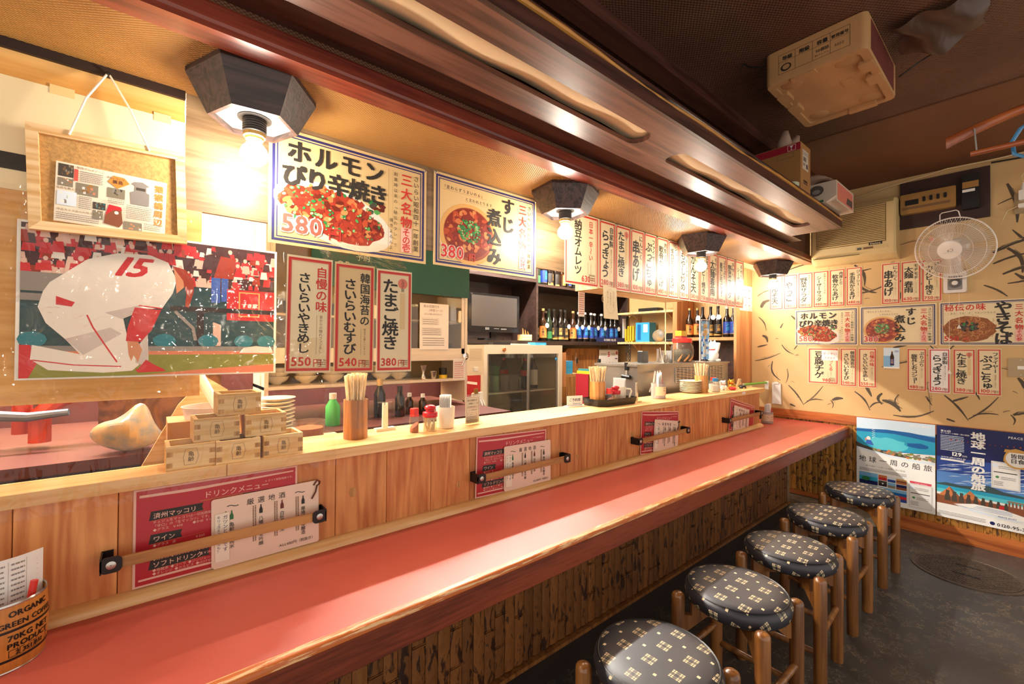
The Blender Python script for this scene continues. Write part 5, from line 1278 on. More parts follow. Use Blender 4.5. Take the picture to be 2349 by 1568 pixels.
# ------------------------------------------------------------------ pyramid of square sake boxes
def make_masu():
    t = thing('masu_box', 'square wooden sake box', 'sake box', group='square sake boxes on the ledge')
    w, h, k = 0.0955, 0.0565, 0.0085
    MB().box(k, k, 0.001, w-k, w-k, 0.008).build('bottom', 'masu_wood', t, smooth=0)
    for nm, (x0, y0, x1, y1) in (('front', (0, 0, w, k)), ('back', (0, w-k, w, w)), ('side', (0, k, k, w-k)), ('side', (w-k, k, w, w-k))):
        o = MB().box(x0, y0, 0, x1, y1, h).build(nm+'_board', 'masu_wood', t, smooth=0)
        if nm == 'front':
            j = MB()
            for z in (0.11, 0.57):
                j.box(0.0004, -0.0003, z*h, 0.0125, 0.0, (z+0.2)*h); j.box(w-0.0125, -0.0003, z*h, w-0.0004, 0.0, (z+0.2)*h)
            j.build('finger_joint', 'masu_endgrain', o, smooth=0)
            p = Print(); cx, cz = w/2, h/2
            P6 = [(cx-0.013, cz-0.019), (cx+0.009, cz-0.019), (cx+0.0145, cz), (cx+0.010, cz+0.019), (cx-0.011, cz+0.019), (cx-0.0155, cz)]
            p.line(P6+[P6[0]], 0.0007, 'ink_brown'); p.text('亀齢', cx-0.0005, cz+0.013, 0.0125, 'ink_brown', vert=True, bold=0.01); p.out(o, 'brand')
        if nm == 'side' and x0 == 0:
            j = MB()
            for z in (0.34, 0.80): j.box(-0.0003, 0, z*h, 0.0, 0.0005, (z+0.18)*h)
            j.build('finger_joint', 'masu_endgrain', o, smooth=0)
    return t
mz = make_masu()
ML = ('square wooden sake box with burned crest, bottom row of the pyramid', 'square wooden sake box with burned crest, middle row of the pyramid', 'square wooden sake box with burned crest, top of the pyramid')
for i, (x, y, l, a, r_) in enumerate(((0.031, 1.292, 0, 0.01, 0), (0.1275, 1.286, 0, 0, 0), (0.231, 1.288, 0, 0.02, 0), (0.084, 1.306, 1, 0.02, 1), (0.192, 1.304, 1, 0.0, 1), (0.134, 1.322, 2, 0.01, 2))):
    o = mz if i == 0 else dup(mz, (0,0,0)); o.location = (x, y, 0.9532+0.0568*l); o.rotation_euler = (0, 0, a); o['label'] = ML[r_]

# ------------------------------------------------------------------ things on the ledge
ZL = 0.9532
def chop_cup(x, y, r, h, material, label, n_sticks, stick_h, z=ZL, spread=0.9):
    t = thing('chopstick_cup', label, 'cup', (x, y, z), group='bamboo chopstick cups')
    prof = [(r*0.97, 0), (r, 0.004), (r*0.99, h*0.28), (r*1.01, h*0.31), (r*0.99, h*0.34), (r, h*0.98), (r*0.985, h), (r*0.88, h), (r*0.87, h*0.1), (0.001, h*0.1)]
    MB().lathe(prof, n=28, cap=False).build('cup', material, t)
    MB().lathe([(r*1.003, 0), (r*1.003, 0.0015)], n=28, cap=False, z=h*0.31).build('node_line', 'ink_brown', t)
    g = random.Random(int(x*1000))
    me = None; gi = 0
    for i in range(n_sticks):
        a = 2*pi*i*0.381966; q = math.sqrt((i+0.5)/n_sticks)*0.78*r
        b0 = Vector((q*0.6*cos(a), q*0.6*sin(a), h*0.12)); hh = stick_h*(0.97+0.05*g.random())
        e = Vector((q*(1+spread*0.5)*cos(a), q*(1+spread*0.5)*sin(a), hh))
        if me is None:
            bb = MB(); s0, s1 = 0.0022, 0.0052
            for dx in (-1, 1):
                bb.add([(dx*0.0003, -0.0022, 0), (dx*s0, -0.0022, 0), (dx*s0, 0.0022, 0), (dx*0.0003, 0.0022, 0), (dx*0.0003, -0.0022, 1), (dx*s1, -0.0022, 1), (dx*s1, 0.0022, 1), (dx*0.0003, 0.0022, 1)],
                       [(0,1,2,3), (4,7,6,5), (0,4,5,1), (1,5,6,2), (2,6,7,3), (3,7,4,0)] if dx > 0 else [(3,2,1,0), (5,6,7,4), (1,5,4,0), (2,6,5,1), (3,7,6,2), (0,4,7,3)])
            me = bpy.data.meshes.new('chopstick_pair'); me.from_pydata(bb.v, [], bb.f); me.materials.append(MATS['chopstick'])
        d = e-b0
        o = link('chopstick_pair', me, None)
        qd = d.to_track_quat('Z', 'Y')
        o.rotation_mode = 'QUATERNION'; o.rotation_quaternion = qd @ Vector((0,0,1)).rotation_difference(Vector((0,0,1)))
        from mathutils import Quaternion
        o.rotation_quaternion = qd @ Quaternion((0,0,1), 2.6*g.random())
        o.location = Vector((x, y, z)) + b0; o.scale = (1, 1, d.length)
        tag(o, 'pair of pale disposable chopsticks standing in a bamboo cup '+label.split(' cup ')[1], 'chopsticks', 'chopsticks '+label.split(' cup ')[1])
    return t
chop_cup(0.510, 1.395, 0.0375, 0.124, 'bamboo_cup', 'wide brown bamboo chopstick cup behind the vinyl sheet', 26, 0.205, spread=0.5)

def shaker(x, y, z, s=1.0, label='', red='plastic_red'):
    t = thing('chili_shaker', label, 'shaker', (x, y, z), group='chili powder shakers')
    r, h = 0.0165*s, 0.056*s
    MB().lathe([(r*0.96, 0), (r, 0.002), (r, h-0.004), (r*0.92, h)], n=20, cap=False).build('glass', 'jar_glass', t)
    b = MB().lathe([(r*0.86, 0.003), (r*0.86, h*0.42)], n=18); b.xf(lambda a, c, d: (a, c, d + (0.012*s*(a/r) if d > 0.01 else 0))); b.build('chili_powder', 'spice_red', t)
    MB().lathe([(r*1.06, h-0.001), (r*1.06, h+0.004*s), (r*0.99, h+0.005*s), (r*1.0, h+0.024*s), (r*0.92, h+0.026*s), (0.001, h+0.026*s)], n=6 if s >= 1 else 18, cap=False).build('cap', red, t, smooth=30)
    return t
def pick_jar(x, y, z, label, s=1.0):
    t = thing('toothpick_jar', label, 'jar', (x, y, z), group='toothpick jars')
    r, h = 0.024*s, 0.052*s
    MB().lathe([(r*0.92, 0), (r, 0.003), (r, h*0.8), (r*0.9, h)], n=24, cap=False).build('glass', 'jar_glass', t)
    b = MB(); g = random.Random(4)
    for i in range(46):
        a = g.random()*2*pi; q = r*0.8*math.sqrt(g.random()); a2 = a+1.2*(g.random()-0.3)
        b.cyl((q*cos(a), q*sin(a), 0.002), (r*0.8*cos(a2), r*0.8*sin(a2), h*1.0), 0.0009, n=4)
    o = b.build('toothpicks', 'toothpick', t, smooth=0); o['kind'] = 'stuff'
    MB().lathe([(r*1.03, h*0.92), (r*1.08, h*0.96), (r*1.08, h*1.22), (r*1.0, h*1.27), (r*0.62, h*1.32), (r*0.58, h*1.40), (r*0.80, h*1.46), (r*0.86, h*1.56), (r*0.70, h*1.68), (r*0.3, h*1.74), (0.001, h*1.75)], n=24, cap=False).build('lid', 'plastic_red_deep', t, smooth=60)
    return t
def napkin_mug(x, y, z, label, rot=0.0, s=1.0, handle=True):
    t = thing('napkin_mug', label, 'mug', (x, y, z), rot, 'napkin mugs')
    r, h = 0.0345*s, 0.077*s
    MB().lathe([(r*0.80, 0), (r*0.86, 0.002), (r*0.9, 0.006), (r, h*0.98), (r*0.985, h), (r*0.93, h*0.98), (r*0.84, 0.01), (0.001, 0.008)], n=28, cap=False).build('cup', 'plastic_cream', t)
    if handle:
        hp = [(r*0.95, 0, h*0.86), (r*1.62, 0, h*0.84), (r*1.74, 0, h*0.72), (r*1.45, 0, h*0.24), (r*0.92, 0, h*0.16)]
        MB().tube(hp, 0.0048*s, 8).build('handle', 'plastic_cream', t)
    for k in range(9):
        y0 = (-0.55+0.13*k)*r; hw = math.sqrt(max(0.05, 0.72-(y0/r)**2))*r
        b = MB()
        f = 0.9+0.25*(k % 2)
        b.prism([(-hw*0.8, 0.012), (hw*0.8, 0.012), (hw*1.02, h*1.0), (hw*1.12, h+(0.036+0.004*f)*s), (-hw*1.0, h+(0.040+0.003*f)*s), (-hw*1.0, h*1.0)], y0, y0+0.0016, 'xz')
        b.build('napkin', 'napkin', t, smooth=0)
    return t
def acrylic(x, y, z, label, rz=0.0, w=0.070, h=0.105):
    t = thing('table_menu_stand', label, 'menu stand', (x, y, z), rz, 'acrylic menu stands on the ledge')
    MB().box(-w/2, 0, 0.004, w/2, 0.0012, h+0.008).box(-w/2, 0.0026, 0.004, w/2, 0.0038, h+0.008).build('holder', 'acrylic', t, smooth=0)
    MB().prism([(-0.022, 0.0), (0.024, 0.0), (0.024, 0.003), (0.004, 0.004), (0.0, 0.018), (-0.004, 0.016), (-0.022, 0.003)], -w/2, w/2, 'yz').build('foot', 'acrylic', t, smooth=0)
    c = MB().box(-w/2+0.002, 0.0014, 0.006, w/2-0.002, 0.0024, h).build('sheet', 'paper_aged', t, smooth=0)
    p = Print(); p.xoff = 0
    p.ring(-w/2+0.005, 0.010, w/2-0.005, h-0.003, 0.0009, 'ink_brown')
    p.text('飲み放題付き', -w*0.36, h-0.017, w*0.115, 'ink_brown', bold=0.008); p.text('2時間コース!!', -w*0.30, h-0.029, w*0.115, 'ink_brown', bold=0.008); p.text('（お1人様4000円から）', -w*0.42, h-0.040, w*0.078, 'ink_brown', bold=0.008)
    p.line([(-w*0.38, h-0.043), (w*0.36, h-0.042)], 0.001, 'ink_red'); p.text('コース料理10品', -w*0.30, h-0.053, w*0.085, 'ink_brown')
    p.text('生ビール・サワー・ハイボール', -w*0.38, h-0.062, w*0.055, 'ink_brown'); p.text('焼酎・日本酒・ワイン・梅酒', -w*0.38, h-0.069, w*0.055, 'ink_brown')
    p.dashes(-w*0.40, w*0.36, h-0.077, 5, 0.0055, 0.0028, 'ink_brown', seed=6)
    p.out(c, 'lettering').location = (0, 0.0013, 0)
    return t
# tall thin card holder seen from its edge
t = thing('edge_card_stand', 'beige card stand seen from its narrow side, beside the bamboo cup', 'stand', (0.635, 1.455, ZL))
MB().box(-0.035, -0.012, 0, 0.035, 0.012, 0.010).build('foot', 'plastic_cream', t, smooth=0)
MB().prism([(-0.010, 0.010), (0.010, 0.010), (0.009, 0.096), (0.003, 0.096), (0.003, 0.088), (-0.003, 0.088), (-0.003, 0.096), (-0.009, 0.096)], -0.004, 0.004, 'xz').build('post', 'plastic_cream', t, smooth=0)
MB().box(-0.026, -0.002, 0.0965, 0.028, 0.010, 0.099).build('top_plate', 'acrylic', t, smooth=0)
shaker(0.700, 1.362, ZL, 1.0, 'chili shaker with hexagonal red cap beside the tall toothpick jar on the bare ledge')
pick_jar(0.757, 1.355, ZL, 'toothpick jar with knobbed red lid on the bare ledge')
napkin_mug(0.828, 1.370, ZL, 'cream mug full of white paper napkins, handle turned away, on the bare ledge', 0.9, handle=True)
acrylic(0.945, 1.365, ZL, 'acrylic stand with handwritten course menu beside the napkin mug', 0.10)
# reserved sign
t = thing('reserved_sign', 'small white reserved sign leaning by the black tray', 'sign', (1.635, 1.470, ZL), -0.25)
MB().box(-0.050, -0.022, 0, 0.050, 0.022, 0.0025).build('foot', 'plastic_white', t, smooth=0)
c = MB().box(-0.046, -0.002, 0.0025, 0.046, 0.0, 0.052).build('face', 'plastic_white', t, smooth=0)
p = Print(); p.ring(-0.042, 0.006, 0.042, 0.048, 0.0006, 'ink_navy'); p.text('ご予約席', -0.034, 0.026, 0.017, 'ink_navy', bold=0.02); p.text('Reserved', -0.010, 0.011, 0.010, 'ink_blue'); p.out(c, 'lettering').location = (0, -0.002, 0)
# black tray with condiments
TX, TY = 1.845, 1.420
t = thing('condiment_tray', 'black lacquered octagonal tray with red inside, on the ledge', 'tray', (TX, TY, ZL))
oct_ = [(-0.150, -0.045), (-0.115, -0.078), (0.135, -0.078), (0.150, -0.060), (0.150, 0.050), (0.125, 0.075), (-0.125, 0.075), (-0.150, 0.050)]
b = MB(); n = len(oct_); sc_ = [(1.0, 0.036), (0.955, 0.036), (0.93, 0.006)]
v = [(x*0.93, y*0.93, 0) for x, y in oct_]
for k, z in sc_: v += [(x*k, y*k, z) for x, y in oct_]
f = [tuple(reversed(range(n)))]
for q in range(3):
    for i in range(n): j = (i+1) % n; f.append((q*n+i, q*n+j, (q+1)*n+j, (q+1)*n+i))
b.add(v, f); b.build('rim', 'tray_black', t, smooth=0)
MB().add([(x*0.93, y*0.93, 0.006) for x, y in oct_], [tuple(range(n))]).build('base', 'tray_red', t, smooth=0)
ZT = ZL+0.0064
chop_cup(1.765, 1.430, 0.0395, 0.115, 'bamboo_cup_light', 'smooth orange bamboo chopstick cup on the black tray', 24, 0.190, z=ZT)
shaker(1.797, 1.380, ZT, 0.98, 'chili shaker with round red cap standing on the black tray')
pick_jar(1.857, 1.388, ZT, 'toothpick jar with knobbed red lid standing on the black tray')
napkin_mug(1.925, 1.415, ZT, 'cream mug full of white napkins with its handle out, standing on the black tray', -0.85, 1.05)
acrylic(2.045, 1.385, ZL, 'acrylic stand with handwritten course menu beside the black tray', 0.42)
def slip_cup(x, y, z, label, rz, txt):
    t = thing('order_slip_cup', label, 'cup', (x, y, z), rz, 'order slip cups')
    r, h = 0.041, 0.088
    MB().lathe([(r*0.94, 0), (r, 0.003), (r, h), (r*0.95, h), (r*0.95, 0.004), (0.001, 0.004)], n=28, cap=False).build('cup', 'cup_plastic', t)
    lb = MB(); n = 24
    lb.grid(lambda u, v: (r*1.012*sin((u-0.5)*4.4), -r*1.012*cos((u-0.5)*4.4), h*(0.22+0.58*v)), n, 1)
    lb.build('wrap', 'paper_cream', t)
    p = Print(); p.text(txt[0], -0.046, 0.045, 0.024, 'ink_red', bold=0.01); p.text(txt[1], -0.034, 0.022, 0.020, 'ink_red', bold=0.01)
    p.xf(lambda a, d, c: (r*1.022*sin(a/r), -r*1.022*cos(a/r), c)); p.out(t, 'lettering')
    for k in range(3):
        c = MB().prism([(-0.028, 0.008), (0.028, 0.008), (0.032, 0.150-0.005*k), (-0.030, 0.154-0.004*k)], -0.012+0.008*k, -0.0112+0.008*k, 'xz').build('order_slip', 'paper_white', t, smooth=0)
        if k == 0:
            q = Print()
            for i in range(10): q.rect(-0.025, 0.090+0.0055*i, 0.027, 0.0904+0.0055*i, 'stand_grey')
            q.rect(0.008, 0.088, 0.0083, 0.146, 'stand_grey'); q.rect(0.020, 0.088, 0.0203, 0.146, 'stand_grey'); q.dashes(-0.024, 0.006, 0.141, 9, 0.0055, 0.0022, 'stand_grey', seed=3)
            q.out(c, 'lettering').location = (0, -0.012, 0)
    pn = MB().cyl((0.010, -0.02, 0.02), (0.024, -0.024, 0.110), 0.0038, n=8).build('pen', 'plastic_red', t)
    return t
slip_cup(2.280, 1.400, ZL, 'clear cup with red handwriting, order slips and red pen on the pine ledge', 0.75, ('ご注文', 'コチラ'))
# pile of small plates
g = random.Random(2)
base = MB().lathe([(0.030, 0), (0.034, 0.001), (0.036, 0.003), (0.062, 0.010), (0.066, 0.0125), (0.0655, 0.014), (0.060, 0.0125), (0.036, 0.006), (0.001, 0.005)], n=32, cap=False).build('small_plate', 'ceramic', smooth=60)
for i in range(7):
    o = base if i == 0 else link('small_plate', base.data, None)
    o.location = (2.735+0.003*g.random(), 1.445+0.003*g.random(), ZL+0.0092*i); o.rotation_euler = (0, 0, g.random()*3)
    tag(o, 'small cream plate in the pile on the ledge', 'plate', 'pile of small plates on the ledge')
o = link('small_plate', base.data, None); o.location = (2.735, 1.445, ZL+0.0092*7); o.scale = (1.05, 1.05, 1.25); tag(o, 'deeper cream dish on top of the pile of small plates', 'plate')
chop_cup(2.820, 1.415, 0.0415, 0.112, 'bamboo_cup_light', 'orange bamboo chopstick cup beside the pile of plates', 22, 0.190)
def salt_jar(x, y, label, lid):
    t = thing('salt_jar', label, 'jar', (x, y, ZL))
    MB().lathe([(0.027, 0), (0.029, 0.003), (0.029, 0.050), (0.025, 0.066), (0.017, 0.072)], n=24, cap=False).build('glass', 'jar_glass', t)
    MB().lathe([(0.026, 0.004), (0.027, 0.045), (0.001, 0.046)], n=24, cap=False).build('salt', 'paper_white', t)
    MB().lathe([(0.0185, 0.070), (0.0185, 0.090), (0.016, 0.092), (0.001, 0.092)], n=20, cap=False).build('lid', lid, t)
salt_jar(2.935, 1.375, 'glass salt jar with blue lid beside the bamboo cup', 'plastic_blue')
salt_jar(3.02, 1.43, 'glass salt jar with red lid behind the blue lidded jar', 'plastic_red')
def lucky_cat(x, y, z, s, body, trim, label, rz=0.0, patch=None):
    t = thing('lucky_cat', label, 'figurine', (x, y, z), rz)
    b = MB()
    b.sphere((0, 0, 0.30*s), 0.34*s, 18, 12, sc=(0.95, 0.85, 0.95)); b.sphere((0, -0.03*s, 0.76*s), 0.25*s, 18, 12, sc=(1.1, 0.95, 0.92))
    b.sphere((0.17*s, -0.20*s, 0.06*s), 0.11*s, 10, 8, sc=(1, 1.3, 0.7)); b.sphere((-0.17*s, -0.20*s, 0.06*s), 0.11*s, 10, 8, sc=(1, 1.3, 0.7))
    for sx in (-1, 1): b.cyl((sx*0.17*s, -0.02*s, 0.90*s), (sx*0.22*s, -0.02*s, 1.08*s), 0.085*s, 0.005*s, n=10)
    b.tube([(-0.26*s, -0.06*s, 0.42*s), (-0.34*s, -0.10*s, 0.66*s), (-0.32*s, -0.14*s, 0.92*s)], [0.09*s, 0.085*s, 0.10*s], 10)
    b.tube([(0.24*s, -0.10*s, 0.45*s), (0.26*s, -0.26*s, 0.32*s), (0.16*s, -0.32*s, 0.28*s)], [0.09*s, 0.08*s, 0.08*s], 10)
    b.build('body', body, t, smooth=80)
    MB().lathe([(0.20*s, 0.54*s), (0.225*s, 0.56*s), (0.20*s, 0.59*s)], n=20, cap=False).build('collar', trim, t)
    e = MB()
    for sx in (-1, 1): e.sphere((sx*0.10*s, -0.245*s, 0.80*s), 0.028*s, 8, 6)
    e.sphere((0, -0.268*s, 0.73*s), 0.020*s, 8, 6); e.build('face', 'cat_black', t)
    if patch: MB().sphere((0.20*s, -0.02*s, 0.30*s), 0.235*s, 14, 10, sc=(0.8, 0.9, 0.75)).build('patch', patch, t)
    return t
lucky_cat(3.115, 1.405, ZL, 0.066, 'cat_white', 'cat_red', 'tiny white lucky cat with red cushion on the ledge end', -0.8)
tag(MB().sphere((3.15, 1.355, ZL+0.012), 0.024, 16, 10, sc=(1.25, 1, 0.5)).build('red_cushion', 'cat_red', smooth=80), 'small red cushion ornament before the white cat', 'ornament')
lucky_cat(3.225, 1.395, ZL, 0.070, 'cat_gold', 'cat_red', 'tiny golden lucky cat on the ledge end', -0.8)
lucky_cat(3.13, 1.46, ZL, 0.058, 'cat_white', 'cat_gold', 'tiny pale lucky cat behind the red cushion', -0.8)
t = thing('turtle_ornament', 'dark glossy turtle ornament on the ledge end', 'ornament', (3.36, 1.375, ZL), 0.2)
MB().sphere((0, 0, 0.010), 0.030, 16, 8, sc=(1.3, 0.9, 0.62)).build('shell', 'cat_black', t, smooth=80); MB().sphere((0.046, 0, 0.012), 0.010, 10, 6).build('head', 'brass', t)
f_ = MB()
for a in (0.6, 2.5, -0.6, -2.5): f_.sphere((0.034*cos(a), 0.026*sin(a), 0.004), 0.008, 8, 5)
f_.build('feet', 'brass', t)
t = thing('clothes_peg_stand', 'small pale wooden wedge standing on the ledge end', 'wedge', (3.47, 1.44, ZL), -0.4)
MB().prism([(-0.030, 0), (0.030, 0), (0.010, 0.062), (-0.008, 0.062)], -0.008, 0.008, 'xz').build('wedge', 'pale_wood_z', t, smooth=0); MB().cyl((0.008, -0.012, 0.045), (0.008, -0.0081, 0.045), 0.007).build('stud', 'steel', t)

# ------------------------------------------------------------------ things on the counter
slip_cup(3.690, 1.325, 0.6692, 'clear cup with red handwriting and order slips on the red counter', -0.15, ('ご注文', 'コチラ'))
t = thing('pickle_jar', 'tall glass jar of garlic in golden oil beside the upstand', 'jar', (3.60, 1.400, 0.6692))
MB().lathe([(0.046, 0), (0.050, 0.004), (0.050, 0.170), (0.040, 0.205), (0.030, 0.215), (0.030, 0.235)], n=24, cap=False).build('glass', 'jar_glass', t)
MB().lathe([(0.046, 0.006), (0.046, 0.150), (0.001, 0.150)], n=24, cap=False).build('oil', 'oil', t)
b = MB(); g = random.Random(9)
for i in range(34):
    a = g.random()*2*pi; b.sphere((0.047*cos(a), 0.047*sin(a), 0.010+0.075*g.random()), 0.010, 8, 6, sc=(1, 1, 1.4))
o = b.build('garlic', 'garlic', t); o['kind'] = 'stuff'
# order can at the near end of the counter
t = thing('order_can', 'tin can printed like a wooden coffee barrel, holding order slips and a red pen', 'can', (-0.206, 1.211, 0.6692), 0.35)
r, h = 0.0625, 0.118
MB().lathe([(r*0.90, 0), (r*0.93, 0.003), (r*1.0, h*0.45), (r*0.985, h*0.75), (r*0.95, h-0.003), (r*0.93, h-0.003), (r*0.96, h*0.5), (r*0.90, 0.004), (0.001, 0.004)], n=48, cap=False).build('body', 'can_wood', t, smooth=60)
MB().lathe([(r*0.945, h-0.004), (r*0.965, h-0.001), (r*0.945, h+0.002), (r*0.92, h)], n=48, cap=False).build('rim', 'can_rim', t); MB().lathe([(r*0.905, 0), (r*0.935, 0.001), (r*0.915, 0.005)], n=48, cap=False).build('foot_rim', 'can_rim', t)
def rad(z):
    k = z/h
    return r*(0.93+0.07*k/0.45 if k < 0.45 else (1.0-0.015*(k-0.45)/0.30 if k < 0.75 else 0.985-0.035*(k-0.75)/0.25))*1.006
for z0, z1 in ((0.020, 0.0245), (0.071, 0.0755)):
    MB().lathe([(rad(z0), z0), (rad(z1), z1)], n=48, cap=False).build('hoop', 'can_black', t)
p = Print()
for s_, z, sz in (('ORGANIC', 0.097, 0.0135), ('GREEN COFFEE', 0.080, 0.0125), ('70KG NET', 0.056, 0.0135), ('PRODUCT', 0.042, 0.0135), ('2 351 032', 0.029, 0.0105)):
    p.text(s_, 0.030, z, sz, 'can_black', bold=0.03, center=True, pitch=0.95)
for a, b_ in ((0.0, 0.012), (0.014, 0.036), (0.038, 0.064)): p.ring(a, 0.0265, b_, 0.0395, 0.0009, 'can_black')
p.xf(lambda a, d, c: (rad(c)*1.004*sin(a/r), -rad(c)*1.004*cos(a/r), c)); p.out(t, 'lettering')
for k in range(2):
    cc = MB()
    cc.grid(lambda u, v: (-0.052+0.108*u, 0.006+0.010*k-0.014*sin(pi*u), 0.012+0.172*v-0.006*k), 10, 6)
    c = cc.build('order_slip', 'paper_white', t)
    if k == 0:
        q = Print()
        for i in range(11): q.rect(0.006, 0.060+0.0095*i, 0.100, 0.0604+0.0095*i, 'stand_grey')
        for a in (0.060, 0.084): q.rect(a, 0.058, a+0.0004, 0.166, 'stand_grey')
        q.dashes(0.008, 0.056, 0.158, 10, 0.0095, 0.003, 'stand_grey', seed=8); q.dashes(0.064, 0.082, 0.158, 10, 0.0095, 0.003, 'stand_grey', seed=2)
        q.xf(lambda a, d, cz: (-0.052+a, 0.0052-0.014*sin(pi*a/0.108), 0.012+cz)); q.out(c, 'lettering')
MB().cyl((0.020, -0.030, 0.02), (0.036, -0.034, 0.140), 0.0055, n=10).build('pen', 'plastic_red', t)
# ------------------------------------------------------------------ air conditioner on the far wall
t = thing('air_conditioner', 'old cream air conditioner with horizontal louvres, on the far wall under the ceiling', 'air conditioner', (XW, 0, 0))
y0, y1, z0, z1, d = 0.600, 1.100, 1.888, 2.300, 0.165
prof = [(0, z0), (-d*0.55, z0), (-d*0.86, z0+0.030), (-d*0.97, z0+0.075), (-d*0.97, z1-0.03), (-d*0.82, z1), (0, z1)]
b = MB(); n = len(prof)
ys = [(y0, 0.90), (y0+0.012, 0.985), (y0+0.03, 1.0), (y1-0.03, 1.0), (y1-0.012, 0.985), (y1, 0.90)]
v = [(x*k, y, z) for y, k in ys for x, z in prof]
f = [tuple(range(n)), tuple(reversed([(len(ys)-1)*n+i for i in range(n)]))]
for q in range(len(ys)-1):
    for i in range(n): j = (i+1) % n; f.append((q*n+i, (q+1)*n+i, (q+1)*n+j, q*n+j))
b.add(v, f); b.build('body', 'ac_cream', t, smooth=30)
for i in range(21):
    z = z0+0.118+0.0125*i
    MB().prism([(-d*0.965, z), (-d*0.965-0.011, z+0.002), (-d*0.965-0.011, z+0.006), (-d*0.965, z+0.009)], y0+0.055, y1-0.045, 'xz').build('louver', 'ac_cream', t, smooth=0)
MB().box(-d*0.968-0.0004, y0+0.05, z0+0.112, -d*0.96, y1-0.04, z0+0.118+0.0125*21).build('grille_back', 'ac_dark', t, smooth=0)  # shade between the louvres deepened by this darker colour
MB().box(-d*0.975, y0+0.20, z0+0.040, -d*0.90, y1-0.02, z0+0.044).build('outlet_gap', 'ac_dark', t, smooth=0)
o = MB().box(-d*0.985, y0+0.04, z0+0.068, -d*0.96, y0+0.22, z0+0.092).build('control_panel', 'ac_cream', t, smooth=0)
p = Print(); p.rect(0.01, 0.003, 0.035, 0.019, 'dial_dark'); p.rect(0.045, 0.004, 0.10, 0.018, 'ink_brown'); p.out(o, 'buttons'); o.children[0].location = (-d*0.985, y0+0.22, z0+0.068); o.children[0].rotation_euler = (0, 0, RW)
p = Print(); p.rect(0, 0, 0.075, 0.020, 'black_plastic'); p.text('Daiwa', 0.008, 0.004, 0.016, 'plastic_ivory', bold=0.03, wx=1.3); q = p.out(t, 'badge'); q.location = (-d*0.978, y0+0.145, z0+0.096); q.rotation_euler = (0, 0, RW)

# ------------------------------------------------------------------ fuse board
t = thing('fuse_board', 'dark wooden board carrying the fuse box, under the ceiling at the far wall', 'fuse board', (XW, 0, 0))
MB().box(-0.020, 0.170, 2.090, -0.001, 0.597, 2.412).build('backing', 'panelboard', t, smooth=0)
fb = MB().rbox(-0.062, 0.318, 2.182, -0.020, 0.590, 2.318, 0.008, plane='yz').build('fuse_box', 'breaker_box', t, smooth=0)
MB().box(-0.0635, 0.345, 2.212, -0.062, 0.580, 2.228).build('label_strip', 'ink_brown', fb, smooth=0)
MB().box(-0.0645, 0.497, 2.240, -0.062, 0.565, 2.275).build('main_switch', 'black_plastic', fb, smooth=0)
for k in range(4): MB().rbox(-0.070, 0.360+0.034*k, 2.250, -0.062, 0.374+0.034*k, 2.282, 0.003, plane='yz').build('breaker_switch', 'black_plastic', fb, smooth=0)
bk = MB().rbox(-0.075, 0.214, 2.150, -0.020, 0.290, 2.368, 0.004, plane='yz').build('leakage_breaker', 'black_plastic', t, smooth=0)
MB().box(-0.0765, 0.216, 2.280, -0.075, 0.288, 2.320).build('breaker_plate', 'breaker_box', bk, smooth=0); MB().box(-0.0765, 0.232, 2.255, -0.075, 0.288, 2.272).build('sticker', 'paper_white', bk, smooth=0)
pts = [(XW-0.03, 1.06, 2.352), (XW-0.035, 0.86, 2.372), (XW-0.04, 0.66, 2.405), (XW-0.045, 0.50, 2.42), (XW-0.05, 0.36, 2.44), (XW-0.045, 0.15, 2.435), (XW-0.045, -0.10, 2.445)]
tag(MB().tube(pts, 0.0042, 6).build('cream_cable', 'cable_cream'), 'cream electric cable along the top of the far wall', 'cable')
tag(MB().tube([(XW-0.02, -0.2, 2.41), (XW-0.02, 0.0, 2.415), (XW-0.02, 0.165, 2.425)], 0.005, 6).build('brown_cable', 'cable_black'), 'dark cable behind the cream cable on the far wall', 'cable')
# socket with plugs at the right edge
t = thing('wall_socket', 'metal wall socket with white adapter and plugs beside the fuse board', 'socket', (XW, 0, 0))
MB().rbox(-0.010, -0.010, 2.080, -0.001, 0.072, 2.205, 0.004, plane='yz').build('plate', 'switch_metal', t, smooth=0)
MB().rbox(-0.045, 0.014, 2.155, -0.010, 0.054, 2.215, 0.006, plane='yz').build('adapter', 'plastic_white', t, smooth=0)
MB().rbox(-0.040, 0.020, 2.110, -0.010, 0.056, 2.135, 0.006, plane='yz').build('plug', 'plastic_white', t, smooth=0)
MB().cyl((-0.03, 0.034, 2.213), (-0.03, 0.034, 2.260), 0.014, 0.006).build('plug', 'plastic_white', t)
MB().tube([(-0.03, 0.034, 2.26), (-0.03, 0.045, 2.30), (-0.03, 0.02, 2.34), (-0.03, -0.05, 2.36)], 0.003, 6).build('flex', 'cable_cream', t)
MB().tube([(-0.03, 0.056, 2.122), (-0.03, 0.10, 2.105), (-0.03, 0.12, 2.05)], 0.003, 6).build('flex', 'cable_cream', t)
t = thing('light_switch', 'brushed metal switch plate with white rocker, right of the menu strips', 'switch', (XW, 0, 0))
MB().rbox(-0.006, -0.010, 1.085, -0.001, 0.100, 1.200, 0.003, plane='yz').build('plate', 'switch_metal', t, smooth=0)
MB().rbox(-0.010, 0.035, 1.132, -0.006, 0.062, 1.152, 0.002, plane='yz').build('rocker', 'plastic_white', t, smooth=0)
MB().cyl((-0.0075, 0.048, 1.188), (-0.006, 0.048, 1.188), 0.003).cyl((-0.0075, 0.048, 1.097), (-0.006, 0.048, 1.097), 0.003).build('screws', 'screw_metal', t)

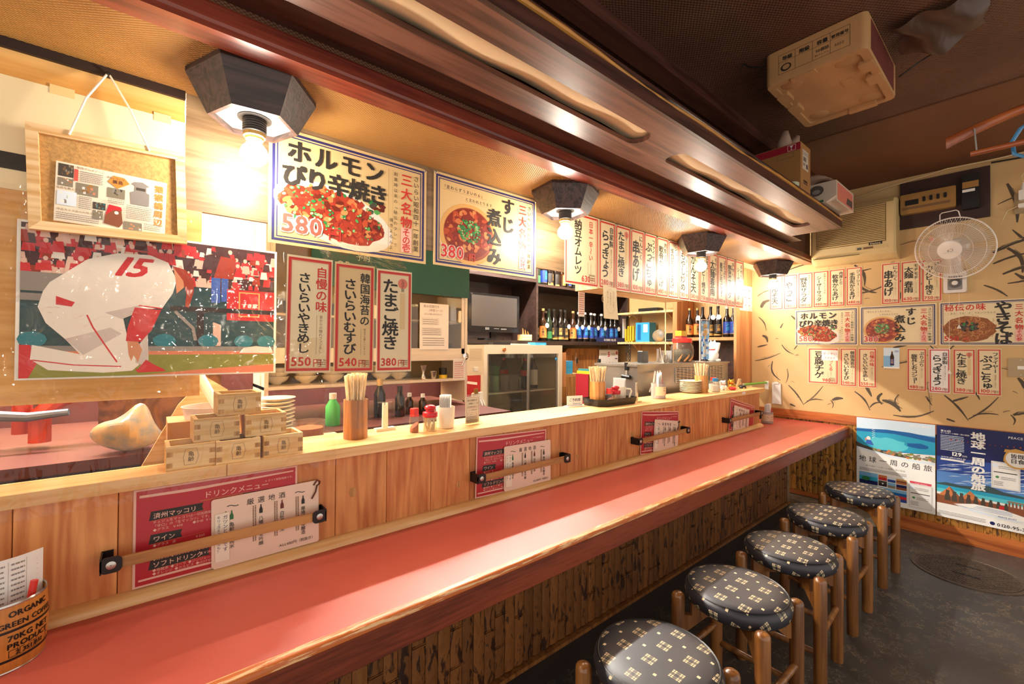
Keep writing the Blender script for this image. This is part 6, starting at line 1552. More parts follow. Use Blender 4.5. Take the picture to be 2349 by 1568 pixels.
# ------------------------------------------------------------------ wall fan
t = thing('wall_fan', 'white wall fan with wire guard and pull cords', 'fan', (XW, 0.325, 1.62))
MB().rbox(-0.050, -0.052, 0.0, -0.001, 0.054, 0.140, 0.012, plane='yz').build('base', 'fan_white', t, smooth=30)
MB().rbox(-0.0515, -0.034, 0.018, -0.050, 0.034, 0.108, 0.006, plane='yz').build('control_plate', 'fan_grey', t, smooth=0)
MB().lathe([(0.030, 0), (0.030, 0.004), (0.028, 0.005)], n=28).xf(lambda x, y, z: (-0.0516-z, x, 0.062+y)).build('dial_ring', 'dial_dark', t)
MB().lathe([(0.015, 0), (0.014, 0.009), (0.001, 0.010)], n=20, cap=False).xf(lambda x, y, z: (-0.0566-z, x, 0.062+y)).build('dial', 'fan_white', t)
MB().tube([(-0.025, 0, 0.135), (-0.040, 0, 0.19), (-0.055, 0.0, 0.255)], [0.034, 0.028, 0.030], 12).build('neck', 'fan_white', t)
# head: local frame, axis pointing to the seats and slightly down
hc = Vector((-0.155, -0.003, 0.272)); ax = Vector((-0.93, 0.25, -0.27)).normalized()
up = Vector((0, 0, 1)); sx = ax.cross(up).normalized(); sy = sx.cross(ax).normalized()
def hd(a, b_, c): 
    q = hc + sx*a + sy*b_ + ax*c
    return (q.x, q.y, q.z)
def lathe_head(prof, n=32): 
    return MB().lathe(prof, n=n, cap=False).xf(lambda x, y, z: hd(x, y, z))
lathe_head([(0.001, -0.105), (0.045, -0.10), (0.055, -0.06), (0.050, -0.03), (0.001, -0.03)]).build('motor', 'fan_white', t)
lathe_head([(0.056, 0.052), (0.060, 0.057), (0.056, 0.062), (0.03, 0.0645), (0.001, 0.065)]).build('hub_cap', 'fan_white', t)
p = Print(); p.text('Ca', -0.022, -0.010, 0.024, 'fan_grey', bold=0.01, wx=1.1); p.rect(-0.028, -0.017, 0.028, -0.016, 'fan_grey'); 
p.xf(lambda a, d_, c: hd(a, c, 0.0652)); p.out(t, 'maker_mark')
R = 0.192
gd = MB(); N_ = 96
def arc(fr, n=7):
    return [fr(i/(n-1)) for i in range(n)]
for k in range(N_):
    a = 2*pi*k/N_
    tw = 0.10
    pts = []
    for i in range(8):
        s = i/7; rr = 0.055+(R-0.055)*s; c = 0.058*(1-s**2.6)+0.0*s; aa = a+tw*s
        pts.append(hd(rr*cos(aa), rr*sin(aa), c))
    gd.tube(pts, 0.00085, 4, cap=False)
for k in range(N_//2):
    a = 2*pi*k/(N_//2); pts = []
    for i in range(6):
        s = i/5; rr = 0.05+(R-0.05)*s; c = -0.055*(1-s**2.6); pts.append(hd(rr*cos(a), rr*sin(a), c))
    gd.tube(pts, 0.00085, 4, cap=False)
gd.build('guard_wires', 'fan_white', t)
def ringt(rr, c, rad_): 
    return MB().tube([hd(rr*cos(2*pi*k/64), rr*sin(2*pi*k/64), c) for k in range(65)], rad_, 6, cap=False)
ringt(R, 0.0, 0.0042).build('guard_rim', 'fan_white', t); ringt(R*0.83, 0.058*(1-0.76**2.6)+0.002, 0.0016).build('guard_ring', 'fan_white', t); ringt(R*0.55, 0.048, 0.0014).build('guard_ring', 'fan_white', t)
for k in range(5):
    a0 = 2*pi*k/5; b = MB()
    def fn(u, v): 
        rr = 0.03+0.135*u; aa = a0 + (v-0.5)*(0.65+0.35*u) ; return hd(rr*cos(aa), rr*sin(aa), -0.012+0.030*(v-0.5))
    b.grid(fn, 8, 6); b.build('blade', 'fan_blade', t, smooth=80)
hp = [hd(-0.048, R*0.985, -0.005), hd(-0.044, R+0.032, -0.004), hd(-0.034, R+0.042, -0.004), hd(0.034, R+0.042, -0.004), hd(0.044, R+0.032, -0.004), hd(0.048, R*0.985, -0.005)]
MB().tube(hp, 0.0028, 8).build('handle', 'fan_white', t)
lathe_head([(0.001, 0.0), (0.011, 0.0), (0.011, 0.0006), (0.001, 0.0008)], 16).xf(lambda x, y, z: (x+(sx*0.085+sy*0.085+ax*0.042).x, y+(sx*0.085+sy*0.085+ax*0.042).y, z+(sx*0.085+sy*0.085+ax*0.042).z)).build('warning_sticker', 'stamp_red', t)
for y, zb in ((0.027, -0.53), (-0.018, -0.235)):
    c = MB().cyl((-0.045, y, 0.002), (-0.045, y, zb+0.02), 0.0009, n=5).build('pull_cord', 'string_white', t)
    MB().lathe([(0.003, 0.024), (0.004, 0.018), (0.010, 0.004), (0.0105, 0.0)], n=12).xf(lambda a, b_, z: (-0.045+a, y+b_, zb+z)).build('cord_tassel', 'fan_white', c)
# receipts hanging in the corner above the counter
t = thing('hanging_receipts', 'bunch of white receipts clipped on the far wall above the counter', 'papers', (XW, 1.385, 0.78))
for k in range(3):
    MB().prism([(-0.036+0.004*k, 0.004*k), (0.036, 0.0), (0.032, 0.175), (-0.034, 0.182-0.006*k)], -0.010-0.004*k, -0.009-0.004*k, 'xz').xf(lambda x, y, z: (y, -x, z)).build('receipt', 'paper_white', t, smooth=0)
MB().box(-0.030, -0.020, 0.170, -0.002, 0.020, 0.186).build('clip', 'plastic_white', t, smooth=0)
t = thing('green_cutter', 'white and green stick leaning from the ledge to the far wall', 'stick', (3.56, 1.45, 0.963))
MB().cyl((0, 0, 0), (0.40, -0.02, 0.0), 0.008).build('shaft', 'pen_green', t); MB().cyl((-0.10, 0.005, 0), (0.0, 0, 0), 0.008).build('grip', 'plastic_white', t); MB().box(0.40, -0.035, -0.055, 0.412, -0.01, 0.012).build('head', 'plastic_white', t, smooth=0)

# ------------------------------------------------------------------ manhole cover in the floor
t = thing('manhole_cover', 'round cast iron manhole cover with a criss cross pattern, let into the floor', 'manhole', (3.545, 0.243, 0.0))
R = 0.235
MB().lathe([(R, 0.0), (R, 0.004), (R-0.018, 0.0045), (R-0.020, 0.001), (R-0.026, 0.001), (R-0.026, 0.0035), (0.001, 0.0035)], n=48, cap=False).build('plate', 'iron', t)
b = MB()
for k in range(-9, 10):
    for s in (-1, 1):
        q = k*0.020; hl = math.sqrt(max(0, (R-0.034)**2-q*q))
        if hl > 0.02:
            c_, s_ = cos(s*pi/4), sin(s*pi/4); i0 = len(b.v)
            b.box(-hl, q-0.0018, 0.0035, hl, q+0.0018, 0.0058); b.xf(lambda x, y, z: (x*c_-y*s_, x*s_+y*c_, z), i0)
b.build('tread_pattern', 'iron', t, smooth=0)
MB().box(-0.02, -0.055, 0.0058, 0.02, 0.055, 0.0062).xf(lambda x, y, z: (x*0.4-0.07, y, z)).box(0.062, -0.05, 0.0058, 0.078, 0.05, 0.0062).build('lift_slot', 'iron_dark', t, smooth=0)
tag(MB().prism([(x, y) for x, y in ((1.10, 0.30), (1.62, 0.12), (1.78, 0.40), (1.30, 0.62))], 0.0, 0.002, 'xy').build('floor_patch', 'floor_vinyl', smooth=0), 'square repair patch in the dark floor by the stools', 'floor patch')

# ------------------------------------------------------------------ plastic crate fixed under the ceiling
t = thing('ceiling_crate', 'dirty cream plastic crate fixed upside under the brown ceiling', 'crate', (1.946, 0.373, 2.326))
L_, W2, h = 0.505, 0.335, 0.132
b = MB()
out = rrect(0, 0, L_, W2, 0.022, 5); inn = rrect(0.028, 0.028, L_-0.028, W2-0.028, 0.016, 5); n = len(out)
v = [(x, y, h) for x, y in out] + [(x, y, 0.010) for x, y in out] + [(x*0.99+0.0025, y*0.985+0.0025, 0) for x, y in out] + [(x, y, 0.0) for x, y in inn] + [(x, y, 0.010) for x, y in inn]
f = []
for q in range(4):
    for i in range(n): j = (i+1) % n; f.append((q*n+i, (q+1)*n+i, (q+1)*n+j, q*n+j))
f.append(tuple(4*n+i for i in range(n)))
b.add(v, f); b.build('shell', 'crate_cream', t, smooth=30)
for (x0, y0, x1, y1) in ((0.10, 0.005, 0.175, 0.05), (0.22, 0.005, 0.295, 0.05), (0.11, W2-0.05, 0.185, W2-0.005), (0.24, W2-0.05, 0.315, W2-0.005), (0.004, 0.16, 0.045, 0.245), (L_-0.035, 0.06, L_-0.004, 0.16)):
    MB().rbox(x0, y0, -0.006, x1, y1, 0.012, 0.006).build('stacking_lug', 'crate_cream', t, smooth=0)
for cx, cy in ((0.07, 0.075), (L_-0.075, 0.075), (0.07, W2-0.075), (L_-0.075, W2-0.075)): MB().lathe([(0.038, 0.0100), (0.036, 0.0088), (0.001, 0.0088)], cx, cy, n=24, cap=False).build('corner_disc', 'crate_cream', t)
MB().rbox(0.20, 0.085, 0.008, 0.265, 0.125, 0.011, 0.003).build('name_plate', 'crate_cream', t, smooth=0)
MB().box(0.05, -0.0012, 0.012, L_-0.06, 0.0, h-0.01).build('red_side_panel', 'crate_red', t, smooth=0)
p = Print(); w, h2 = 0.235, 0.078
p.ring(0, 0, w, h2, 0.0012, 'crate_ink'); p.rect(0, 0.047, w, 0.048, 'crate_ink')
for a in (0.25, 0.5, 0.74): p.rect(a*w, 0, a*w+0.0011, h2, 'crate_ink')
for s_, a in (('等級', 0.06), ('階級', 0.31), ('容量', 0.56), ('管理番号', 0.755)): p.text(s_, a*w, 0.053, 0.018 if len(s_) == 2 else 0.0135, 'crate_ink', bold=0.03)
p.text('50個詰', 0.545*w, 0.025, 0.014, 'crate_ink', bold=0.02); p.text('40パック入', 0.53*w, 0.010, 0.009, 'crate_ink'); p.text('5502', 0.80*w, 0.018, 0.014, 'crate_ink')
p.ell(0.115*w, 0.022, 0.019, 0.015, 'crate_ink', 20); p.ell(0.117*w, 0.023, 0.013, 0.010, 'crate_cream', 20)
o = p.out(t, 'stamp_print'); o.rotation_euler = (0, 0, RW); o.location = (-0.0001, 0.285, 0.030)
tag(MB().grid(lambda u, v: (2.10+0.20*u, 0.10+0.23*v+0.01*sin(9*u), 2.44-0.06*u*sin(pi*v)+0.012*sin(12*v+5*u)), 12, 12).build('hung_bag', 'bag_brown', smooth=80), 'dark crumpled bag hung from the ceiling behind the cream crate', 'bag')
tag(MB().tube([(2.42, 0.36, 2.40), (2.40, 0.30, 2.42), (2.42, 0.24, 2.452), (2.43, 0.225, 2.435), (2.425, 0.215, 2.452)], 0.003, 6).build('ceiling_hook', 'black_metal'), 'black wire hook at the corner of the ceiling crate', 'hook')
tag(MB().tube([(1.93, 0.70, 2.40), (1.92, 0.76, 2.43), (1.915, 0.78, 2.452), (1.92, 0.795, 2.435)], 0.003, 6).build('ceiling_hook', 'black_metal'), 'black wire hook beside the stamped side of the crate', 'hook')

# ------------------------------------------------------------------ things stored on the lamp shelf
ZS = 2.0785
t = thing('toilet_roll', 'roll of toilet paper on the lamp shelf', 'paper roll', (2.36, 0.93, ZS+0.058), -0.25)
MB().lathe([(0.019, -0.055), (0.057, -0.055), (0.058, 0.055), (0.019, 0.055), (0.019, -0.055)], n=32, cap=False).xf(lambda x, y, z: (z, x, y)).build('roll', 'napkin', t); MB().lathe([(0.0195, -0.054), (0.0195, 0.054)], n=24, cap=False).xf(lambda x, y, z: (z, x, y)).build('core', 'cardboard', t)
t = thing('cardboard_box', 'tall brown cardboard box with red fragile tape on the lamp shelf', 'box', (2.60, 0.775, ZS), 0.0)
bw, bd, bh = 0.155, 0.32, 0.255
MB().box(0, 0, 0, bw, bd, bh).build('carton', 'cardboard', t, smooth=0)
p = Print(); p.rect(0, 0.215, bd, 0.252, 'tape_red'); p.ring(bd-0.060, 0.219, bd-0.022, 0.249, 0.0015, 'paper_white'); p.poly([(bd-0.050,0.244),(bd-0.034,0.244),(bd-0.041,0.234),(bd-0.041,0.226),(bd-0.036,0.224),(bd-0.048,0.224),(bd-0.043,0.226),(bd-0.043,0.234)], 'paper_white'); p.rect(0.02, 0.04, 0.15, 0.19, 'box_green'); p.text('D', 0.09, 0.08, 0.05, 'cardboard', bold=0.05); p.ring(bd-0.11, 0.185, bd-0.03, 0.207, 0.001, 'box_green')
o = p.out(t, 'side_print'); o.rotation_euler = (0, 0, RW); o.location = (-0.0001, bd, 0)
p = Print(); p.rect(0.03, 0.12, 0.12, 0.225, 'box_white'); p.dashes(0.036, 0.114, 0.21, 2, 0.01, 0.005, 'stand_grey', seed=2)
for k in range(9): p.rect(0.040+0.005*k, 0.165, 0.042+0.005*k+0.001*(k % 3), 0.188, 'ink_black')
for k in range(6): p.rect(0.040+0.005*k, 0.14, 0.042+0.005*k, 0.155, 'ink_black')
p.rect(0.085, 0.132, 0.112, 0.156, 'box_grey'); p.text('azuma', 0.045, 0.055, 0.022, 'ink_black', bold=0.03); p.dashes(0.045, 0.105, 0.045, 1, 0.01, 0.005, 'ink_black', seed=4); p.out(t, 'front_print')
tg = MB()
tg.tube([(0.06, 0.10, bh-0.01), (0.05, 0.09, bh+0.04), (0.035, 0.08, bh+0.095)], [0.030, 0.034, 0.012], 9); tg.tube([(0.10, 0.08, bh-0.01), (0.115, 0.07, bh+0.035), (0.125, 0.05, bh+0.085)], [0.030, 0.032, 0.010], 9)
tg.build('plastic_wrap', 'bag_pale', t, smooth=80)
t = thing('stove_box', 'white printed stove box under a crumpled plastic bag on the lamp shelf', 'box', (2.93, 0.70, ZS-0.0), 0.0)
MB().box(0, 0, 0, 0.36, 0.34, 0.115).build('carton', 'box_white', t, smooth=0)
p = Print(); p.ell(0.245, 0.074, 0.036, 0.030, 'box_grey', 22); p.ell(0.245, 0.068, 0.020, 0.013, 'stand_grey', 16); p.poly([(0.03,0.025),(0.16,0.03),(0.19,0.055),(0.15,0.075),(0.06,0.065)], 'box_grey'); p.poly([(0.05,0.04),(0.13,0.042),(0.15,0.058),(0.08,0.058)], 'stone_dark'); p.rect(0.03, 0.004, 0.28, 0.017, 'ink_green_dark'); p.text('風に強く火力が安定・火力コンロ', 0.05, 0.0065, 0.0095, 'gold_seal', bold=0.01); p.text('9', 0.185, 0.072, 0.03, 'ink_red_soft', bold=0.03)
o = p.out(t, 'side_print'); o.rotation_euler = (0, 0, RW); o.location = (-0.0001, 0.34, 0)
p = Print(); p.rect(0.02, 0.01, 0.34, 0.105, 'stamp_red'); p.poly([(0.20,0.02),(0.33,0.02),(0.33,0.06),(0.22,0.06)], 'box_grey'); p.out(t, 'front_print')
def bag(u, v):
    x, y = 0.0+0.34*u, 0.02+0.31*v
    return (x, y, 0.118+0.10*sin(pi*u)**0.6*sin(pi*v)**0.6*(0.75+0.35*sin(7*u+3*v)*sin(5*v)) + 0.010*sin(23*u+11*v))
MB().grid(bag, 24, 20).build('plastic_bag', 'bag_pale', t, smooth=80)
tag(MB().lathe([(0.03, 0), (0.036, 0.004), (0.034, 0.008), (0.037, 0.012), (0.034, 0.016), (0.037, 0.020), (0.030, 0.026), (0.001, 0.026)], n=20, cap=False).build('green_lid_stack', 'ceramic_green', loc=(2.54, 0.80, ZS)), 'pale green stack of lids in front of the cardboard box', 'lids')

# ------------------------------------------------------------------ coat hanger hanging from the ceiling
t = thing('coat_hanger', 'brown wooden coat hanger with trouser bar hanging from the ceiling', 'hanger', (2.25, 0.0, 2.02), rot=(0.0, 0.0, 0.0))
def hb_(u, v):
    s = u*2-1; y = -0.20*s; z = 0.045*(1-abs(s)**1.6) - 0.02*abs(s); rr = 0.016+0.006*abs(s)**2
    a = 2*pi*v; return (0.012*cos(a)*1.1 - 0.03*s*s, y, z+rr*sin(a))
MB().grid(hb_, 30, 12).build('shoulder_bar', 'hanger_wood', t, smooth=80)
MB().cyl((-0.03, 0.13, 0.008), (-0.025, 0.125, -0.075), 0.0025, n=6).cyl((-0.03, -0.13, 0.008), (-0.025, -0.125, -0.075), 0.0025, n=6).build('bar_pin', 'steel', t)
MB().cyl((-0.025, 0.14, -0.078), (-0.025, -0.14, -0.078), 0.009, n=10).build('trouser_bar', 'hanger_wood', t)
MB().tube([(0, 0, 0.05), (0, 0, 0.10), (0.02, 0, 0.13), (0.035, 0, 0.16), (0.02, 0, 0.19), (0.0, 0, 0.20)], 0.0022, 6).build('hook', 'steel', t)
t2 = thing('blue_hanger', 'clear blue plastic clip hanger beside the wooden hanger', 'hanger', (2.30, -0.06, 1.985))
MB().tube([(0, 0.085, 0.03), (0, 0.105, -0.01), (0, 0.10, -0.055), (0, 0.05, -0.09), (0, -0.10, -0.10)], 0.006, 8).build('loop', 'blue_clear', t2); MB().tube([(0, 0.085, 0.03), (0, 0.03, 0.06), (0, 0.0, 0.12)], 0.006, 8).build('arm', 'blue_clear', t2)
# ------------------------------------------------------------------ clear vinyl sheets in front of the ledge
def vprof(z):
    if z > 1.48: return 1.474
    if z < 1.10: return 1.262
    k = (z-1.10)/0.38; k = k*k*(3-2*k)
    return 1.262+0.212*k
def vin(x0, x1, z0, z1, ph, hem):
    def fn(u, v):
        z = z0+(z1-z0)*v + hem*(u-0.3)*(1-v); x = x0+(x1-x0)*u + 0.02*(1-v)**3*(u > 0.9)
        return (x, vprof(z)-0.002+0.0035*sin(x*31+ph)*(1-v)+0.003*sin(x*13+z*9+ph)*sin(z*11) - 0.012*(max(0, u-0.93)/0.07)**2*(1-v), z)
    return MB().grid(fn, 60, 60)
tag(vin(-1.0, 0.385, 0.895, 1.61, 0.4, 0.03).build('vinyl_sheet', 'vinyl_sheet', smooth=80), 'clear crinkled vinyl sheet hanging over the wooden box pyramid', 'vinyl sheet')
def fn(u, v):
    x = 0.400+0.277*u; z = 0.956+0.654*v
    k = min(1.0, max(0.0, (z-1.47)/0.14)); k = k*k*(3-2*k)
    return (x, 1.3505+0.124*k+0.002*sin(x*29)*(1-v)+0.0015*sin(z*17+x*9), z)
tag(MB().grid(fn, 30, 50).build('vinyl_sheet', 'vinyl_sheet', smooth=80), 'clear crinkled vinyl sheet carrying three red bordered strips', 'vinyl sheet')

# ------------------------------------------------------------------ kitchen: glass cupboard
YC = 2.35
cu = thing('glass_cupboard', 'cream kitchen cupboard with sliding glass doors, behind the counter', 'cupboard', (0, 0, 0))
x0, x1 = 0.42, 1.580
MB().box(x0, YC, 1.160, x1, YC+0.30, 1.175).build('bottom', 'frame_cream', cu, smooth=0)
MB().box(x0, YC+0.29, 1.0, x1, YC+0.30, 1.98).build('back', 'cupboard_inside', cu, smooth=0)
for x in (x0, x1-0.018): MB().box(x, YC, 0.90, x+0.018, YC+0.30, 1.98).build('side', 'frame_cream', cu, smooth=0)
MB().box(x0, YC-0.004, 1.160, x1, YC+0.02, 1.200).build('rail', 'frame_cream', cu, smooth=0); MB().box(x0, YC, 1.90, x1, YC+0.30, 1.98).build('top', 'frame_cream', cu, smooth=0)
MB().box(x0, YC+0.01, 1.395, x1, YC+0.29, 1.407).build('shelf', 'frame_cream', cu, smooth=0); MB().box(x0, YC-0.004, 1.030, x1, YC+0.29, 1.046).build('shelf', 'frame_cream', cu, smooth=0)
for a, b_ in ((x0+0.02, 1.0), (0.98, x1-0.02)):
    d_ = MB().box(a, YC+0.004, 1.20, a+0.022, YC+0.014, 1.90).box(b_-0.022, YC+0.004, 1.20, b_, YC+0.014, 1.90).box(a, YC+0.004, 1.20, b_, YC+0.014, 1.235).build('door', 'frame_cream', cu, smooth=0)
    MB().box(a+0.02, YC+0.008, 1.235, b_-0.02, YC+0.010, 1.90).build('pane', 'clear_glass', d_, smooth=0)
    MB().rbox(b_-0.050, YC-0.004, 1.40, b_-0.030, YC+0.004, 1.475, 0.008, plane='xz').build('handle', 'plastic_cream', d_, smooth=0)
tb = tag(MB().box(0.62, YC-0.030, 1.558, 1.572, YC-0.018, 1.860).build('chalk_board', 'teal_board', smooth=0), 'dark green chalkboard hung on the upper doors of the cupboard', 'chalkboard')
p = Print(); p.text('OP', 0.12, 0.10, 0.05, 'chalk'); p.text('予約', 0.22, 0.15, 0.04, 'chalk'); o = p.out(tb, 'chalk_writing'); o.location = (0.62, YC-0.030, 1.558)
o = card('notice_sheet', 0.200, 0.280, 'paper_white', (1.236, YC-0.003, 1.228), 0, 'handwritten white notice taped to the cupboard glass', 'notice')
p = Print(); p.text('飲み放題付き', 0.025, 0.255, 0.018, 'stand_grey', bold=0.006); p.text('2時間コース!', 0.06, 0.232, 0.017, 'stand_grey', bold=0.006); p.text('（お1人様6000円から）', 0.02, 0.210, 0.0135, 'stand_grey', bold=0.006); p.ring(0.015, 0.150, 0.13, 0.190, 0.001, 'stand_grey'); p.ring(0.015, 0.085, 0.15, 0.132, 0.001, 'stand_grey')
p.dashes(0.02, 0.125, 0.178, 3, 0.012, 0.005, 'stand_grey', seed=1); p.dashes(0.02, 0.145, 0.122, 4, 0.011, 0.005, 'stand_grey', seed=2); p.dashes(0.02, 0.17, 0.066, 4, 0.014, 0.005, 'stand_grey', seed=3); p.out(o, 'lettering')
o = card('price_chart', 0.092, 0.135, 'paper_white', (1.470, YC-0.006, 1.035), 0, 'small ruled chart with red and blue figures, clipped to the cupboard edge', 'chart')
p = Print()
for k in range(9): p.rect(0.004, 0.010+0.0135*k, 0.088, 0.0105+0.0135*k, 'ink_blue')
for k in range(8): p.dashes(0.008, 0.08, 0.014+0.0135*k, 1, 0.01, 0.004, 'ink_red_soft', seed=k)
p.rect(0.044, 0.004, 0.0445, 0.13, 'stand_grey'); p.out(o, 'lettering')
t = thing('paper_clip', 'chrome round spring clip on the cupboard edge', 'clip', (1.560, YC-0.012, 1.185))
MB().lathe([(0.020, 0), (0.022, 0.004), (0.014, 0.006), (0.001, 0.006)], n=18, cap=False).xf(lambda x, y, z: (x, -z, y)).build('disc', 'chrome', t); MB().cyl((0, -0.004, 0), (-0.030, -0.006, -0.055), 0.006).build('arm', 'chrome', t)
# crockery on the cupboard shelves
bowl = MB().lathe([(0.022, 0), (0.024, 0.004), (0.050, 0.022), (0.060, 0.042), (0.058, 0.042), (0.048, 0.024), (0.001, 0.008)], n=20, cap=False).build('bowl', 'ceramic', smooth=60)
k = 0
for x, nb in ((0.50, 3), (0.64, 2), (0.78, 3), (0.92, 3), (1.06, 3), (1.17, 2)):
    for j in range(nb):
        o = bowl if k == 0 else link('bowl', bowl.data); o.location = (x, YC+0.14, 1.0465+0.022*j); k += 1
        tag(o, 'pale bowl in a stack on the open cupboard shelf', 'bowl', 'bowls on the cupboard shelf')
gl = MB().lathe([(0.024, 0), (0.028, 0.07), (0.027, 0.07), (0.022, 0.004), (0.001, 0.004)], n=18, cap=False).build('glass_tumbler', 'jar_glass', smooth=60)
for i, x in enumerate((0.55, 0.65, 0.75, 0.85, 1.08, 1.16, 1.44, 1.50)):
    o = gl if i == 0 else link('glass_tumbler', gl.data); o.location = (x, YC+0.12, 1.4075 if i < 6 else 1.1755); o.scale = (1, 1, 1 if i < 6 else 1.3); tag(o, 'clear tumbler behind the cupboard glass', 'glass', 'tumblers in the cupboard')
t = thing('bar_jigger', 'steel hourglass jigger on the open cupboard shelf', 'jigger', (1.285, YC+0.04, 1.0462)); MB().lathe([(0.018, 0), (0.019, 0.001), (0.006, 0.034), (0.022, 0.085), (0.021, 0.085), (0.001, 0.045)], n=20, cap=False).build('cups', 'steel_bright', t, smooth=60)
t = thing('steel_cup', 'small steel cup on the open cupboard shelf', 'cup', (1.355, YC+0.04, 1.0462)); MB().lathe([(0.016, 0), (0.024, 0.046), (0.023, 0.046), (0.015, 0.004), (0.001, 0.004)], n=20, cap=False).build('cup', 'steel_bright', t, smooth=60)
t = thing('tape_roll', 'black and yellow tin on the open cupboard shelf', 'tin', (1.430, YC+0.05, 1.0462)); MB().lathe([(0.026, 0), (0.026, 0.022), (0.001, 0.022)], n=22, cap=False).build('lower', 'plastic_yellow', t); MB().lathe([(0.025, 0.022), (0.025, 0.064), (0.001, 0.064)], n=22, cap=False).build('upper', 'black_plastic', t)

# work counter and clutter seen under the cupboard
wc = tag(MB().box(-1.5, 1.95, 0.84, 1.62, 2.9, 0.875).box(-1.5, 1.98, 0.0, 1.62, 2.9, 0.84).build('work_counter', 'wall_maroon', smooth=0), 'dark red work counter in the kitchen behind the ledge', 'worktop')
BOT = {}
def bottle(kind, r, h, body, cap, labels, neck=0.30, capr=0.40):
    """one bottle mesh set: parts body, cap, labels"""
    t = link(kind, None)
    prof = [(r*0.9, 0), (r, 0.004), (r, h*(1-neck-0.16)), (r*0.92, h*(1-neck-0.09)), (r*0.55, h*(1-neck-0.01)), (r*capr, h*(1-neck+0.06)), (r*capr*0.92, h*0.93)]
    MB().lathe(prof, n=20, cap=False).build('body', body, t, smooth=60)
    MB().lathe([(r*capr*1.05, h*0.93), (r*capr*1.05, h*0.995), (r*capr*0.9, h), (0.001, h)], n=14, cap=False).build('cap', cap, t)
    for (a, b_, m_, arc_) in labels:
        n = 12
        MB().grid(lambda u, v: (r*1.012*sin((u-0.5)*arc_), -r*1.012*cos((u-0.5)*arc_), h*(a+(b_-a)*v)), n, 1).build('label', m_, t)
    return t
def brush(t, r, z, txt, m_, size):
    p = Print(); p.text(txt, 0, z, size, m_, vert=True, bold=0.03); p.xf(lambda a, d_, c: (r*1.02*sin(a/r), -r*1.02*cos(a/r), c)); p.out(t, 'lettering')
bo = bottle('shochu_bottle', 0.036, 0.305, 'bottle_brown', 'cap_gold', ((0.10, 0.46, 'label_orange', 3.6), (0.42, 0.46, 'plastic_red', 3.6))); brush(bo, 0.036, 0.125, '赤霧島', 'ink_black', 0.026)
bb_ = bottle('shochu_bottle', 0.036, 0.300, 'bottle_black', 'cap_white', ((0.10, 0.50, 'label_blue', 4.2), (0.10, 0.13, 'label_gold', 4.2))); brush(bb_, 0.036, 0.145, '木挽', 'label_cyan', 0.040)
bk = bottle('shochu_bottle', 0.036, 0.310, 'bottle_black', 'black_plastic', ((0.10, 0.42, 'label_black', 3.6), (0.06, 0.14, 'label_gold', 3.6))); brush(bk, 0.036, 0.130, '黒霧', 'label_gold', 0.034)
bg = bottle('shochu_bottle', 0.035, 0.308, 'bottle_green', 'black_plastic', ((0.08, 0.30, 'ink_green_dark', 3.0),))
tags_me = MB().lathe([(0.001, -0.0012), (0.024, -0.0012), (0.024, 0.0012), (0.001, 0.0012)], n=24, cap=False).xf(lambda x, y, z: (x, z, y)).data if False else None
def dtag(parent, dx, dz, r=0.021):
    o = MB().lathe([(0.001, -0.001), (r, -0.001), (r, 0.001), (0.001, 0.001)], n=20, cap=False).xf(lambda x, y, z: (x, z, y)).build('neck_tag', ['label_white'], parent); o.location = (dx, -0.040, dz); return o
ROW = ((2.83, 'o', 0, 1), (2.905, 'g', 0, 0), (2.985, 'k', 0.01, 0), (3.065, 'k', 0, 0), (3.15, 'k', 0.02, 1), (3.245, 'o', 0, 1), (3.34, 'b', 0.01, 1), (3.425, 'b', 0, 1), (3.52, 'b', 0, 0), (3.60, 'b', 0.02, 1), (3.69, 'b', 0, 1), (3.77, 'b', 0.01, 0), (3.85, 'b', 0, 0), (3.925, 'b', 0, 1))
KIND = {'o': (bo, 'dark bottle with orange label and white neck tag on the bottle shelf'), 'g': (bg, 'dark bottle with small green label on the bottle shelf'), 'k': (bk, 'black bottle with black and gold label on the bottle shelf'), 'b': (bb_, 'black bottle with blue label on the bottle shelf')}
used = set(); ZB = 1.3022
for i, (x, kd, dy, tg_) in enumerate(ROW):
    src, lb = KIND[kd]
    o = src if kd not in used else dup(src, (0,0,0)); used.add(kd)
    o.location = (x, 2.945+dy, ZB); o.rotation_euler = (0, 0, -0.7+0.5*sin(i*2.1)); tag(o, lb, 'bottle', 'bottles on the bottle shelf, '+{'o': 'orange', 'g': 'green', 'k': 'black', 'b': 'blue'}[kd]+' labels')
for i, (x, kd, dy, tg_) in enumerate(ROW):
    if tg_:
        o = MB().lathe([(0.001, -0.001), (0.0235, -0.001), (0.0235, 0.001), (0.001, 0.001)], n=20, cap=False).xf(lambda a, b_, c: (a, c, b_)).build('neck_tag', 'label_white', loc=(x+0.01, 2.945+dy-0.045, ZB+0.145)); tag(o, 'round white paper tag hung on a bottle of the bottle shelf', 'tag', 'round neck tags on the bottle shelf')
for i in range(8):     # second rank, only necks show
    o = dup(KIND['kbgk'[i % 4]][0], (2.87+0.135*i, 3.09, ZB), 0.4*i); o['label'] = 'dark bottle in the back rank of the bottle shelf'; o['group'] = 'back rank bottles'; o['category'] = 'bottle'
